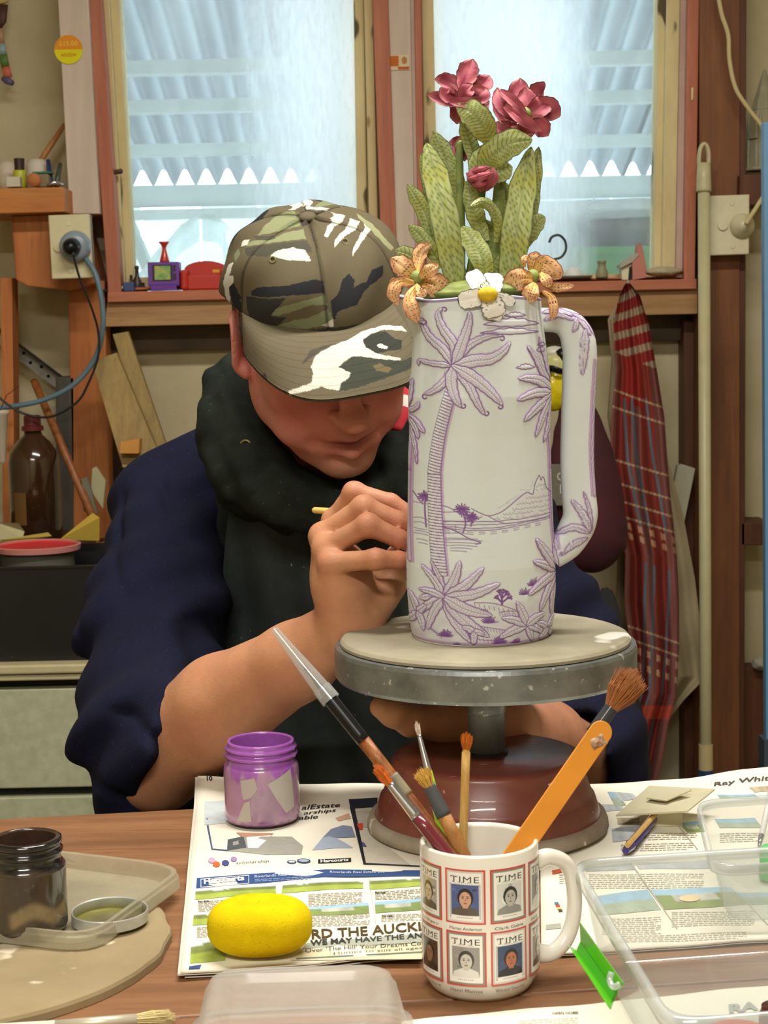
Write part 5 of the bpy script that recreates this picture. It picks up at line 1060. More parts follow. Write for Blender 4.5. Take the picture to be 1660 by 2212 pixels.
# ------------------------------------------------------------------ modelled leaves and flowers
def zf(x, y, dy=0): return P(820 + x * .2713, 100 + y * .2713, YWH + dy)
def blade(name, ctrl, hw, dys, parent, kind='leaf', shape=(.35, .75), cup=.25, nu=56, nv=17, twist=0, thick=.0016, seed=0, side=None, wavy=0.0, bend=None):
    """thick modelled clay sheet along a centre line; ctrl in flower-crop units, hw half width in the same, dys depth offsets in metres"""
    n = len(ctrl); dys = dys if hasattr(dys, '__len__') else [dys] * n
    c = spline([zf(x, y, d) for (x, y), d in zip(ctrl, dys)], nu); k_ = .2713 * KP; hwm = hw * k_
    T = np.gradient(c, axis=0); T /= np.linalg.norm(T, axis=1)[:, None] + 1e-9; view = A3(0, 1, 0)
    u = np.linspace(0, 1, nu); a, b = shape
    if kind == 'leaf': wd = np.interp(u, [0, .12, a, b, .9, .97, 1], [.45, .7, 1, .92, .55, .28, .04])
    elif kind == 'petal': wd = np.interp(u, [0, .15, .45, .75, .92, 1], [.25, .5, .9, 1, .62, .10])
    elif kind == 'rose': wd = np.interp(u, [0, .15, .45, .7, .88, 1], [.4, .7, 1, .92, .5, .06])
    elif kind == 'lily': wd = np.interp(u, [0, .15, .5, .75, .92, 1], [.3, .55, 1, .9, .5, .06])
    else: wd = np.interp(u, [0, .1, .4, .8, .95, 1], [.5, .9, 1, .95, .6, .2])
    r = np.random.default_rng(seed + int(abs(ctrl[-1][0] * 7 + ctrl[-1][1]))); ph = r.uniform(0, 6, 4)
    wd = wd * (1 + .035 * np.sin(u * 23 + ph[0]) + .02 * np.sin(u * 51 + ph[1])); v = np.linspace(-1, 1, nv); front, back, colr = [], [], []
    for i in range(nu):
        s_ = np.cross(T[i], view) if side is None else np.array(side, float); s_ = s_ - T[i] * (s_ @ T[i]); s_ /= np.linalg.norm(s_) + 1e-9; nrm = np.cross(s_, T[i]); nrm /= np.linalg.norm(nrm)
        if nrm[1] > 0: nrm = -nrm
        tw = twist * u[i]; s2_, n2_ = s_ * cos(tw) + nrm * sin(tw), nrm * cos(tw) - s_ * sin(tw)
        off = -cup * hwm * wd[i] * (v ** 2) + wavy * hwm * np.sin(v * 4 + u[i] * 9 + ph[2]) * .3 * np.abs(v) - .0006 * np.exp(-(v / .08) ** 2)
        row = c[i] + np.outer(v * hwm * wd[i], s2_) + np.outer(off, n2_); front.append(row); back.append(row - n2_ * thick * (1 - .5 * v[:, None] ** 2))
    front, back = np.array(front), np.array(back); Ls = np.linalg.norm(np.diff(c, axis=0), axis=1).sum(); U = u[:, None] * Ls; Vv = v[None] * hwm * wd[:, None]
    nu_, nv_ = nu, nv
    if kind == 'leaf':
        g1, g2 = lin('#94a352'), lin('#b6bd80'); gy = lin('#a9a83c'); dk = lin('#3c4a32')
        f = .5 + .5 * np.sin(U * 260 + ph[0] + 30 * Vv * 8) * np.sin(Vv * 900 + ph[1]); C_ = g1 * (1 - f[..., None]) + g2 * f[..., None]; yk = sm(np.sin(U * 120 + ph[2]) * 1.3 - .35)[..., None] * .55 * np.ones_like(C_); C_ = C_ * (1 - yk) + gy * yk
        per = .0034; phs = np.mod(U - np.abs(Vv) * .55 + ph[3] * .001, per) / per; tick = (phs < .22) & (np.abs(v)[None] > .12) & (np.abs(v)[None] < .80 + .1 * np.sin(U * 3000)) & (u[:, None] > .03)
        C_[tick] = C_[tick] * .3 + dk * .7; mid = np.abs(v)[None] * np.ones_like(U) < .07; C_[mid] = C_[mid] * .5 + lin('#6d7d58') * .5; ed_ = np.abs(v)[None] * np.ones_like(U) > .96; C_[ed_] = lin('#5d6b46')
    elif kind == 'rose':
        f = np.clip(.5 + .5 * np.sin(U * 300 + ph[0]) * np.sin(Vv * 400 + ph[1]), 0, 1)[..., None]; C_ = lin('#8c2f45') * (1 - f) + lin('#b9606c') * f; e_ = sm((np.maximum(np.abs(v)[None] * np.ones_like(U), u[:, None] * np.ones_like(Vv)) - .78) / .2)[..., None]; C_ = C_ * (1 - .6 * e_) + lin('#cf8a84') * .6 * e_; ed_ = np.abs(v)[None] * np.ones_like(U) > .985; C_[ed_] = lin('#6d4a48')
    elif kind == 'bud': C_ = np.tile(lin('#b33a50'), (nu, nv, 1)); s_ = (np.sin(Vv * 3000 + U * 500) > .3); C_[s_] = lin('#d4707a')
    elif kind == 'lily':
        f = np.clip(.5 + .5 * np.sin(Vv * 1400 + ph[0]), 0, 1)[..., None]; C_ = lin('#dfa878') * (1 - f) + lin('#e5be8c') * f; y_ = (sm(1 - u[:, None] * 1.4) * .7)[..., None] * np.ones_like(C_); C_ = C_ * (1 - y_) + lin('#e0b24c') * y_; o_ = sm((np.abs(v)[None] * np.ones_like(U) - .45) / .4)[..., None] * .5; C_ = C_ * (1 - o_) + lin('#cf8462') * o_
        d_ = (np.mod(U, .0026) < .0010) & (np.mod(Vv + .002 + U * .06, .0022) < .00065) & (np.abs(v)[None] < .85) & (u[:, None] > .18); C_[d_] = lin('#54302a'); ed_ = np.abs(v)[None] * np.ones_like(U) > .97; C_[ed_] = lin('#7d4f3c')
    elif kind == 'daisy':
        C_ = np.tile(lin('#f4f4ee'), (nu, nv, 1)); s_ = (np.mod(np.abs(Vv) + .0004, .0019) < .00038) & (u[:, None] < .62) & (np.abs(v)[None] > .1); C_[s_] = lin('#8f9588'); ed_ = (np.abs(v)[None] * np.ones_like(U) > .93) | ((u[:, None] > .965) & np.ones_like(Vv, bool)); C_[ed_] = lin('#3c403c')
    V = np.concatenate([front.reshape(-1, 3), back.reshape(-1, 3)]); I = np.arange(nu * nv).reshape(nu, nv); n = nu * nv
    F = np.stack([I[:-1, :-1], I[1:, :-1], I[1:, 1:], I[:-1, 1:]], -1).reshape(-1, 4); rim = np.concatenate([I[:, 0], I[-1, 1:], I[-2::-1, -1], I[0, -2:0:-1]]); rn = np.roll(rim, -1)
    FF = np.vstack([F, F[:, ::-1] + n, np.stack([rim, rn, rn + n, rim + n], 1)])
    return obj(name, V, FF, m_flower, parent, col=np.concatenate([C_.reshape(-1, 3), C_.reshape(-1, 3) * .9]), smooth=True)
m_flower = vcol('painted_flower_clay', .6, spec=.35, var=.12, vscale=90, bumps=.0003, bscale=350)
LV = [  # centre line, half width, depth offsets (front is negative), cup
    ([(640, 1300), (600, 1080), (510, 860), (425, 675)], 88, .012, .3), ([(1150, 1600), (1200, 1300), (1230, 1050), (1270, 800)], 70, .02, .3), ([(445, 1650), (390, 1400), (310, 1230), (222, 1100)], 66, .008, .35),
    ([(420, 1300), (380, 1050), (335, 850)], 50, .02, .3), ([(1000, 1500), (1010, 1250), (1000, 1080)], 70, .025, .3), ([(1110, 1640), (1190, 1500), (1260, 1400), (1322, 1358)], 72, .004, .25), ([(500, 1760), (400, 1600), (320, 1500), (232, 1425)], 62, .0, .3),
    ([(330, 1740), (240, 1660), (125, 1625)], 62, .004, .3), ([(850, 1550), (780, 1380), (735, 1220), (705, 1060)], 74, -.004, .35), ([(880, 1700), (870, 1500), (850, 1380)], 60, .008, .3),
    ([(610, 1990), (580, 1700), (520, 1350), (440, 1000), (372, 765)], 112, (-.016, -.02, -.018, -.008, 0), .32), ([(1010, 1990), (1060, 1700), (1100, 1400), (1150, 1100), (1210, 800)], 118, (-.012, -.014, -.012, -.004, .004), .3),
    ([(860, 1880), (820, 1700), (750, 1560), (655, 1432)], 92, (-.028, -.03, -.026, -.02), .3), ([(760, 960), (745, 840), (700, 700), (660, 560)], 62, .006, .5), ([(820, 980), (900, 870), (1040, 770), (1220, 745)], 118, (-.004, -.01, -.014, -.012), .25),
    ([(760, 1020), (800, 900), (900, 800)], 80, 0, .3), ([(905, 770), (830, 640), (740, 530), (615, 465)], 112, (-.008, -.02, -.024, -.02), .28), ([(870, 1020), (960, 1000), (1060, 960)], 84, -.004, .3), ([(660, 2020), (640, 1850), (560, 1600)], 70, -.008, .3), ([(900, 1960), (960, 1820), (980, 1650)], 80, -.006, .3)]
for ctrl, hw, dys, cup in LV: blade('leaf', ctrl, hw, dys, pit, 'leaf', cup=cup * .45, seed=1, thick=.0024)
blade('curled_leaf', [(930, 1560), (945, 1400), (900, 1290), (820, 1240), (725, 1275)], 44, (-.01, -.016, -.022, -.028, -.034), pit, 'leaf', cup=.6, seed=2)
m_stem = mat('green_clay_stem', '#8f9c50', '#6b7a3c', 60, .6, bumps=.0005)
for k_, (a, r0_, r1_) in enumerate(([[(800, 2000), (790, 1500), (760, 1100), (720, 600)], 60, 34], [[(900, 2000), (930, 1500), (960, 1100), (1000, 760)], 60, 40], [[(700, 2000), (760, 1600), (800, 1300), (830, 1130)], 44, 22], [[(640, 2000), (650, 1500), (640, 1000), (640, 760)], 40, 26])):
    obj('stem', *tube(spline([zf(x, y, .012) for x, y in a], 24), [r0_ * .2713 * KP, r1_ * .2713 * KP], 14), m_stem, pit, smooth=True)
def flower(name, ctr, petals, kind, dy0, cup=.3, core=None, seed=0, thick=.0018):
    c = zf(*ctr, dy0); V, F = ellipsoid(c, (.0055, .0055, .0055)) if core is None else core
    fl = obj(name, V, F, m_stem if kind != 'daisy' else mat('yellow_centre', '#dfc21e', '#c9a510', 300, .7, bumps=.0006), pit, smooth=True)
    for k_, (pts, hw, dys) in enumerate(petals): blade('petal', pts, hw, dys, fl, kind, shape=(.5, .8), cup=cup, nu=36, nv=15, thick=thick, seed=seed + k_, wavy=.35 if kind in ('rose', 'lily') else .1)
    return fl
rose_w = 'rose'
# petals: centre line, half width, depth offset
flower('rose', (690, 400), [([(700, 430), (560, 420), (380, 385)], 62, (-.004, -.008, -.004)), ([(690, 480), (640, 520), (600, 545), (560, 560)], 80, (0, .006, .01, .012)), ([(700, 460), (780, 470), (880, 440)], 80, (-.010, -.016, -.012)), ([(680, 360), (600, 300), (520, 270), (440, 262)], 62, (.008, .01, .012, .014)), ([(700, 340), (820, 300), (880, 232)], 74, (.006, .008, .012)), ([(660, 350), (700, 220), (742, 98)], 86, (.0, .004, .008)),
    ([(620, 400), (540, 380), (560, 330)], 66, (-.012, -.016, -.014)), ([(730, 420), (800, 380), (850, 330)], 84, (-.016, -.018, -.014)), ([(650, 430), (690, 360), (740, 300)], 62, (-.018, -.02, -.016)), ([(560, 440), (700, 445), (860, 430)], 44, (-.016, -.022, -.016))], 'rose', -.004, -.28, seed=20)
flower('rose', (1160, 540), [([(1130, 500), (1110, 380), (1120, 252)], 86, (.004, .008, .012)), ([(1200, 520), (1330, 500), (1438, 560)], 100, (.0, .0, .004)), ([(1150, 560), (1280, 640), (1345, 715)], 76, (-.002, -.004, 0)), ([(1190, 470), (1270, 380), (1310, 380)], 92, (.006, .008, .01)), ([(1060, 560), (980, 450), (940, 330)], 72, (-.004, -.006, 0)), ([(1100, 600), (1000, 560), (900, 400)], 60, (.002, .004, .006)), ([(1100, 640), (1020, 680), (930, 600)], 84, (.0, .002, .004)),
    ([(1040, 660), (1120, 690), (1240, 690)], 70, (-.006, -.01, -.006)), ([(1180, 540), (1280, 480), (1340, 420)], 84, (-.004, -.004, .002)), ([(1200, 560), (1180, 440), (1160, 330)], 84, (-.002, .0, .004)), ([(1000, 470), (1130, 570), (1290, 680)], 50, (-.018, -.024, -.018)), ([(960, 350), (1060, 430), (1180, 540)], 40, (-.012, -.02, -.02))], 'rose', -.004, -.28, seed=40)
flower('rose', (650, 800), [([(700, 850), (640, 780), (555, 760)], 60, .02), ([(700, 900), (640, 820), (640, 720)], 64, .018), ([(700, 860), (700, 780), (690, 710)], 50, .022)], 'rose', .02, -.2, seed=60)
flower('rosebud', (800, 1030), [([(840, 1150), (800, 1080), (690, 1010)], 50, (-.01, -.018, -.016)), ([(830, 1150), (760, 1040), (760, 950)], 60, (-.012, -.022, -.016)), ([(840, 1150), (850, 1030), (820, 940)], 62, (-.014, -.024, -.016)), ([(840, 1150), (900, 1050), (905, 960)], 52, (-.01, -.018, -.012)), ([(700, 1060), (800, 1040), (915, 1000)], 34, (-.020, -.030, -.020)), ([(715, 1010), (800, 985), (890, 955)], 30, (-.018, -.026, -.018)), ([(730, 1100), (810, 1090), (880, 1050)], 30, (-.018, -.027, -.018))], 'rose', -.006, .6, seed=70)
flower('lily', (300, 1840), [([(300, 1830), (310, 1700), (340, 1620), (412, 1572)], 60, (-.02, -.014, -.012, -.01)), ([(290, 1850), (200, 1760), (90, 1690)], 84, (-.024, -.026, -.022)), ([(310, 1850), (390, 1790), (470, 1735)], 56, (-.03, -.036, -.034)), ([(330, 1870), (440, 1900), (560, 1960)], 100, (-.022, -.026, -.02)), ([(280, 1880), (160, 1880), (110, 1960), (150, 2060)], 56, (-.03, -.036, -.038, -.034)), ([(300, 1900), (240, 2010), (270, 2120), (300, 2200)], 62, (-.034, -.042, -.044, -.04)), ([(290, 1890), (330, 1960), (380, 1930)], 40, (-.036, -.044, -.042)), ([(230, 1900), (140, 1880), (80, 1870)], 40, (-.014, -.014, -.012))], 'lily', -.026, .12, seed=80)
flower('lily', (1220, 1830), [([(1220, 1850), (1120, 1850), (985, 1920)], 92, (-.03, -.036, -.03)), ([(1240, 1820), (1300, 1720), (1400, 1800), (1400, 1860)], 72, (-.016, -.02, -.022, -.018)), ([(1240, 1880), (1210, 1960), (1190, 2040)], 74, (-.032, -.038, -.034)), ([(1280, 1800), (1330, 1860), (1350, 1920)], 50, (-.026, -.032, -.03)), ([(1300, 1900), (1420, 1920), (1550, 1905)], 38, (-.018, -.02, -.018)), ([(1300, 1950), (1370, 2000), (1390, 2100), (1370, 2180)], 40, (-.026, -.03, -.032, -.028)), ([(1160, 1760), (1150, 1700), (1180, 1660)], 26, (-.024, -.026, -.022)), ([(1210, 1800), (1230, 1700), (1300, 1700)], 60, (-.008, -.008, -.006))], 'lily', -.024, .12, seed=90)
cf = zf(862, 1975, -.062); Vd, Fd = ellipsoid(cf, (.0078, .005, .0058))
flower('daisy', (862, 1975), [([(840, 1950), (770, 1860), (735, 1780)], 70, (-0.055, -0.051, -0.045)), ([(880, 1950), (900, 1870), (900, 1800)], 88, (-0.055, -0.049, -0.043)), ([(830, 1990), (730, 2010), (625, 2030)], 72, (-0.057, -0.055, -0.051)), ([(920, 1990), (1000, 2010), (1080, 2050)], 44, (-0.055, -0.055, -0.053)), ([(880, 2010), (910, 2090), (925, 2160)], 92, (-0.059, -0.059, -0.056)), ([(900, 2080), (910, 2140), (905, 2185)], 70, (-0.055, -0.055, -0.053))], 'daisy', -.058, .02, core=(Vd, Fd), seed=100, thick=.002)
V, F = blob_sheet(XP + .004, YWH, ZB + (pyb - 672) * KP + .008, .046, .040, .012, 4, .05, 40, 24); obj('leaf_mass', V, F, m_stem, pit, smooth=True)
# ------------------------------------------------------------------ smooth solid modelling (bodies and clothing)
class Solid:
    """smooth union of tapered capsules and ellipsoids, meshed by surface nets"""
    def __init__(s): s.ops = []
    def cap(s, a, b, ra, rb, k=.01, sub=False, sq=None):
        a, b = np.array(a, float), np.array(b, float); r = max(ra, rb) + k
        lo, hi = np.minimum(a, b) - r, np.maximum(a, b) + r
        def f(p):
            d = b - a; t = np.clip(((p - a) @ d) / (d @ d + 1e-12), 0, 1); q = p - a - t[:, None] * d
            if sq is not None: q = q - np.outer(q @ sq[0], sq[0]) * (1 - 1 / sq[1])
            return np.sqrt((q * q).sum(1)) - (ra + (rb - ra) * t)
        s.ops.append((f, lo, hi, k, sub)); return s
    def chain(s, pts, rs, k=.01, **kw):
        for i in range(len(pts) - 1): s.cap(pts[i], pts[i + 1], rs[i], rs[i + 1], k, **kw)
        return s
    def ell(s, c, r, R=None, k=.01, sub=False):
        c, r = np.array(c, float), np.array(r, float); m = r.max() + k; R = np.eye(3) if R is None else np.array(R)
        def f(p):
            q = (p - c) @ R; k0 = np.sqrt(((q / r) ** 2).sum(1)); k1 = np.sqrt(((q / r ** 2) ** 2).sum(1)) + 1e-9; return k0 * (k0 - 1) / k1
        s.ops.append((f, c - m, c + m, k, sub)); return s
    def fn(s, f, lo, hi, k, sub=False): s.ops.append((f, np.array(lo, float), np.array(hi, float), k, sub)); return s
    def ev(s, p, ops):
        d = np.full(len(p), 1.0)
        for f, lo, hi, k, sub in ops:
            v = f(p)
            if sub: h = np.clip(.5 - .5 * (d + v) / k, 0, 1); d = d * (1 - h) - v * h + k * h * (1 - h)
            else: h = np.clip(.5 + .5 * (v - d) / k, 0, 1); d = d * h + v * (1 - h) - k * h * (1 - h)
        return d
    def mesh(s, h, post=None, pad=None, clip=None):
        pad = h * 3 if pad is None else pad
        lo = np.min([o[1] for o in s.ops if not o[4]], 0) - pad; hi = np.max([o[2] for o in s.ops if not o[4]], 0) + pad
        B = 12; n = (np.ceil((hi - lo) / h / B).astype(int)) * B + 1; D = np.full(n, 1.0, np.float32)
        ar = np.arange(B + 1)
        gx, gy, gz = np.meshgrid(ar, ar, ar, indexing='ij'); loc = np.stack([gx, gy, gz], -1).reshape(-1, 3) * h; rad = B * h * .87
        for i in range(0, n[0] - 1, B):
            for j in range(0, n[1] - 1, B):
                for l in range(0, n[2] - 1, B):
                    o = lo + np.array([i, j, l]) * h; e = o + B * h
                    ops = [q for q in s.ops if (q[1] <= e).all() and (q[2] >= o).all()]
                    if not ops or all(q[4] for q in ops): continue
                    c = (o + e)[None] / 2; v = s.ev(c, ops)[0]
                    kk = max(q[3] for q in ops)
                    if v > rad * 1.6 + kk + pad: continue
                    if v < -rad * 2.2 - kk - pad: D[i:i + B + 1, j:j + B + 1, l:l + B + 1] = -1; continue
                    p = o + loc; d = s.ev(p, ops)
                    if post is not None: d = post(p, d)
                    D[i:i + B + 1, j:j + B + 1, l:l + B + 1] = d.reshape(B + 1, B + 1, B + 1)
        if clip is not None:
            pass
        return nets(D, lo, h)
def nets(D, lo, h):
    s_ = D < 0; n = D.shape
    c = s_[:-1, :-1, :-1].astype(np.uint8)
    for dx in (0, 1):
        for dy in (0, 1):
            for dz in (0, 1):
                if dx + dy + dz: c = c + s_[dx:n[0] - 1 + dx, dy:n[1] - 1 + dy, dz:n[2] - 1 + dz]
    act = (c > 0) & (c < 8); idx = np.full(act.shape, -1, np.int32); A = np.argwhere(act); idx[act] = np.arange(len(A))
    P_ = np.zeros((len(A), 3)); W_ = np.zeros(len(A))
    corners = [(a, b, c_) for a in (0, 1) for b in (0, 1) for c_ in (0, 1)]; val = {q: D[A[:, 0] + q[0], A[:, 1] + q[1], A[:, 2] + q[2]] for q in corners}
    for q in corners:
        for ax in range(3):
            if q[ax] == 0:
                r = list(q); r[ax] = 1; r = tuple(r); a, b = val[q], val[r]; m = (a < 0) != (b < 0); t = np.where(m, a / np.where(m, a - b, 1), 0)
                pt = np.tile(np.array(q, float), (len(A), 1)); pt[:, ax] = t; P_ += pt * m[:, None]; W_ += m
    V = lo + (A + P_ / np.maximum(W_, 1)[:, None]) * h
    Fs = []
    for ax in range(3):
        sl0 = [slice(None)] * 3; sl1 = [slice(None)] * 3; sl0[ax] = slice(0, -1); sl1[ax] = slice(1, None)
        a, b = s_[tuple(sl0)], s_[tuple(sl1)]; E = np.argwhere(a != b); ins = a[E[:, 0], E[:, 1], E[:, 2]]
        o1, o2 = [k for k in range(3) if k != ax]; ok = (E[:, o1] > 0) & (E[:, o2] > 0) & (E[:, o1] < n[o1] - 1) & (E[:, o2] < n[o2] - 1); E, ins = E[ok], ins[ok]
        def at_(d1, d2): q = E.copy(); q[:, o1] -= d1; q[:, o2] -= d2; return idx[q[:, 0], q[:, 1], q[:, 2]]
        Q = np.stack([at_(1, 1), at_(0, 1), at_(0, 0), at_(1, 0)], 1)
        flip = ins if ax != 1 else ~ins; Q[~flip] = Q[~flip][:, ::-1]; Fs.append(Q)
    return V, np.vstack(Fs)
def relax(V, F, it=2, lam=.5):
    E = np.concatenate([F[:, [0, 1]], F[:, [1, 2]], F[:, [2, 3]], F[:, [3, 0]]]); n = len(V)
    for _ in range(it):
        S_ = np.zeros_like(V); C_ = np.zeros(n)
        for k in range(3): S_[:, k] = np.bincount(E[:, 0], V[E[:, 1], k], n) + np.bincount(E[:, 1], V[E[:, 0], k], n)
        C_ = np.bincount(E[:, 0], minlength=n) + np.bincount(E[:, 1], minlength=n); V = V * (1 - lam) + lam * S_ / np.maximum(C_, 1)[:, None]
    return V
def gauss(p, c, s_): return np.exp(-(((p - np.array(c)) / np.array(s_)) ** 2).sum(1))
# ------------------------------------------------------------------ the potter
man = thing('person', 'person in camouflage cap, navy overalls and dark apron bending over to paint the pitcher', 'person', (-.10, 1.95, 0))
HM_ = rotz(radians(13)) @ roty(radians(-9)) @ rotx(radians(27))
HC = P(757, 944, 1.640) - HM_ @ A3(0, -.098, -.074)
def hl(*p): return HC + HM_ @ np.array(p, float)
YH = YWH + .045
def pr(px): return px * 1.43 / FPX
B = Solid()
def E(c, r, k=.02, sub=False, R=None): B.ell(hl(*c), r, HM_ if R is None else HM_ @ R, k, sub)
def Cc(a, b, ra, rb, k=.01, sub=False): B.cap(hl(*a), hl(*b), ra, rb, k, sub)
E((0, .012, .022), (.076, .095, .072)); E((0, -.018, -.045), (.063, .070, .074), .03)
for s_ in (-1, 1):
    E((s_ * .041, -.056, -.030), (.030, .030, .032), .022); E((s_ * .050, .0, -.072), (.022, .034, .030), .03); E((s_ * .036, -.052, -.075), (.026, .028, .026), .025)
E((0, -.076, -.112), (.027, .021, .018), .026); E((0, -.030, -.115), (.040, .034, .022), .03); E((0, -.080, -.076), (.033, .024, .028), .02)
Cc((-.042, -.084, .014), (.042, -.084, .014), .012, .012, .014)
for s_ in (-1, 1): E((s_ * .031, -.106, -.006), (.019, .017, .0125), .012, True); E((s_ * .032, -.082, -.008), (.0145, .0135, .011), .004); Cc((s_ * .020, -.094, -.022), (s_ * .044, -.086, -.019), .0022, .0022, .006, True)
Cc((0, -.090, .006), (0, -.114, -.040), .0075, .0115, .012); E((0, -.119, -.045), (.0155, .0140, .0125), .005)
for s_ in (-1, 1): E((s_ * .0145, -.106, -.047), (.0092, .0125, .0090), .003); E((s_ * .007, -.115, -.0555), (.0035, .0055, .003), .003, True)
for s_ in (-1, 1):
    Cc((s_ * .025, -.0895, -.077), (0, -.1035, -.0715), .0048, .0068, .006); Cc((s_ * .019, -.090, -.086), (0, -.1015, -.0875), .0055, .0082, .006)
for s_ in (-1, 1): Cc((s_ * .030, -.0925, -.0790), (0, -.1095, -.0765), .0034, .0028, .0028, True); Cc((s_ * .020, -.110, -.048), (s_ * .038, -.088, -.082), .0034, .0040, .009, True)
Cc((-.016, -.098, -.0985), (.016, -.098, -.0985), .0035, .0035, .010, True); Cc((0, -.112, -.060), (0, -.1095, -.067), .002, .002, .005, True)
Re = rotz(radians(22))
for s_ in (-1, 1):
    R_ = rotz(radians(22 * s_)); E((s_ * .083, .008, -.008), (.0065, .020, .034), .006, False, R_); E((s_ * .088, .002, -.004), (.004, .011, .020), .004, True, R_); E((s_ * .078, .0, -.036), (.006, .010, .010), .006)
nb = P(660, 1010, 1.93)
B.chain([hl(0, .03, -.05), (hl(0, .03, -.05) + nb) / 2 + (0, .0, .01), nb], [.060, .060, .066], .03)
waist = P(690, 1500, 2.02); B.chain([nb, P(690, 1180, 2.0), waist], [.07, .095, .085], .04)
S1, S2 = P(372, 1085, 1.99), P(1085, 1110, 2.0)
E1, W1 = P(335, 1640, 1.595), P(752, 1352, YH + .012); E2, W2 = P(1250, 1650, 1.72), P(1085, 1572, YWH + .085)
B.chain([nb + (0, 0, -.03), S1, E1], [.05, .05, .046], .03); B.chain([nb + (0, 0, -.03), S2, E2], [.05, .05, .040], .03)
f1 = E1 * .62 + W1 * .38 + (0, 0, .006); f2 = E1 * .25 + W1 * .75
B.chain([E1, f1, f2, W1], [.050, .046, .034, .0255], .012); B.chain([E2, E2 * .5 + W2 * .5 + (0, 0, .004), W2], [.042, .040, .027], .012)
# right hand around the little brush
def H(x, y, d=0): return P(x, y, YWH + d)
M = [H(722, 1126, .085), H(697, 1158, .062), H(703, 1186, .045), H(716, 1216, .030)]
for m_, r_ in zip(M, (.0100, .0105, .0098, .0088)): B.chain([W1 + (m_ - M[1]) * .25, W1 * .45 + m_ * .55, m_], [.0175, .0150, r_], .014)
B.ell(P(757, 1265, YWH + .062), (.0185, .020, .030), None, .02)
F_ = [([M[0], H(765, 1064, .070), H(845, 1086, .066), H(896, 1116, .060)], (.0092, .0088, .0078, .0066)), ([M[1], H(786, 1096, .046), H(862, 1126, .046), H(912, 1150, .048)], (.0100, .0096, .0084, .0070)),
      ([M[2], H(795, 1134, .026), H(862, 1164, .030), H(912, 1186, .040)], (.0094, .0092, .0080, .0068)), ([M[3], H(812, 1208, .012), H(862, 1210, .020), H(906, 1216, .032)], (.0090, .0082, .0074, .0062))]
for c_, r_ in F_:
    B.chain(c_, r_, .0035); B.ell(c_[0], (r_[0] * 1.12,) * 3, None, .006); B.ell(c_[1], (r_[1] * 1.08,) * 3, None, .004)
B.chain([P(790, 1322, YWH + .075), H(838, 1262, .088), H(862, 1205, .082), H(898, 1160, .070)], (.0185, .0150, .0105, .0088), .008)
B.chain([P(800, 1338, YWH + .055), P(828, 1290, YWH + .070)], (.011, .012), .012)
# left hand under the wheel head
PL = P(965, 1556, YWH + .055)
B.chain([W2, P(1020, 1556, YWH + .07), PL], (.026, .024, .022), .015)
B.chain([PL, P(890, 1556, YWH + .035), P(850, 1540, YWH + .022), P(822, 1528, YWH + .016)], (.019, .0135, .0115, .0092), .006)
for k_, (x, y, d) in enumerate(((905, 1525, .06), (930, 1520, .085), (955, 1522, .10), (985, 1526, .11))):
    B.chain([PL + (0, .01, 0), P(x, y + 6, YWH + d), P(x - 30, y - 4, YWH + d + .014), P(x - 45, y + 4, YWH + d + .024)], (.0125, .0095, .0085, .0072), .004)
V, F = B.mesh(.0023); V = relax(V, F, 2, .5)
hd = np.linalg.norm(V - HC, axis=1); loc = (V - HC) @ HM_
kf = sm((.165 - hd) / .05)[:, None]; n1 = (.5 + .5 * np.sin(V @ A3(60, 20, 45) + 2 * np.sin(V @ A3(25, 70, 30))))[:, None]
cs = lin('#bd8463') * (1 - .35 * n1) + lin('#c9986f') * .35 * n1; cf_ = lin('#d48478') * (1 - .4 * n1) + lin('#d69484') * .4 * n1; cs = cs * (1 - kf) + cf_ * kf
def blend(c, col, w): w = np.clip(w, 0, 1)[:, None]; return c * (1 - w) + lin(col) * w
for s_ in (-1, 1): cs = blend(cs, '#a3503f', .6 * gauss(loc, (s_ * .045, -.075, -.035), (.024, .03, .022)))
cs = blend(cs, '#a64f44', .5 * gauss(loc, (0, -.12, -.044), (.015, .015, .015))); cs = blend(cs, '#93403f', .9 * gauss(loc, (0, -.103, -.0775), (.026, .02, .0072)))
cs = blend(cs, '#4a1f1e', .85 * gauss(loc, (0, -.105, -.0768), (.024, .02, .0022)))  # dark lip line paints shade into the shallow mouth groove
cs = blend(cs, '#5c2a22', .6 * (gauss(loc, (.007, -.115, -.0555), (.004, .006, .003)) + gauss(loc, (-.007, -.115, -.0555), (.004, .006, .003))))
cs = blend(cs, '#8f7166', .55 * gauss(loc, (0, -.075, -.112), (.055, .05, .022))); cs = blend(cs, '#8f7166', .25 * gauss(loc, (0, -.10, -.066), (.03, .02, .006)))
for c_, r_ in F_:
    for q in c_[:3]: cs = blend(cs, '#b4684f', .5 * gauss(V, q, (.011, .011, .011)))
    cs = blend(cs, '#b7694f', .4 * gauss(V, c_[3], (.02, .02, .02)))
cs = blend(cs, '#a8705c', .5 * sm((V[:, 0] - .02) / .03) * (V[:, 2] < .9) * (V[:, 2] > .7))
m_skin = vcol('skin', .52, spec=.35, var=.22, vscale=110, bumps=.0005, bscale=500, sss=.12)
tag(obj('body', V, F, m_skin, man, col=cs, smooth=True))
# nails and eyelid line omitted from view; the brush in the hand
hb0, hb1 = P(676, 1102, YWH + .105), P(900, 1118, YWH + .058)
t = thing('held_brush', 'slim pale wooden brush held in the painting hand against the pitcher', 'paintbrush', tuple(hb0))
obj('handle', *tube([hb0, hb0 + (hb1 - hb0) * .02, hb0 + (hb1 - hb0) * .85], [.0018, .0029, .0028], 16), plain('yellow_wood', '#e3bf6a', .4), t, smooth=True)
obj('ferrule', *tube([hb0 + (hb1 - hb0) * .85, hb1], [.0028, .0018], 16), m_silver, t, smooth=True)
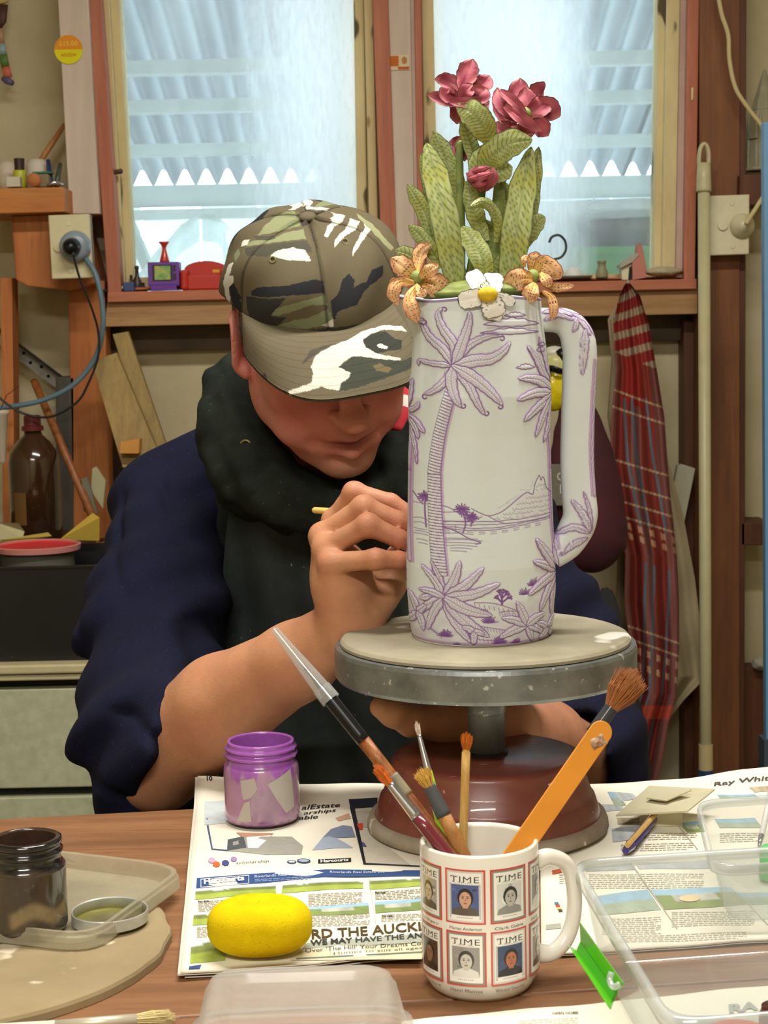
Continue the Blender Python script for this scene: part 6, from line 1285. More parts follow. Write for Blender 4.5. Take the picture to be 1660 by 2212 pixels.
# ---- hoodie
G = Solid()
ring = [P(565, 790, 1.88), P(515, 850, 1.845), P(508, 930, 1.80), P(532, 1005, 1.755), P(590, 1050, 1.72), P(665, 1088, 1.71), P(770, 1092, 1.71), P(850, 1045, 1.73), P(890, 980, 1.77), P(885, 880, 1.82), P(830, 800, 1.92), P(700, 770, 1.97)]
rr_ = [.030, .034, .037, .036, .030, .026, .026, .030, .034, .034, .034, .036]
G.chain(ring + [ring[0]], rr_ + [rr_[0]], .022)
ring2 = [P(505, 930, 1.86), P(508, 990, 1.84), P(540, 1052, 1.80), P(640, 1105, 1.80), P(790, 1110, 1.80), P(890, 1045, 1.81)]; G.chain(ring2, [.030, .030, .028, .028, .028, .028], .02)
G.chain([P(660, 1000, 1.99), P(690, 1200, 1.96), P(690, 1500, 1.99)], [.085, .120, .125], .05); G.chain([P(590, 1130, 1.95), P(830, 1140, 1.95)], [.070, .070], .05)
G.chain([P(700, 900, 1.93), P(690, 1050, 1.93)], [.07, .07], .04)
def hood_post(p, d):
    return d + .0028 * np.sin(p[:, 2] * 95 + p[:, 0] * 130 + 2 * np.sin(p[:, 0] * 40)) * np.sin(p[:, 0] * 45 + p[:, 1] * 60) - .0018 * np.abs(np.sin(p[:, 0] * 70 - p[:, 2] * 110))
# keep the face clear
G.ell(hl(0, -.045, -.030), (.082, .10, .125), HM_, .008, True)
V, F = G.mesh(.0040, hood_post); V = relax(V, F, 2)
m_hood = mat('black_green_fleece', '#262c26', '#1b201c', 30, .95, bumps=.0009, bscale=700, spec=.15, specks=('#555a50', 380, .72))
hood = obj('hoodie', V, F, m_hood, man, smooth=True)
ec = P(531, 963, 1.722); V, F = tube([ec + .0055 * A3(cos(a), -.2 * cos(a), sin(a)) for a in np.linspace(.5, 5.6, 22)], .0011, 8); obj('eyelet', V, F, plain('brass_ring', '#8f8155', .4, .6), hood, smooth=True)
# ---- overalls
O = Solid()
ms1 = S1 * .5 + E1 * .5 + (-.010, 0, 0)
O.chain([P(560, 1000, 1.99), S1 + (.006, 0, -.004), ms1, E1 + (-.006, .022, .020)], [.060, .066, .073, .070], .035)
O.chain([P(850, 1030, 2.0), S2 + (-.01, 0, -.01), (S2 + E2) / 2, E2 + (.01, .02, .01)], [.062, .074, .072, .066], .035)
cuff1 = P(430, 1580, 1.555); O.chain([E1 + (-.004, .012, .012), cuff1], [.070, .060], .02); O.cap(E1 + (-.004, .02, -.02), P(318, 1745, 1.60), .058, .046, .02)
O.chain([E2 + (.008, .012, .004), P(1190, 1610, 1.655)], [.062, .055], .02)
pel = P(690, 1760, 2.03); O.chain([P(650, 1120, 2.03), P(680, 1400, 2.04), pel], [.125, .150, .150], .06); O.chain([P(420, 1180, 2.03), P(420, 1650, 2.05)], [.085, .10], .05); O.chain([P(960, 1180, 2.03), P(950, 1650, 2.05)], [.085, .10], .05)
for s_ in (-1, 1):
    hip = pel + (s_ * .10, -.02, -.03); knee = A3(pel[0] + s_ * .16, 1.62, .52); O.chain([hip, knee, A3(knee[0], 1.66, .10)], [.088, .068, .055], .03)
# cuff hollows
fd = (W1 - E1) / np.linalg.norm(W1 - E1); PC_ = P(352, 1600, 1.545); NC_ = A3(.86, -.30, -.34); NC_ /= np.linalg.norm(NC_)
def cutf(p):
    q = p - E1; ax_ = np.linalg.norm(q - np.outer(q @ fd, fd), axis=1)
    return np.maximum(-((p - PC_) @ NC_) + .004 * np.sin(p[:, 2] * 90), ax_ - .105)
O.fn(cutf, E1 - .16, np.maximum(E1, W1) + .12, .003, True)
fd2 = (W2 - E2) / np.linalg.norm(W2 - E2); O.cap(E2 + fd2 * .05, W2, .046, .050, .006, True)
def fold(p, c, d, L, amp, wv):
    """one soft crease: ridge along direction d through c"""
    d = np.array(d, float); d /= np.linalg.norm(d); q = p - np.array(c); t = q @ d; w = q - np.outer(t, d); r_ = np.sqrt((w * w).sum(1)); return amp * np.exp(-(t / L) ** 2)
def cloth_post(p, d):
    x, y, z = p.T; u = (p - S1) @ ((E1 - S1) / np.linalg.norm(E1 - S1)); arm = sm((-.10 - x) / .06)
    f = .006 * np.sin(z * 48 + x * 34 + 1.8 * np.sin(x * 17 + z * 9)) * sm(.5 + .5 * np.sin(x * 11 - z * 7 + 1)) + .003 * np.sin(z * 95 - x * 70 + y * 30) + .006 * sm((u - .17) / .08) * np.sin(z * 62 - x * 62 + 1.2 * np.sin(y * 40)) * arm
    f2 = .005 * np.sin(x * 70 + .8 * np.sin(z * 20)) * (1 - arm)
    f3 = .0085 * np.exp(-(np.sin(z * 27 + x * 40 + 1.3 * np.sin(x * 23 - z * 12) + .6) / .26) ** 2) * arm * (.5 + .5 * np.sin(x * 30 - z * 22)) * sm((u - .02) / .06)
    return d + f + f2 + f3
V, F = O.mesh(.0042, cloth_post); V = relax(V, F, 2)
m_navy = mat('navy_drill', '#13152e', '#0f1126', 14, .9, bumps=.0006, bscale=900, spec=.2, specks=('#34396a', 500, .7))
ov = obj('overalls', V, F, m_navy, man, smooth=True)
# frayed cuff threads
r = np.random.default_rng(3); ps = []
cc_ = PC_ + (0, .045, 0); a1 = np.cross(NC_, A3(0, 0, 1)); a1 /= np.linalg.norm(a1); a2 = np.cross(NC_, a1)
for i in range(150):
    a = r.uniform(0, 2 * pi); p0 = cc_ + fd * r.uniform(-.004, .001) + (a1 * cos(a) + a2 * sin(a)) * r.uniform(.055, .060); p1 = p0 + fd * r.uniform(.003, .007) + r.normal(size=3) * .003; ps.append(tube([p0, (p0 + p1) / 2 + r.normal(size=3) * .001, p1], .00025, 4, caps=False))
tag(obj('frayed_threads', *join(*ps), plain('pale_thread', '#4c5590', .9), ov), kind='stuff')
# ---- apron: bib laid over the chest, falling to the lap
nu, nv = 90, 130; u = np.linspace(0, 1, nu); v = np.linspace(0, 1, nv); G_ = np.zeros((nu, nv, 3))
for j, vv in enumerate(v):
    yy_ = 1082 + vv * 760; xl = np.interp(vv, [0, .25, .5, .7, 1], [494, 478, 462, 440, 420]); xr = np.interp(vv, [0, .3, .6, 1], [905, 990, 1120, 1150]); Yc = np.interp(vv, [0, .3, .6, 1], [1.765, 1.775, 1.78, 1.77])
    for i, uu in enumerate(u):
        c_ = (uu - .5) * 2; Y_ = Yc + .06 * np.abs(c_) ** 2.4 + .006 * sin(uu * 19 + vv * 4) * vv + .004 * sin(uu * 34 - vv * 9) + .003 * sin(vv * 26 + uu * 5) * vv; G_[i, j] = P(xl + (xr - xl) * uu, yy_ + 10 * c_ * (1 - vv) * (-.6) - 4 * sin(uu * 12) * (vv < .02), Y_)
top, F = grid(G_); n = len(top); bot = top + (0, .0025, 0); I = np.arange(nu * nv).reshape(nu, nv); rim = np.concatenate([I[:, 0], I[-1, 1:], I[-2::-1, -1], I[0, -2:0:-1]]); rn = np.roll(rim, -1)
m_apron = mat('dark_apron_cloth', '#363d3b', '#2b3130', 18, .9, bumps=.0006, bscale=900, spec=.2, specks=('#8d908a', 160, .74))
ap = obj('apron', np.vstack([top, bot]), np.vstack([F, F[:, ::-1] + n, np.stack([rim, rn, rn + n, rim + n], 1)]), m_apron, man, smooth=True)
obj('apron_hem', *tube(G_[:, 1] + (0, -.0015, .0), .0016, 8), m_apron, ap, smooth=True)
for x0 in (500, 868): obj('apron_strap', *tube(spline([P(x0, 1090, 1.83), P(x0 + (690 - x0) * .12, 1040, 1.88), P(x0 + (690 - x0) * .3, 960, 1.96)], 12), .006, 8, flat=.3, up=(0, 1, 0)), m_apron, ap)
obj('shirt_collar', *tube(spline([P(880, 830, 1.80), P(872, 880, 1.765), P(858, 930, 1.745)], 14), [.009, .010, .006], 12, flat=.5, up=(0, 1, 0)), [plain('red_cloth', '#c22a38', .8), plain('white_cloth', '#dcd8cc', .8)], man, facemat=[1 if 4 <= (k // 12) <= 6 else 0 for k in range(13 * 12)] + [0, 0], smooth=True)
for s_ in (-1, 1):
    kx = pel[0] + s_ * .16; V, F = ellipsoid((kx, 1.60, .045), (.05, .13, .045)); V[:, 2] = np.maximum(V[:, 2], .001); obj('boot', V, F, plain('black_boot', '#1d1b1a', .5), man, smooth=True)
t = thing('work_stool', 'cream-painted stool the person sits on behind the table', 'stool', (pel[0], 2.03, 0))
zs = pel[2] - .165
obj('seat', *prism([(pel[0] + x, 2.03 + y, zs) for x, y in rounded_rect(.42, .36, .04)], (0, 0, -.035)), plain('cream_paint', '#c9bd9a', .6), t)
for x in (-.16, .16):
    for y in (-.13, .13): obj('leg', *tube([(pel[0] + x, 2.03 + y, zs - .03), (pel[0] + x * 1.15, 2.03 + y * 1.15, 0)], .016, 10), plain('cream_paint', '#c9bd9a', .6), t)
# ---- the cap
def q1(*p): return np.array([(400 + a * .31325, 420 + b * .31325) for a, b in p])
def inpoly(x, y, poly):
    c = np.zeros(x.shape, bool); n = len(poly)
    for i in range(n):
        (x1, y1), (x2, y2) = poly[i - 1], poly[i]; m = ((y1 > y) != (y2 > y)); c ^= m & (x < (x2 - x1) * (y - y1) / (y2 - y1 + 1e-12) + x1)
    return c
CAMO = [('#48453a', [(415, 370), (560, 345), (840, 315), (870, 370), (880, 400), (700, 372), (610, 400), (560, 430), (420, 420)]), ('#7e8460', [(700, 118), (755, 118), (800, 215), (720, 235), (600, 265), (500, 282), (560, 205), (630, 150)]), ('#7e8460', [(425, 330), (520, 310), (640, 290), (700, 260), (815, 240), (835, 305), (640, 327), (425, 358)]),
        ('#4a473c', [(470, 288), (560, 285), (625, 283), (625, 305), (560, 318), (490, 312)]), ('#cccabd', [(585, 425), (640, 385), (740, 366), (830, 385), (872, 460), (760, 456), (690, 452), (640, 435)]), ('#24262a', [(455, 670), (500, 640), (700, 630), (810, 605), (900, 585), (950, 600), (965, 680), (700, 700), (560, 712), (460, 700)]),
        ('#2f2f2b', [(420, 700), (560, 720), (700, 715), (640, 780), (590, 840), (700, 850), (640, 905), (470, 925), (430, 800)]), ('#767c5c', [(590, 835), (640, 780), (800, 740), (960, 695), (985, 760), (860, 765), (740, 810), (640, 835)]), ('#767c5c', [(640, 905), (740, 870), (860, 850), (990, 790), (1020, 860), (950, 905), (820, 930), (700, 918)]), ('#cccabd', [(945, 905), (1018, 862), (1032, 917)]),
        ('#34342d', [(468, 930), (640, 922), (820, 935), (1030, 920), (1240, 890), (1430, 850), (1440, 880), (1100, 985), (800, 1062), (480, 1062)]), ('#cccabd', [(1010, 125), (1105, 145), (1085, 190), (1030, 220), (985, 295), (960, 287), (985, 215), (1015, 195), (1005, 165), (1030, 150)]), ('#cccabd', [(1140, 165), (1205, 185), (1180, 240), (1100, 290), (1030, 365), (1035, 310), (1110, 230)]),
        ('#cccabd', [(1220, 175), (1290, 230), (1245, 290), (1155, 425), (1160, 370), (1220, 260), (1245, 225)]), ('#cccabd', [(835, 78), (1000, 95), (980, 112), (830, 98)]), ('#3b3632', [(790, 130), (860, 105), (920, 130), (860, 200), (810, 225), (785, 170)]), ('#24262a', [(1000, 740), (1060, 680), (1085, 590), (1130, 545), (1170, 590), (1165, 640), (1250, 600), (1290, 520), (1370, 488), (1365, 560), (1240, 660), (1190, 760), (1050, 810), (1030, 880)]),
        ('#cccabd', [(262, 600), (300, 480), (335, 465), (305, 560), (335, 560), (330, 620), (300, 640), (320, 780), (340, 870), (295, 800)]), ('#24262a', [(300, 640), (335, 610), (380, 700), (390, 830), (350, 930), (320, 880), (340, 800)]), ('#cccabd', [(385, 360), (400, 318), (445, 310), (428, 350)]), ('#cccabd', [(375, 1030), (480, 1000), (480, 1068), (430, 1052)]), ('#8a8c68', [(1180, 128), (1300, 210), (1440, 370), (1420, 390), (1280, 245), (1200, 165)]), ('#767c5c', [(335, 420), (370, 370), (380, 400), (350, 470)])]
BRIM = [('#33362f', [(1225, 1000), (1290, 960), (1380, 940), (1440, 990), (1500, 1010), (1490, 1070), (1400, 1080), (1330, 1100), (1260, 1070)]), ('#cccabd', [(715, 1355), (870, 1300), (885, 1240), (870, 1190), (900, 1110), (1000, 1050), (1130, 1000), (1230, 940), (1380, 900), (1500, 910), (1530, 945), (1370, 930), (1290, 960), (1225, 1000), (1240, 1050), (1330, 1100), (1490, 1130), (1490, 1145), (1340, 1135), (1240, 1120), (1150, 1120), (1100, 1150), (1060, 1190), (1140, 1230), (1135, 1260), (1080, 1300), (1060, 1350), (1000, 1345), (940, 1325), (850, 1355), (720, 1380)]),
        ('#cccabd', [(1320, 1040), (1350, 1028), (1400, 1050), (1390, 1065), (1340, 1060)]), ('#3d4136', [(1060, 1190), (1110, 1150), (1160, 1115), (1240, 1120), (1340, 1135), (1490, 1150), (1590, 1110), (1590, 1190), (1400, 1260), (1200, 1330), (1065, 1360), (1080, 1300), (1140, 1255), (1140, 1230)]), ('#6a5f44', [(1300, 1180), (1340, 1165), (1430, 1200), (1400, 1230), (1320, 1215)]),
        ('#3a3b38', [(510, 1240), (560, 1235), (570, 1300), (540, 1350), (510, 1310)]), ('#3a3b38', [(620, 1345), (700, 1355), (725, 1385), (700, 1420), (640, 1435), (600, 1400)]), ('#4a463c', [(800, 1180), (860, 1080), (960, 1040), (1040, 1030), (930, 1080), (880, 1120)]), ('#3a3b38', [(760, 1410), (830, 1400), (800, 1440)])]
def camo(V, polys, base='#5d5540', nrm=None):
    x, y = proj(V); c = np.tile(lin(base), (len(V), 1)); wob = .5
    xw, yw = x + wob * np.sin(y * .35), y + wob * np.sin(x * .3)
    back = None
    for h_, pl in polys: c[inpoly(xw, yw, q1(*pl))] = lin(h_)
    return c, x, y
def rear(V, c, mask):
    L = (V - HC) @ HM_; n1 = np.sin(L @ A3(60, 30, 45) + 2 * np.sin(L @ A3(30, 50, -40))); n2 = np.sin(L @ A3(-45, 50, 70) + 2 * np.sin(L @ A3(50, -20, 30)))
    cc = np.tile(lin('#5d5540'), (len(V), 1)); cc[n1 > .45] = lin('#24262a'); cc[n2 > .5] = lin('#767c5c'); cc[n1 + n2 < -1.2] = lin('#cccabd'); c[mask] = cc[mask]; return c
CR = (0, .012, .040); rx, ry, hh = .0885, .106, .068
def crown(phi, t):
    """phi around (0 = right, -90 = front), t 0 at the rim .. 1 at the button"""
    rad = np.cos(t * pi / 2) ** .62; zz_ = np.sin(t * pi / 2) ** .95
    zb__ = -.010 * np.sin(phi)                       # rim a touch lower at the back
    zb__ = np.where(np.sin(phi) > 0, -.022 * np.sin(phi), 0)
    q = np.stack([CR[0] + rx * rad * np.cos(phi), CR[1] + ry * rad * np.sin(phi), CR[2] + zb__ * (1 - t) + hh * zz_], -1)
    return q
nphi, nt_ = 420, 150; phi = np.linspace(0, 2 * pi, nphi, endpoint=False); tt = np.linspace(0, .9995, nt_)
PH_, TT_ = np.meshgrid(phi, tt); Lq = crown(PH_, TT_)
seamd = np.min([np.abs((PH_ - a + pi) % (2 * pi) - pi) * np.cos(TT_ * pi / 2) ** .62 * .1 for a in np.radians([-98, -38, 22, 82, 142, -158])], 0)
dis = -.0016 * np.exp(-(seamd / .0015) ** 2) + .0022 * np.sin(PH_ * 3 + TT_ * 5) * (1 - TT_) + .0015 * np.sin(PH_ * 7 - TT_ * 9)
nr_ = Lq - np.array(CR); nr_ /= np.linalg.norm(nr_, axis=-1)[..., None]; Lq = Lq + nr_ * dis[..., None]; Wq = HC + Lq @ HM_.T
V = Wq.reshape(-1, 3); c, x, y = camo(V, CAMO); Nw = (nr_ @ HM_.T).reshape(-1, 3); vd = C0 - V; vd /= np.linalg.norm(vd, axis=1)[:, None]; c = rear(V, c, (Nw * vd).sum(1) < .02)
sdm = seamd.ravel(); c[sdm < .0011] *= .45; c[(np.abs(sdm - .0026) < .0004)] *= .75; c[(TT_.ravel() < .012)] *= .5
I_ = np.arange(nt_ * nphi).reshape(nt_, nphi); J_ = np.roll(I_, -1, 1); F = np.stack([I_[:-1], J_[:-1], J_[1:], I_[1:]], -1).reshape(-1, 4)
m_cap2 = vcol('camouflage_twill', .85, spec=.2, var=.18, vscale=60, bumps=.0003, bscale=1200)
capo = obj('cap', V, F, m_cap2, man, col=c, smooth=True)
md = capo.modifiers.new('solid', 'SOLIDIFY'); md.thickness = .0018; md.offset = -1
bt_ = HC + HM_ @ A3(CR[0], CR[1], CR[2] + hh); obj('cap_button', *ellipsoid(bt_, (.0085, .0085, .0045), HM_), plain('olive_button', '#5b543f', .9), capo, smooth=True)
for (a, b) in ((603, 452), (1103, 325)):
    xx, yy = q1((a, b))[0]; k_ = np.argmin(np.where((Nw * vd).sum(1) > .2, np.hypot(x - xx, y - yy), 1e9)); n_ = Nw[k_]; e1 = np.cross(n_, A3(0, 0, 1)); e1 /= np.linalg.norm(e1); e2 = np.cross(n_, e1)
    obj('cap_eyelet', *tube([V[k_] + n_ * .0006 + .0028 * (e1 * cos(a_) + e2 * sin(a_)) for a_ in np.linspace(0, 2 * pi, 18)], .0008, 6), plain('khaki_thread', '#7a7550', .9), capo, smooth=True)
# flat peak
nb_, ns_ = 260, 110; A_ = np.radians(np.linspace(-90 - 66, -90 + 66, nb_)); s__ = np.linspace(0, 1, ns_); top = np.zeros((nb_, ns_, 3))
for i, a in enumerate(A_):
    f = (a + pi / 2) / radians(66); inner = np.array([CR[0] + (rx - .001) * cos(a), CR[1] + (ry - .001) * sin(a), CR[2] + .003])
    out_x = .0865 * np.sign(f) * min(1, abs(f) ** .8 * 1.02); out_y = CR[1] - ry * cos(radians(66) * f) * .0 - .050 - .128 * (1 - abs(f) ** 3.0) ** .55 * 1.0
    if abs(f) > .999: out_y = CR[1] - ry * cos(radians(66)) - .002; out_x = inner[0]
    outer = np.array([out_x, min(out_y, inner[1] - .0005), CR[2] - .004 - .020 * (1 - abs(f) ** 2) * 1.0 - .004])
    top[i] = inner + (outer - inner) * s__[:, None]; top[i, :, 2] += .006 * np.sin(s__ * pi) - .016 * (abs(f) ** 2) * s__
thk = .0028; bot = top.copy(); bot[..., 2] -= thk; n = nb_ * ns_
Wt, Wb = HC + top.reshape(-1, 3) @ HM_.T, HC + bot.reshape(-1, 3) @ HM_.T
c, x, y = camo(Wt, BRIM, '#635b47'); rows = np.tile(np.arange(ns_), nb_); c[((rows % 11) == 5) & (rows > 8)] *= .74; c2 = np.tile(lin('#34362c'), (n, 1))
I = np.arange(n).reshape(nb_, ns_); Ft = np.stack([I[:-1, :-1], I[1:, :-1], I[1:, 1:], I[:-1, 1:]], -1).reshape(-1, 4); rim = np.concatenate([I[:, 0], I[-1, 1:], I[-2::-1, -1], I[0, -2:0:-1]]); rn = np.roll(rim, -1)
obj('cap_peak', np.vstack([Wt, Wb]), np.vstack([Ft, Ft[:, ::-1] + n, np.stack([rim, rn, rn + n, rim + n], 1)]), m_cap2, capo, col=np.vstack([c, c2]), smooth=False)
hr = Solid(); hr.ell(hl(0, .02, .010), (.0795, .097, .062), HM_, .01); hr.ell(hl(0, -.06, -.04), (.1, .075, .2), HM_, .004, True); V, F = hr.mesh(.003); obj('hair', V, F, mat('short_grey_hair', '#6b6259', '#4c453e', 200, .9, bumps=.001), man, smooth=True)
# ------------------------------------------------------------------ things along the back wall
def small(name, VF, m, label, cat, group=None, **k): return tag(obj(name, *VF, m, **k), label, cat, group)
m_ivory = plain('ivory_plastic', '#d5cca4', .35); m_ivory2 = plain('pale_ivory_plastic', '#d8d2b2', .35)
def disc(c, r, th, m, name, parent, col=None, seg=28):
    return obj(name, *lathe([(0, 0), (r, 0), (r, th * .7), (r * .92, th), (0, th)], c, seg, axis=(0, -1, 0)), m, parent, smooth=False)
# shelf on the left
small('wall_shelf', pprism([(-60, 463), (140, 458), (138, 404), (-60, 408)], 2.94, .19), m_orx, 'orange timber shelf board at the upper left of the back wall', 'shelf', bevel=.002)
small('shelf_bracket', pprism([(24, 466), (165, 462), (205, 612), (150, 628), (60, 618), (34, 604)][::-1], 2.99, .16), m_or, 'stout orange-brown timber block under the left shelf', 'bracket', bevel=.002)
# shelf contents
zs_ = P(60, 405, 2.97)[2]
def onshelf(px, Y=2.98): return P(px, 405, Y)[0], Y
x_, y_ = onshelf(44); t = thing('small_bottle', 'small yellow-green bottle with dark cap on the left shelf', 'bottle', (x_, y_, zs_))
obj('bottle_body', *lathe([(0, 0), (.0105, 0), (.011, .002), (.0105, .018), (.0112, .028), (.010, .030), (0, .030)], (x_, y_, zs_), 24), plain('lime_plastic', '#b7bb2c', .4), t, smooth=True)
obj('bottle_cap', *lathe([(0, .030), (.0085, .030), (.009, .050), (0, .050)], (x_, y_, zs_), 20), plain('dark_cap', '#332420', .4), t)
for px, w_, h_, lb, c_ in ((18, .017, .052, 'white plaster tub left of the yellow-green bottle', '#cdbfa8'), (82, .019, .055, 'rounded white plastic tub right of the yellow-green bottle', '#d3c8b6')):
    x_, y_ = onshelf(px, 3.04); small('tub', lathe([(0, 0), (w_, 0), (w_ * 1.03, h_ * .3), (w_, h_ * .8), (w_ * .7, h_ * .97), (0, h_)], (x_, y_, zs_), 28), plain('tub_white', c_, .6), lb, 'tub', smooth=True)
small('white_carton', box(*(P(-4, 0, 2.95)[0], P(26, 0, 2.95)[0]), 2.95, 2.98, zs_, zs_ + .017), plain('carton', '#c9c6b2', .7), 'low white carton at the front of the left shelf', 'carton', bevel=.001)
x_, y_ = onshelf(74, 2.955); small('clay_disc', lathe([(0, -.003), (.010, -.003), (.0115, 0), (.010, .003), (.004, .0035), (0, .002)], (x_, y_, zs_ + .0115), 24, axis=(0, 1, .1)), plain('orange_clay', '#b8733c', .7), 'small round orange clay disc on the left shelf', 'disc', smooth=True)
for px, h_, c_, lb, dx in ((110, .046, '#2a3a70', 'blue marker leaning at the right end of the left shelf', -6), (122, .040, '#474f45', 'grey-green clip leaning beside the blue marker', 8)):
    a_, b_ = P(px, 403, 2.99), P(px + dx, 403 - h_ * 1230, 3.02); a_[2] = zs_ + .004; small('marker' if c_ == '#2a3a70' else 'clip', tube([a_, b_], [.0055, .0035], 12), plain('ink_' + c_[1:], c_, .4), lb, 'marker' if c_ == '#2a3a70' else 'clip', smooth=True)
a_, b_ = P(56, 395, 3.06), P(140, 268, 3.10); small('leaning_brush', tube([a_, a_ * .35 + b_ * .65, b_], [.0045, .0055, .004], 12), m_tan, 'brown brush handle leaning against the wall on the left shelf', 'brush', smooth=True)
a_ = P(10, 395, 2.965); small('green_strip', box(a_[0] + .047, a_[0] + .078, 2.97, 3.0, zs_ + .0235, zs_ + .0265), plain('green_card', '#2f7a5c', .6), 'thin green strip lying between the tubs', 'strip'); 
small('strip_support', box(a_[0] + .052, a_[0] + .074, 2.972, 2.998, zs_, zs_ + .0235), plain('clay_lump', '#8c7a5e', .8), 'grey-brown clay lump under the green strip', 'clay', bevel=.003)
a_ = P(116, 396, 2.965); small('steel_tool', tube([(a_[0] - .012, 2.965, zs_ + .003), (a_[0], 2.968, zs_ + .007), (a_[0] + .014, 2.975, zs_ + .004)], [.002, .005, .003], 10), m_silver, 'small shiny steel tool at the right end of the left shelf', 'tool', smooth=True)
# hanging ornament, top left
t = thing('hanging_ornament', 'string-hung jointed ornament leg with striped sock and purple shoe at the top left', 'ornament', tuple(P(5, 100, 3.10)))
for pts, r_, c_, n_ in ((([(-8, -30), (4, 8)]), [.018, .012], '#d9c77e', 'cream_sleeve'), ([(4, 10), (3, 45), (-4, 60)], [.011, .009, .006], '#4a2c22', 'upper_leg'), ([(-2, 62), (2, 95)], [.006, .007], '#b08a68', 'knee'), ([(2, 95), (6, 118)], [.007, .0078], '#8fa8a8', 'blue_band'), ([(6, 118), (12, 145)], [.0078, .0075], '#5d7a3c', 'green_band'), ([(12, 145), (18, 168)], [.0072, .0078], '#c8694c', 'orange_band')):
    obj(n_, *tube([P(x, y, 3.11) for x, y in pts], r_, 14, flat=.5, up=(0, 1, 0)), plain('ornament_' + c_[1:], c_, .6), t, smooth=True)
obj('shoe', *tube([P(6, 170, 3.11), P(16, 174, 3.105), P(27, 180, 3.10)], [.004, .007, .0045], 14), plain('purple_paint', '#5b5478', .5), t, smooth=True)
# stickers
def sticker(name, fn, ink, label, parts_parent=None):
    t = ink.build(name, fn, m_ink, None); return tag(t, label, 'sticker')
c_ = P(148, 107, 3.018); k_ = 3.018 / FPX; I = Ink()
I.ell(0, 0, 30, 30, '#e8962c', 0, 28, 0, 180); I.ell(0, 0, 30, 30, '#e3dc22', 0, 28, 180, 360); I.text('$15.00', -20, 6, 40, 12, '#f2c04c', 1, bold=.03); I.text('window', -17, -15, 34, 10, '#d88a24', 1, bold=.02)
sticker('price_sticker', lambda V: c_ + np.stack([V[:, 0] * k_, 0 * V[:, 0] - V[:, 2] * .0003, V[:, 1] * k_], 1), I, 'round orange and yellow price sticker on the pale board left of the window')
c2_ = P(860, 135, 3.058); I = Ink(); I.rect(-25, -16, 25, 16, '#ddcba8'); I.rect(-21, -8, 2, 14, '#d27a34', 1); I.rect(0, -15, 24, -9, '#c2632c', 1); I.ell(14, 4, 6, 8, '#b98050', 1); 
for i in range(4): I.rect(-19, -5 + i * 5, 0, -3 + i * 5, '#b5622a', 2)
sticker('label_sticker', lambda V: c2_ + np.stack([V[:, 0] * k_, 0 * V[:, 0] - V[:, 2] * .0003, V[:, 1] * k_], 1), I, 'small orange and cream label on the post between the windows')
# power points
def outlet(label, pts, Y, ring, rr_, screws, m_):
    t = thing('power_outlet', label, 'power outlet', tuple(P(*pts[3], Y)))
    obj('mounting_block', *pprism(pts, Y + .008, .03), plain('yellowed_block', '#c9a63a', .6) if ring[0] > 800 else plain('block_grey', '#8d8062', .7), t)
    obj('face_plate', *pprism(pts, Y, .012), m_, t, bevel=.002)
    for s_ in screws: disc(P(*s_, Y), .0042, .0012, m_ivory2, 'screw', t)
    disc(P(*rr_, Y), .009, .004, m_, 'switch', t); return t
o1 = outlet('cream power outlet on the post left of the window, with a black and grey plug', [(112, 603), (200, 600), (192, 462), (104, 465)], 2.925, (170, 540), (128, 534), ((148, 483), (152, 585)), m_ivory)
o2 = outlet('pale power outlet on the big stud right of the window, with a round white plug', [(1534, 552), (1619, 549), (1620, 420), (1535, 423)], 3.005, (1600, 487), (1562, 487), ((1583, 439), (1583, 532)), m_ivory2)
t = thing('adapter_plug', 'round grey-blue adapter with black plug in the left outlet', 'plug', tuple(P(165, 545, 2.91)))
c_ = P(164, 533, 2.925); obj('adapter', *lathe([(0, 0), (.026, 0), (.027, .006), (.024, .022), (.017, .026), (0, .026)], c_, 32, axis=(0, -1, 0)), plain('grey_adapter', '#8b98a2', .3), t, smooth=True)
obj('black_plug', *lathe([(.015, 0), (.015, .012), (.011, .022), (.005, .028), (0, .028)], P(156, 533, 2.900), 24, axis=(0, -1, -.1)), m_blk, t, smooth=True)
V_ = lambda pts, Y: [P(x, y, Y + (d[0] if d else 0)) for x, y, *d in pts]
small('grey_cable', tube(spline(V_([(178, 548, .0), (205, 590, -.01), (220, 650, -.015), (222, 710, -.015), (205, 775), (160, 830), (100, 862), (40, 876), (-30, 884)], 2.92), 90), .0045, 10), plain('blue_grey_cable', '#5d7886', .4), 'thick blue-grey cable looping down from the left outlet', 'cable', smooth=True)
small('black_cable', tube(spline(V_([(157, 545, -.03), (172, 600, -.02), (196, 660, -.01), (212, 715), (212, 770), (190, 830), (165, 870), (110, 900), (50, 893), (0, 860), (-30, 820)], 2.875), 90), .0020, 8), plain('black_cable_skin', '#17181a', .4), 'thin black cable looping down from the left outlet', 'cable', smooth=True)
t = thing('white_plug', 'round white plug in the right outlet', 'plug', tuple(P(1602, 490, 2.99)))
obj('plug_body', *lathe([(0, 0), (.0215, 0), (.0215, .004), (.017, .010), (.010, .020), (.005, .024), (0, .024)], P(1604, 488, 3.005), 32, axis=(0, -1, 0)), plain('translucent_white', '#cfc8a4', .3), t, smooth=True)
small('cream_cord', tube(spline(V_([(1549, -30), (1560, 30), (1574, 75), (1577, 130), (1590, 190), (1618, 235), (1648, 275), (1672, 330), (1662, 400, -.01), (1640, 440, -.02), (1612, 484, -.035)], 3.0), 110), .0038, 10), plain('cream_cord_skin', '#c9b886', .4), 'cream cord hanging in front of the big stud into the right outlet', 'cord', smooth=True)
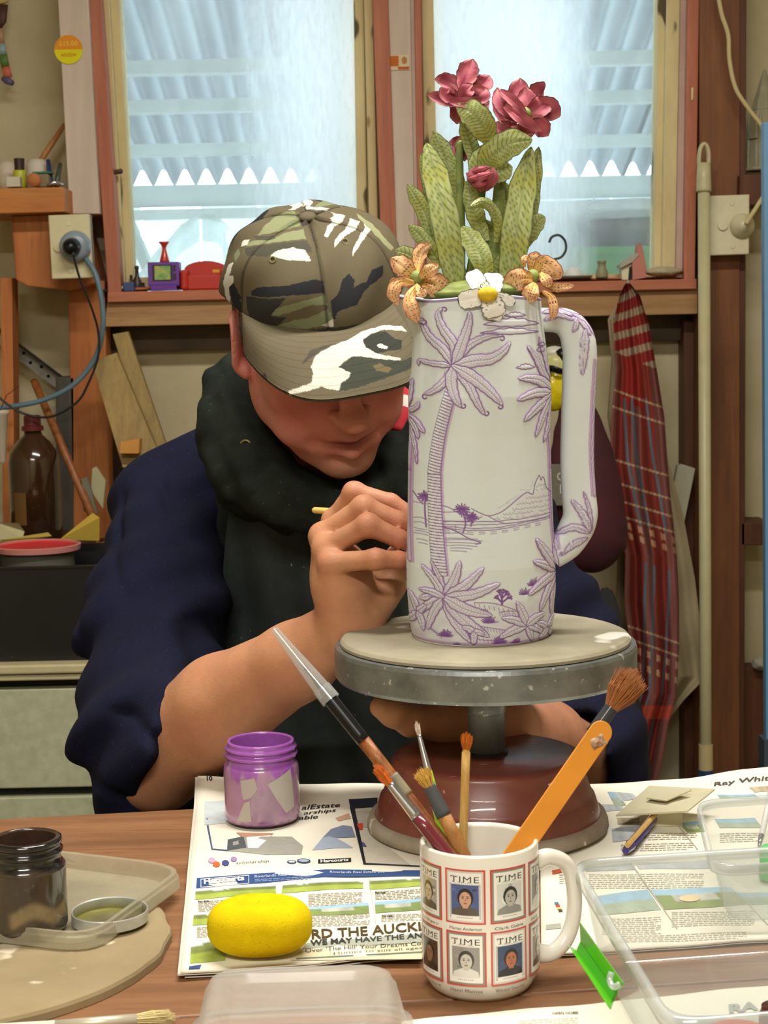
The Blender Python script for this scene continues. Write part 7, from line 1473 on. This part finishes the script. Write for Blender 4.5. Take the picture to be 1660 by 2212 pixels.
# window hardware
t = thing('window_stay', 'rusty window stay and latch on the left window frame', 'latch', tuple(P(230, 500, 3.07)))
m_rust = mat('rusty_iron', '#4a3a2c', '#6b4a30', 60, .7, .5, bumps=.0004)
obj('latch', *tube([P(234, 374, 3.075), P(262, 370, 3.055)], [.004, .0045], 12), m_rust, t, smooth=True); obj('stay_bar', *pprism([(232, 512), (244, 512), (228, 405), (222, 405)], 3.066, .006), m_rust, t, bevel=.001)
small('paint_chip', pprism([(1494, 218), (1498, 214), (1499, 188), (1494, 190)], 3.042, .002), m_cream, 'small cream paint chip on the red right-hand architrave', 'paint chip')
# things on the sill
zl = P(360, 628, 3.06)[2]; zr__ = P(1300, 600, 3.06)[2]
def sx(px, Y=3.06): return P(px, 620, Y)[0]
t = thing('toy_television', 'small purple toy television with a green screen on the window sill', 'toy', (sx(356), 3.06, zl + .0005))
m_pp = plain('toy_purple', '#6f3f9e', .4); x0, x1 = sx(323), sx(390)
obj('cabinet', *join(box(x0, x1, 3.045, 3.085, zl + .008, zl + .010), box(x0, x1, 3.045, 3.085, zl + .010, zl + .0500)), m_pp, t, bevel=.001); obj('foot', *prism([(x0 + .004, 3.04, zl + .0005), (x1 - .004, 3.04, zl + .0005), (x1 - .006, 3.045, zl + .009), (x0 + .006, 3.045, zl + .009)], (0, .035, 0)), m_pp, t)
obj('screen_bezel', *box(x0 + .008, x0 + .043, 3.0438, 3.046, zl + .017, zl + .045), plain('bezel_dark', '#2d2236', .5), t); sc_ = obj('screen', *box(x0 + .012, x0 + .040, 3.0430, 3.045, zl + .019, zl + .043), mat('screen_print', '#b9bd5c', '#5aa05c', 80, .4), t)
for dz in (.042, .036): disc((x1 - .008, 3.0455, zl + dz), .0028, .002, plain('knob_dark', '#3c2458', .5), 'knob', t)
obj('speaker_grille', *box(x1 - .011, x1 - .005, 3.0442, 3.046, zl + .018, zl + .030), plain('knob_dark', '#3c2458', .5), t)
xv = sx(357); small('red_vase', lathe([(0, 0), (.0085, 0), (.0088, .003), (.006, .012), (.0038, .022), (.0036, .026), (.0055, .030), (.0092, .034), (.0088, .036), (.003, .031), (0, .030)], (xv, 3.065, zl + .0503), 28), plain('red_glaze', '#cf3a22', .25, coat=.5), 'tiny red vase with flared lip on top of the purple toy television', 'vase', smooth=True)
t = thing('toy_sofa', 'small red toy sofa on the window sill, beside the cap', 'toy', (sx(440), 3.07, zl)); m_rd = plain('toy_red', '#c02f22', .4)
x0, x1 = sx(391), sx(494); obj('sofa_back', *prism([(x0 + (x1 - x0) * (i / 14), 3.085, zl + .028 + .024 * sin(pi * min(1, i / 14 * 1.0)) ** .35) for i in range(15)][::-1] + [(x0, 3.085, zl), (x1, 3.085, zl)], (0, .014, 0)), m_rd, t, bevel=.001)
obj('sofa_seat', *box(x0 + .012, x1 - .012, 3.052, 3.085, zl, zl + .026), m_rd, t, bevel=.003)
for a in (x0, x1 - .014): obj('sofa_arm', *box(a, a + .014, 3.050, 3.088, zl, zl + .036), m_rd, t, bevel=.005)
obj('sofa_emblem', *box(x0 + .058, x0 + .070, 3.0512, 3.053, zl + .030, zl + .035), plain('toy_yellow', '#d9a41c', .4), t)
xg = sx(247); small('glass_ball', ellipsoid((xg, 3.07, zl + .0235), (.0135, .0135, .0140)), mat('green_glass', '#3fa03a', '#7cc05c', 60, .1, coat=.8), 'shiny green glass ball at the left end of the sill', 'ball', smooth=True)
t = thing('display_stand', 'black stand with a cream block under the green glass ball', 'stand', (xg, 3.065, zl)); obj('stand_base', *box(xg - .018, xg + .020, 3.045, 3.085, zl, zl + .0045), m_blk, t); obj('cream_block', *box(xg - .010, xg + .018, 3.048, 3.08, zl + .0045, zl + .0095), m_ivory, t, bevel=.001)
xb = sx(280); small('blue_block', box(xb - .010, xb + .010, 3.045, 3.065, zl, zl + .016), plain('blue_paint', '#3c4f7c', .5), 'small blue block beside the black stand on the sill', 'block', bevel=.002)
for px, h_, w_, lb in ((292, .046, .0085, 'tall dark brown figurine bottle on the sill behind the blue block'), (279, .030, .006, 'short dark figurine bottle behind the blue block'), (304, .016, .008, 'squat dark brown pot between the blue block and the toy television')):
    x_ = sx(px); small('dark_bottle', lathe([(0, 0), (w_, 0), (w_ * 1.1, h_ * .2), (w_ * .95, h_ * .42), (w_ * .45, h_ * .6), (w_ * .36, h_ * .85), (w_ * .5, h_ * .88), (w_ * .45, h_), (0, h_)], (x_, 3.09, zl), 20), plain('dark_brown_glaze', '#3e2c24', .4), lb, 'bottle', smooth=True)
# right half of the sill
xh = sx(1240); small('white_dome', lathe([(.0175, 0), (.0172, .004), (.013, .011), (.006, .015), (.0012, .016), (.0008, .021), (0, .021)], (xh, 3.06, zr__ + .0045), 28), plain('white_bisque', '#dfe2de', .6), 'small white cone-shaped dome with a wick on a grey dish', 'dome', smooth=True)
small('grey_dish', lathe([(0, 0), (.030, 0), (.034, .003), (.034, .0044), (0, .0044)], (xh, 3.06, zr__), 32), plain('grey_tin', '#9da09a', .5, .3), 'flat grey dish under the white dome on the sill', 'dish')
xh = sx(1301); small('tiny_bottle', lathe([(0, 0), (.0105, 0), (.011, .002), (.0105, .012), (.0075, .017), (.0068, .026), (.0082, .027), (.0082, .030), (0, .030)], (xh, 3.06, zr__), 24), plain('grey_green_stoneware', '#8d8a6c', .5), 'tiny grey-green stoneware bottle on the sill', 'bottle', smooth=True)
t = thing('tiny_house', 'tiny cream and pink pottery house with a tall gable on the sill', 'ornament', (sx(1368), 3.06, zr__))
hz = lambda x, y, Y: tuple(P(x, y, Y)); m_hp = plain('pink_roof_clay', '#bd7a6c', .7)
obj('house_wall', *pprism([(1345, 604), (1370, 605), (1368, 566), (1343, 580)], 3.055, .03), m_ivory2, t); obj('doorway', *pprism([(1358, 604), (1366, 604), (1366, 574), (1360, 578)], 3.0535, .004), m_blk, t)
obj('gable_side', *pprism([(1368, 605), (1397, 600), (1396, 572), (1388, 530), (1384, 524), (1379, 530), (1377, 548), (1366, 562)][::1], 3.048, .035), m_hp, t, bevel=.001); obj('roof', *pprism([(1340, 580), (1367, 566), (1380, 552), (1378, 546), (1340, 572)], 3.046, .042), plain('pale_roof', '#a9a392', .7), t)
small('pebble', blob_sheet(sx(1434), 3.06, zr__ + .0085, .033, .018, .0085, 8, .04, 28, 16), mat('beige_stone', '#b5a988', '#9c9272', 40, .8), 'long beige pebble at the right end of the sill', 'stone', smooth=True)
small('wire_hook', tube(spline(V_([(1187, 524), (1193, 512), (1208, 508), (1221, 520), (1223, 540), (1212, 556), (1192, 563), (1180, 585), (1175, 605)], 3.05), 40), .0022, 8), plain('black_wire', '#2b2622', .4), 'curved black wire hook rising behind the lily, right of the pitcher', 'hook', smooth=True)
# ------------------------------------------------------------------ left side, below the sill
m_steel = mat('galvanised_steel', '#a4a6a0', '#8b8d88', 30, .5, .5)
t = thing('perforated_brace', 'perforated galvanised steel brace running diagonally on the left wall', 'brace', tuple(P(20, 740, 3.12)))
a_, b_ = P(-30, 706, 3.12), P(128, 826, 3.12); d_ = (b_ - a_) / np.linalg.norm(b_ - a_); n_ = np.cross(d_, A3(0, 1, 0)); n_ /= np.linalg.norm(n_)
obj('strap', *prism([a_ - n_ * .011, b_ - n_ * .011, b_ + n_ * .011, a_ + n_ * .011], (0, .003, 0)), m_steel, t); obj('shadow_line', *prism([a_ + n_ * .011, b_ + n_ * .011, b_ + n_ * .013, a_ + n_ * .013], (0, -.03, 0)), plain('shadow_line_dark', '#2a2723', .6, .4), t)  # dark ledge along the top draws the shadow line above the brace
for k in range(9):
    q = a_ + d_ * (.022 + k * .020) + n_ * (.003 if k % 2 else -.003); disc(q, .0032, .0006, plain('hole_dark', '#26221d', .9), 'hole', t, seg=12)
trect(120, 160, 815, 1500, 3.06, .08, mat('grey_weathered_board', '#55534a', '#45433c', 12, .85, stretch=(3, 3, .3)), 3)
trect(162, 178, 800, 1500, 3.10, .05, plain('gap_shade_strip', '#1b1814', .9), 3)  # solid dark strip stands in for the shaded gap
trect(205, 256, 690, 1500, 3.115, .04, plain('painted_shadow_strip', '#3a2a1c', .9), 20)  # dark strip paints the shadow beside the stud
trim([(232, 760), (1510, 734), (1508, 676), (225, 704)], 3.135, .02, mat('dark_rail_board', '#6a5c4c', '#584c40', 12, .9))
# black box, cabinet
zb3 = .815
t = thing('drawer_cabinet', 'cream metal drawer cabinet standing at the left behind the person', 'cabinet', (-.75, 2.65, 0)); m_cab = mat('cream_enamel', '#b3b598', '#a3a688', 60, .5)
xL, xR = P(-330, 1500, 2.5)[0], P(232, 1600, 2.5)[0]
def zat(y, Y=2.48): return P(90, y, Y)[2]
obj('carcass', *box(xL, xR, 2.50, 2.95, .0, zat(1470)), plain('cabinet_dark', '#171512', .7), t)
obj('worktop_edge', *box(xL, xR, 2.465, 2.96, zat(1452), zat(1432)), plain('cream_edging', '#bdb28a', .4), t, bevel=.003); obj('edge_bead', *box(xL, xR, 2.47, 2.96, zat(1467), zat(1455)), plain('cream_edging', '#bdb28a', .4), t, bevel=.002)
obj('drawer', *box(xL, xR - .012, 2.48, 2.50, zat(1702), zat(1488)), m_cab, t, bevel=.002); obj('drawer', *box(xL, xR - .012, 2.48, 2.50, .05, zat(1722)), m_cab, t, bevel=.002)
ztop_ = zat(1432) + .0005
small('black_crate', loft([np.array([(P(-60, 1300, 2.5)[0] + .07 + x * s_, 2.62 + y * s_, z) for x, y in rounded_rect(.37, .26, .02)]) for s_, z in ((.97, ztop_), (1, zat(1229)), (1.02, zat(1229)), (1.02, zat(1225)), (.97, zat(1225)), (.94, ztop_ + .006))], True, True), mat('black_plastic_crate', '#141414', '#0f0f10', 20, .35, specks=('#4c4c48', 200, .76)), 'glossy black plastic crate on the cream cabinet', 'crate')
# jars and glassware in / behind the crate: stand on a wooden bench behind
zbn = P(80, 1175, 2.86)[2]
t = thing('side_bench', 'rough timber bench behind the cabinet at the left', 'bench', (-.75, 2.99, 0)); obj('bench_top', *box(xL, P(175, 1200, 2.9)[0], 2.80, 3.055, zbn - .03, zbn), m_dark, t)
for x_ in (xL + .05, P(100, 1200, 2.9)[0]): obj('leg', *box(x_, x_ + .05, 2.962, 3.01, 0, zbn - .03), m_dark, t)
xj = P(78, 1100, 2.90)[0]; t = thing('brown_flagon', 'large dark brown glass flagon with maroon cap behind the crate', 'bottle', (xj, 2.90, zbn)); H_ = P(78, 930, 2.90)[2] - zbn
obj('flagon_body', *lathe([(0, 0), (.040, 0), (.0435, .004), (.0435, H_ * .72), (.041, H_ * .80), (.028, H_ * .90), (.016, H_ * .96), (.0135, H_), (0, H_)], (xj, 2.90, zbn), 40), mat('brown_glass', '#3a2414', '#2a190e', 8, .15, coat=.5), t, smooth=True)
obj('flagon_cap', *lathe([(0, H_), (.0185, H_), (.0185, H_ + .007), (.0145, H_ + .009), (.0145, H_ + .024), (.012, H_ + .026), (0, H_ + .026)], (xj, 2.90, zbn), 24), plain('maroon_cap', '#5c1c20', .4), t, smooth=False)
obj('flagon_label', *lathe([(.0438, H_ * .18), (.0438, H_ * .46)], (xj, 2.90, zbn), 40), mat('stained_label', '#4d3820', '#7a5c30', 30, .8), t) if False else None
LB = Ink(); LB.rect(-42, H_ * .17, -10, H_ * .46, '#6b4c26', 0, 6); LB.build('flagon_label', lambda V: np.stack([xj + .0439 * np.sin(np.radians(V[:, 0])), 2.90 - .0439 * np.cos(np.radians(V[:, 0])), zbn + V[:, 1]], 1), m_ink, t)
a_, b_ = P(73, 822, 3.00), P(204, 1126, 2.80); small('wooden_rod', tube([a_, a_ + (a_ - b_) * -.03, b_ + (b_ - a_) * .12], [.0055, .0068, .0068], 14), m_brown, 'long wooden rod leaning against the flagon', 'rod', smooth=True)
xo = P(92, 1178, 2.66)[0]; zo = ztop_ + .012
small('red_bowl', lathe([(0, .002), (.030, .002), (.060, .016), (.0655, zat(1180, 2.63) - zo), (.0625, zat(1180, 2.63) - zo + .001), (.050, .03), (.03, .012), (0, .010)], (xo, 2.62, zo), 48), vcol('red_enamel', .3), 'wide grey bowl with a pink rim and red inside, standing in the crate', 'bowl', smooth=True, col=None) if False else None
hb_ = zat(1176, 2.62) - zo; pr_ = [(0, 0), (.050, 0), (.055, .004), (.056, hb_ - .012), (.0655, hb_ - .008), (.0665, hb_), (.064, hb_ + .001), (.058, hb_ - .003), (.050, hb_ - .006), (0, hb_ - .007)]
V, F = lathe(pr_, (xo, 2.62, zo), 56); rr_ = np.hypot(V[:, 0] - xo, V[:, 1] - 2.62); zz_ = V[:, 2] - zo; cl_ = np.tile(lin('#5d5d52'), (len(V), 1)); cl_[(zz_ > hb_ - .009)] = lin('#c9837c'); cl_[(zz_ > hb_ - .009) & (rr_ < .0585)] = lin('#c92f34')
tag(obj('red_tin', V, F, vcol('painted_tin', .35, .1), col=cl_), 'grey tin with a pink rim and red lid standing in the black crate', 'tin')
def paper(name, pts, Y, c, label, dz=.01):
    q = np.array([P(x, y, Y + (k % 2) * dz) for k, (x, y) in enumerate(pts)]); return small(name, prism(q, (0, .0012, -.0004)), plain(name + '_c', c, .8), label, 'paper')
paper('yellow_sheet', [(128, 1166), (200, 1108), (215, 1118), (215, 1168)], 2.72, '#b89c3a', 'folded yellow paper sheet sticking up behind the red-lidded tin')
paper('yellow_strip', [(0, 1166), (104, 1150), (112, 1158), (4, 1176)], 2.70, '#a8943e', 'narrow yellow paper strip lying along the back of the tin', .004)
paper('white_packet', [(-10, 1172), (-10, 1128), (40, 1130), (53, 1148), (48, 1164)], 2.74, '#b3ab82', 'crumpled white packet at the left edge behind the tin', .01)
xc = P(2, 940, 2.75)[0]; t = thing('white_beaker', 'white plastic beaker hanging at the left edge under the cable', 'beaker', (xc, 2.75, P(2, 1002, 2.75)[2]))
zc0, zc1 = P(2, 1000, 2.75)[2], P(2, 886, 2.75)[2]; obj('beaker_body', *lathe([(.004, 0), (.006, .003), (.0125, zc1 - zc0 - .008), (.0145, zc1 - zc0 - .006), (.0145, zc1 - zc0), (.012, zc1 - zc0), (.004, .004)], (xc, 2.75, zc0), 32), plain('white_plastic_b', '#b8ae98', .5), t, smooth=True)
obj('hanging_wire', *tube([(xc, 2.75, zc1 - .002), (xc - .01, 2.85, zc1 + .02), (xc - .02, 3.0, zc1 + .03)], .0008, 6), m_rust, t)
# timber offcuts leaning under the sill
def plank(pts, Y, dY, depth, m_, label):
    q = [P(x, y, Y + dY * (y - 720) / 300) for x, y in pts]; return small('timber_offcut', prism(q, (0, depth, 0)), m_, label, 'timber', bevel=.001)
m_pine = wood('treated_pine', '#a98f52', '#8c7440', 'z', 14, .6); m_pined = wood('dark_pine', '#7a6436', '#5f4d2a', 'z', 14, .6)
plank([(265, 1010), (356, 1010), (251, 762), (197, 780)], 2.94, -.06, .02, m_pine, 'wide treated pine offcut leaning below the sill behind the shoulder')
plank([(330, 1000), (372, 1000), (276, 716), (243, 722)], 2.98, -.06, .018, m_pine, 'narrow pale pine strip leaning right of the wide offcut')
small('pine_block', pprism([(258, 980), (300, 980), (302, 948), (260, 955)], 2.86, .03), plain('cut_pine_end', '#c98d45', .7), 'cut orange pine block end at the foot of the offcuts', 'timber', bevel=.001)
plank([(196, 1060), (222, 1100), (228, 1040), (207, 1008), (199, 1012)], 2.86, 0, .012, plain('cream_moulding', '#a8a27e', .6), 'short cream moulding end beside the sleeve')
plank([(180, 1105), (210, 1110), (188, 1030), (176, 1035)], 2.84, 0, .012, plain('grey_moulding', '#6f6d58', .7), 'grey-green moulding strip beside the cream one')
# ------------------------------------------------------------------ right side
t = thing('broom_handle', 'tall cream broom handle with hanging cap leaning on the big stud', 'broom', tuple(P(1526, 1740, 2.97))); m_pole = plain('cream_pole', '#bfb88f', .4); YP = 2.97; k_ = YP / FPX
pole = lambda y: P(1521 + (y - 310) * .0035, y, YP)
obj('pole', *tube([pole(412), pole(2180)], 13 * k_, 20), m_pole, t, smooth=True)
obj('cap_sleeve', *tube([pole(414), pole(408), pole(385), pole(352)], [16.5 * k_, 16 * k_, 15.5 * k_, 14 * k_], 24), m_pole, t, smooth=True)
lp = [(1511, 360), (1511, 342), (1513, 325), (1517, 315), (1522, 311), (1527, 315), (1531, 326), (1532, 342), (1531, 360)]; obj('hanging_loop', *tube(spline([P(x, y, YP) for x, y in lp], 30), 4.6 * k_, 10, flat=1.6, up=(0, 1, 0)), m_pole, t, smooth=True)
obj('lower_collar', *tube([pole(1608), pole(1664)], 15.5 * k_, 20), plain('cream_collar', '#c9b886', .5), t, smooth=False); obj('blue_socket', *tube([pole(1662), pole(1760)], 16.5 * k_, 20), plain('blue_plastic', '#24466e', .4), t, smooth=False)
# towels
def towel(name, label, Lp, Rp, Y0, seed, colf, folds, mname, nu=150, nv=420, y0=612, y1=1700, taper=True):
    v = np.linspace(y0, y1, nv); L_ = np.interp(v, *zip(*Lp)); R_ = np.interp(v, *zip(*Rp)); u = np.linspace(0, 1, nu); G_ = np.zeros((nu, nv, 3)); ph = np.random.default_rng(seed).uniform(0, 6, 5)
    for j, y in enumerate(v):
        f = (j / nv); dpt = .016 * (.35 + f) * np.sin(u * folds * pi + ph[0] + f * 1.2) + .007 * np.sin(u * folds * 2.3 * pi + ph[1] - f * 3) + .004 * np.sin(f * 40 + u * 6) * f
        d = np.array([P(L_[j] + (R_[j] - L_[j]) * uu, y, 1.0) - C0 for uu in (0, 1)]); dd = d[0] + (d[1] - d[0]) * u[:, None]; G_[:, j] = C0 + dd * (Y0 + dpt)[:, None]
    top, F = grid(G_); n = len(top); I = np.arange(nu * nv).reshape(nu, nv); bot = top + (0, .004, 0); rim = np.concatenate([I[:, 0], I[-1, 1:], I[-2::-1, -1], I[0, -2:0:-1]]); rn = np.roll(rim, -1)
    U, Vv = np.meshgrid(u, v, indexing='ij'); c = colf(U, Vv).reshape(-1, 3)
    return tag(obj(name, np.vstack([top, bot]), np.vstack([F, F[:, ::-1] + n, np.stack([rim, rn, rn + n, rim + n], 1)]), vcol(mname, .95, spec=.1, var=.2, vscale=200, bumps=.0012, bscale=700), col=np.vstack([c, c]), smooth=True), label, 'towel')
def plaid(U, y):
    s = (y - 612) / 1090; Uc = U * .9 + .08 * np.sin(s * 9); c = np.tile(lin('#84382f'), U.shape + (1,)); yy = y - 38 * U
    a = (np.mod(U * 2.2 + .2, 1) < .4)[..., None]; c = np.where(a, lin('#84534c'), c)
    red = ((yy > 740) & (yy < 860) & (U < .62) & (U > .2))[..., None]; c = np.where(red, lin('#98302a'), c)
    top = (yy < 760) & (np.mod(yy + 60 * U, 40) < 16); c = np.where(top[..., None], lin('#a8947a'), c); c = np.where(((yy < 760) & ~top)[..., None], lin('#943430'), c)
    for x0 in (.28, .42, .68): st = (np.abs(Uc - x0) < .022) & (y > 860) & ((yy < 1120) | (yy > 1200)); c = np.where(st[..., None], lin('#5f6d78'), c)
    for y0 in (862, 898, 1010, 1060, 1098, 1132, 1372, 1400): c = np.where((np.abs(yy - y0 + 20) < 2.2)[..., None], lin('#b59a78'), c)
    for y0 in (1150, 1172, 1420, 1452): blk = (np.abs(yy - y0 + 20) < 7) & ((np.mod(U * 5 + .3, 1) < .4)); c = np.where(blk[..., None], lin('#b98e70'), c)
    hem = ((y > 1525) & (y < 1552) & (U > .3))[..., None]; c = np.where(hem, lin('#b8503c'), c); return c
towel('plaid_towel', 'red plaid tea towel with blue and cream stripes hanging from the sill', [(612, 1352), (640, 1338), (700, 1326), (800, 1332), (900, 1322), (1000, 1318), (1100, 1330), (1200, 1352), (1300, 1350), (1400, 1362), (1500, 1366), (1560, 1345), (1640, 1322), (1700, 1304)],
      [(612, 1362), (640, 1384), (700, 1402), (800, 1420), (900, 1436), (1000, 1443), (1100, 1452), (1200, 1463), (1300, 1468), (1400, 1468), (1500, 1462), (1560, 1446), (1640, 1432), (1700, 1418)], 2.93, 5, plaid, 3.4, 'tea_towel_cloth')
beige = lambda U, y: np.tile(lin('#a89a7a'), U.shape + (1,)) * (.92 + .08 * np.sin(U * 60)[..., None])
towel('beige_towel', 'fluffy beige towel hanging behind the plaid one', [(640, 1345), (690, 1314), (780, 1322), (900, 1313), (1000, 1330), (1200, 1335), (1330, 1330), (1500, 1380), (1568, 1425)], [(640, 1370), (800, 1400), (980, 1440), (1100, 1474), (1250, 1502), (1400, 1520), (1462, 1527), (1510, 1480), (1568, 1434)], 2.995, 9, beige, 2.6, 'terry_cloth', nu=110, nv=260, y0=640, y1=1568)
small('coat_hook', tube(spline(V_([(1358, 606), (1357, 616), (1360, 626), (1368, 622)], 2.955), 14), .003, 8), m_steel, 'steel hook on the sill holding the towels', 'hook', smooth=True)
# maroon bag and the yellow pouch seen through the pitcher handle
q = P(1262, 1045, 2.80); V, F = ellipsoid((0, 0, 0), (1, 1, 1), nu=72, nv=56); zt__ = V[:, 2]; w_ = .62 + .38 * sm((.5 - zt__) / 1.2); r_ = 1 + .035 * np.sin(V[:, 0] * 7 + V[:, 2] * 5) + .02 * np.sin(V[:, 2] * 17 + V[:, 0] * 9)
V = np.stack([q[0] + .078 * V[:, 0] * w_ * r_ + .012 * (-zt__), q[1] + .05 * V[:, 1] * w_, q[2] + .148 * np.sign(zt__) * np.abs(zt__) ** .8], 1)
t = thing('maroon_bag', 'dark maroon cloth bag hanging behind the pitcher handle', 'bag', tuple(q - (0, 0, .15))); obj('bag_body', V, F, mat('maroon_cloth', '#4a121a', '#34101a', 12, .8), t, smooth=True)
I = Ink(); I.rect(-24, -46, 22, 44, '#6f6a5c', 0, 6); I.text('CO', -8, 8, 26, 18, '#b8b4a4', 1, bold=.02); I.text('R', -2, -20, 14, 20, '#b8b4a4', 1, bold=.02); I.text('K', 2, -38, 12, 14, '#b8b4a4', 1)
lc = P(1212, 1046, 2.742); k_ = 2.742 / FPX; I.build('bag_label', lambda V: lc + np.stack([V[:, 0] * k_, (V[:, 0] / 24) ** 2 * .002 - V[:, 2] * .0004, V[:, 1] * k_], 1), m_ink, t)
t = thing('yellow_pouch', 'shiny yellow and white pouch with a black strap above the maroon bag', 'pouch', tuple(P(1205, 885, 2.80))); q = P(1200, 840, 2.80)
obj('pouch_body', *blob_sheet(q[0], q[1], q[2], .030, .022, .036, 12, .04, 36, 24), plain('yellow_vinyl', '#d3bf14', .25, coat=.4), t, smooth=True)
q = P(1202, 790, 2.80); obj('pale_top', *blob_sheet(q[0], q[1], q[2], .028, .020, .022, 13, .04, 32, 20), plain('pale_yellow_vinyl', '#c2be80', .3), t, smooth=True); q = P(1198, 762, 2.80); obj('white_knob', *ellipsoid(q, (.018, .013, .011)), plain('white_vinyl', '#c9c7b2', .3), t, smooth=True)
obj('black_strap', *tube(spline([P(1176, 800, 2.785), P(1192, 796, 2.770), P(1210, 802, 2.768), P(1228, 806, 2.785)], 16), .006, 10, flat=.4, up=(0, 1, 0)), m_blk, t, smooth=True); obj('black_tab', *tube([P(1208, 756, 2.79), P(1222, 776, 2.785)], .007, 10), m_blk, t, smooth=True)
small('shadow_shape', blob_sheet(P(1285, 1400, 2.78)[0], 2.80, .375, .085, .075, .385, 21, .06, 44, 32, flatb=.001), mat('dark_shadow_fill', '#2b2a26', '#1f1e1b', 12, .9), 'tall dark shape added for the shadow below the maroon bag', 'sack', smooth=True)  # dark blob fills in the shadowed region below the bag
plank([(1262, 2060), (1290, 2060), (1503, 1012), (1474, 1003), (1465, 1006)], 3.04, 0, .02, plain('pale_offcut', '#a39f86', .7), 'pale painted offcut standing behind the beige towel')
# shelf things at the far right and the blue board edge
fx, fy, fz = P(1652, 300, 3.06)[0], 3.06, P(1640, 372, 3.06)[2] + .002
t = thing('plaster_figurine', 'grey-white plaster spire figurine on the upper right shelf', 'figurine', (fx, fy, fz)); m_pl = mat('dusty_plaster', '#9a9678', '#85826a', 30, .9, bumps=.0015)
for r1, r2, z0_, z1_, nm in ((.034, .034, 0, .006, 'plinth'), (.028, .026, .006, .055, 'lower_body'), (.030, .024, .055, .105, 'middle_body'), (.024, .002, .105, .175, 'spire')): obj(nm, *lathe([(0, z0_), (r1, z0_), ((r1 + r2) / 2 * 1.03, (z0_ + z1_) / 2), (r2, z1_), (0, z1_)], (fx, fy, fz), 8), m_pl, t, bevel=.001)
for a in range(5): obj('pinnacle', *lathe([(.005, .0), (.0045, .075), (.0005, .098), (0, .098)], (fx + .026 * cos(a * 1.25 + 3), fy + .026 * sin(a * 1.25 + 3), fz + .006), 8), m_pl, t)
t = thing('blue_board', 'light blue board standing on edge at the right border', 'board', tuple(P(1662, 1300, 2.55))); xb0, xb1 = P(1652, 700, 2.55)[0], P(1760, 700, 2.55)[0]
obj('board', *pprism([(1656, 1600), (1740, 1600), (1740, 262), (1651, 264)], 2.55, .02), plain('light_blue_paint', '#5f8db0', .5), t, bevel=.001); obj('board_foot', *pprism([(1650, 2250), (1740, 2250), (1740, 1600), (1652, 1600)], 2.54, .04), plain('grey_blue_paint', '#3c4a52', .6), t)
trim([(1600, 2050), (1680, 2050), (1680, 1446), (1602, 1444)], 3.09, .06, m_dark)
small('white_lump', blob_sheet(P(1640, 1450, 3.07)[0], 3.075, P(1640, 1446, 3.07)[2] + .010, .012, .012, .012, 31, .08, 20, 14), plain('plaster_lump', '#a19d8c', .9), 'small white plaster lump on the dark timber at the lower right', 'lump', smooth=True)
plank([(1262, 2340), (1276, 2340), (1336, 1640), (1328, 1640)], 2.60, 0, .01, plain('cream_leg_paint', '#b5a476', .6), 'thin cream painted stick behind the table edge, right of the wheel')
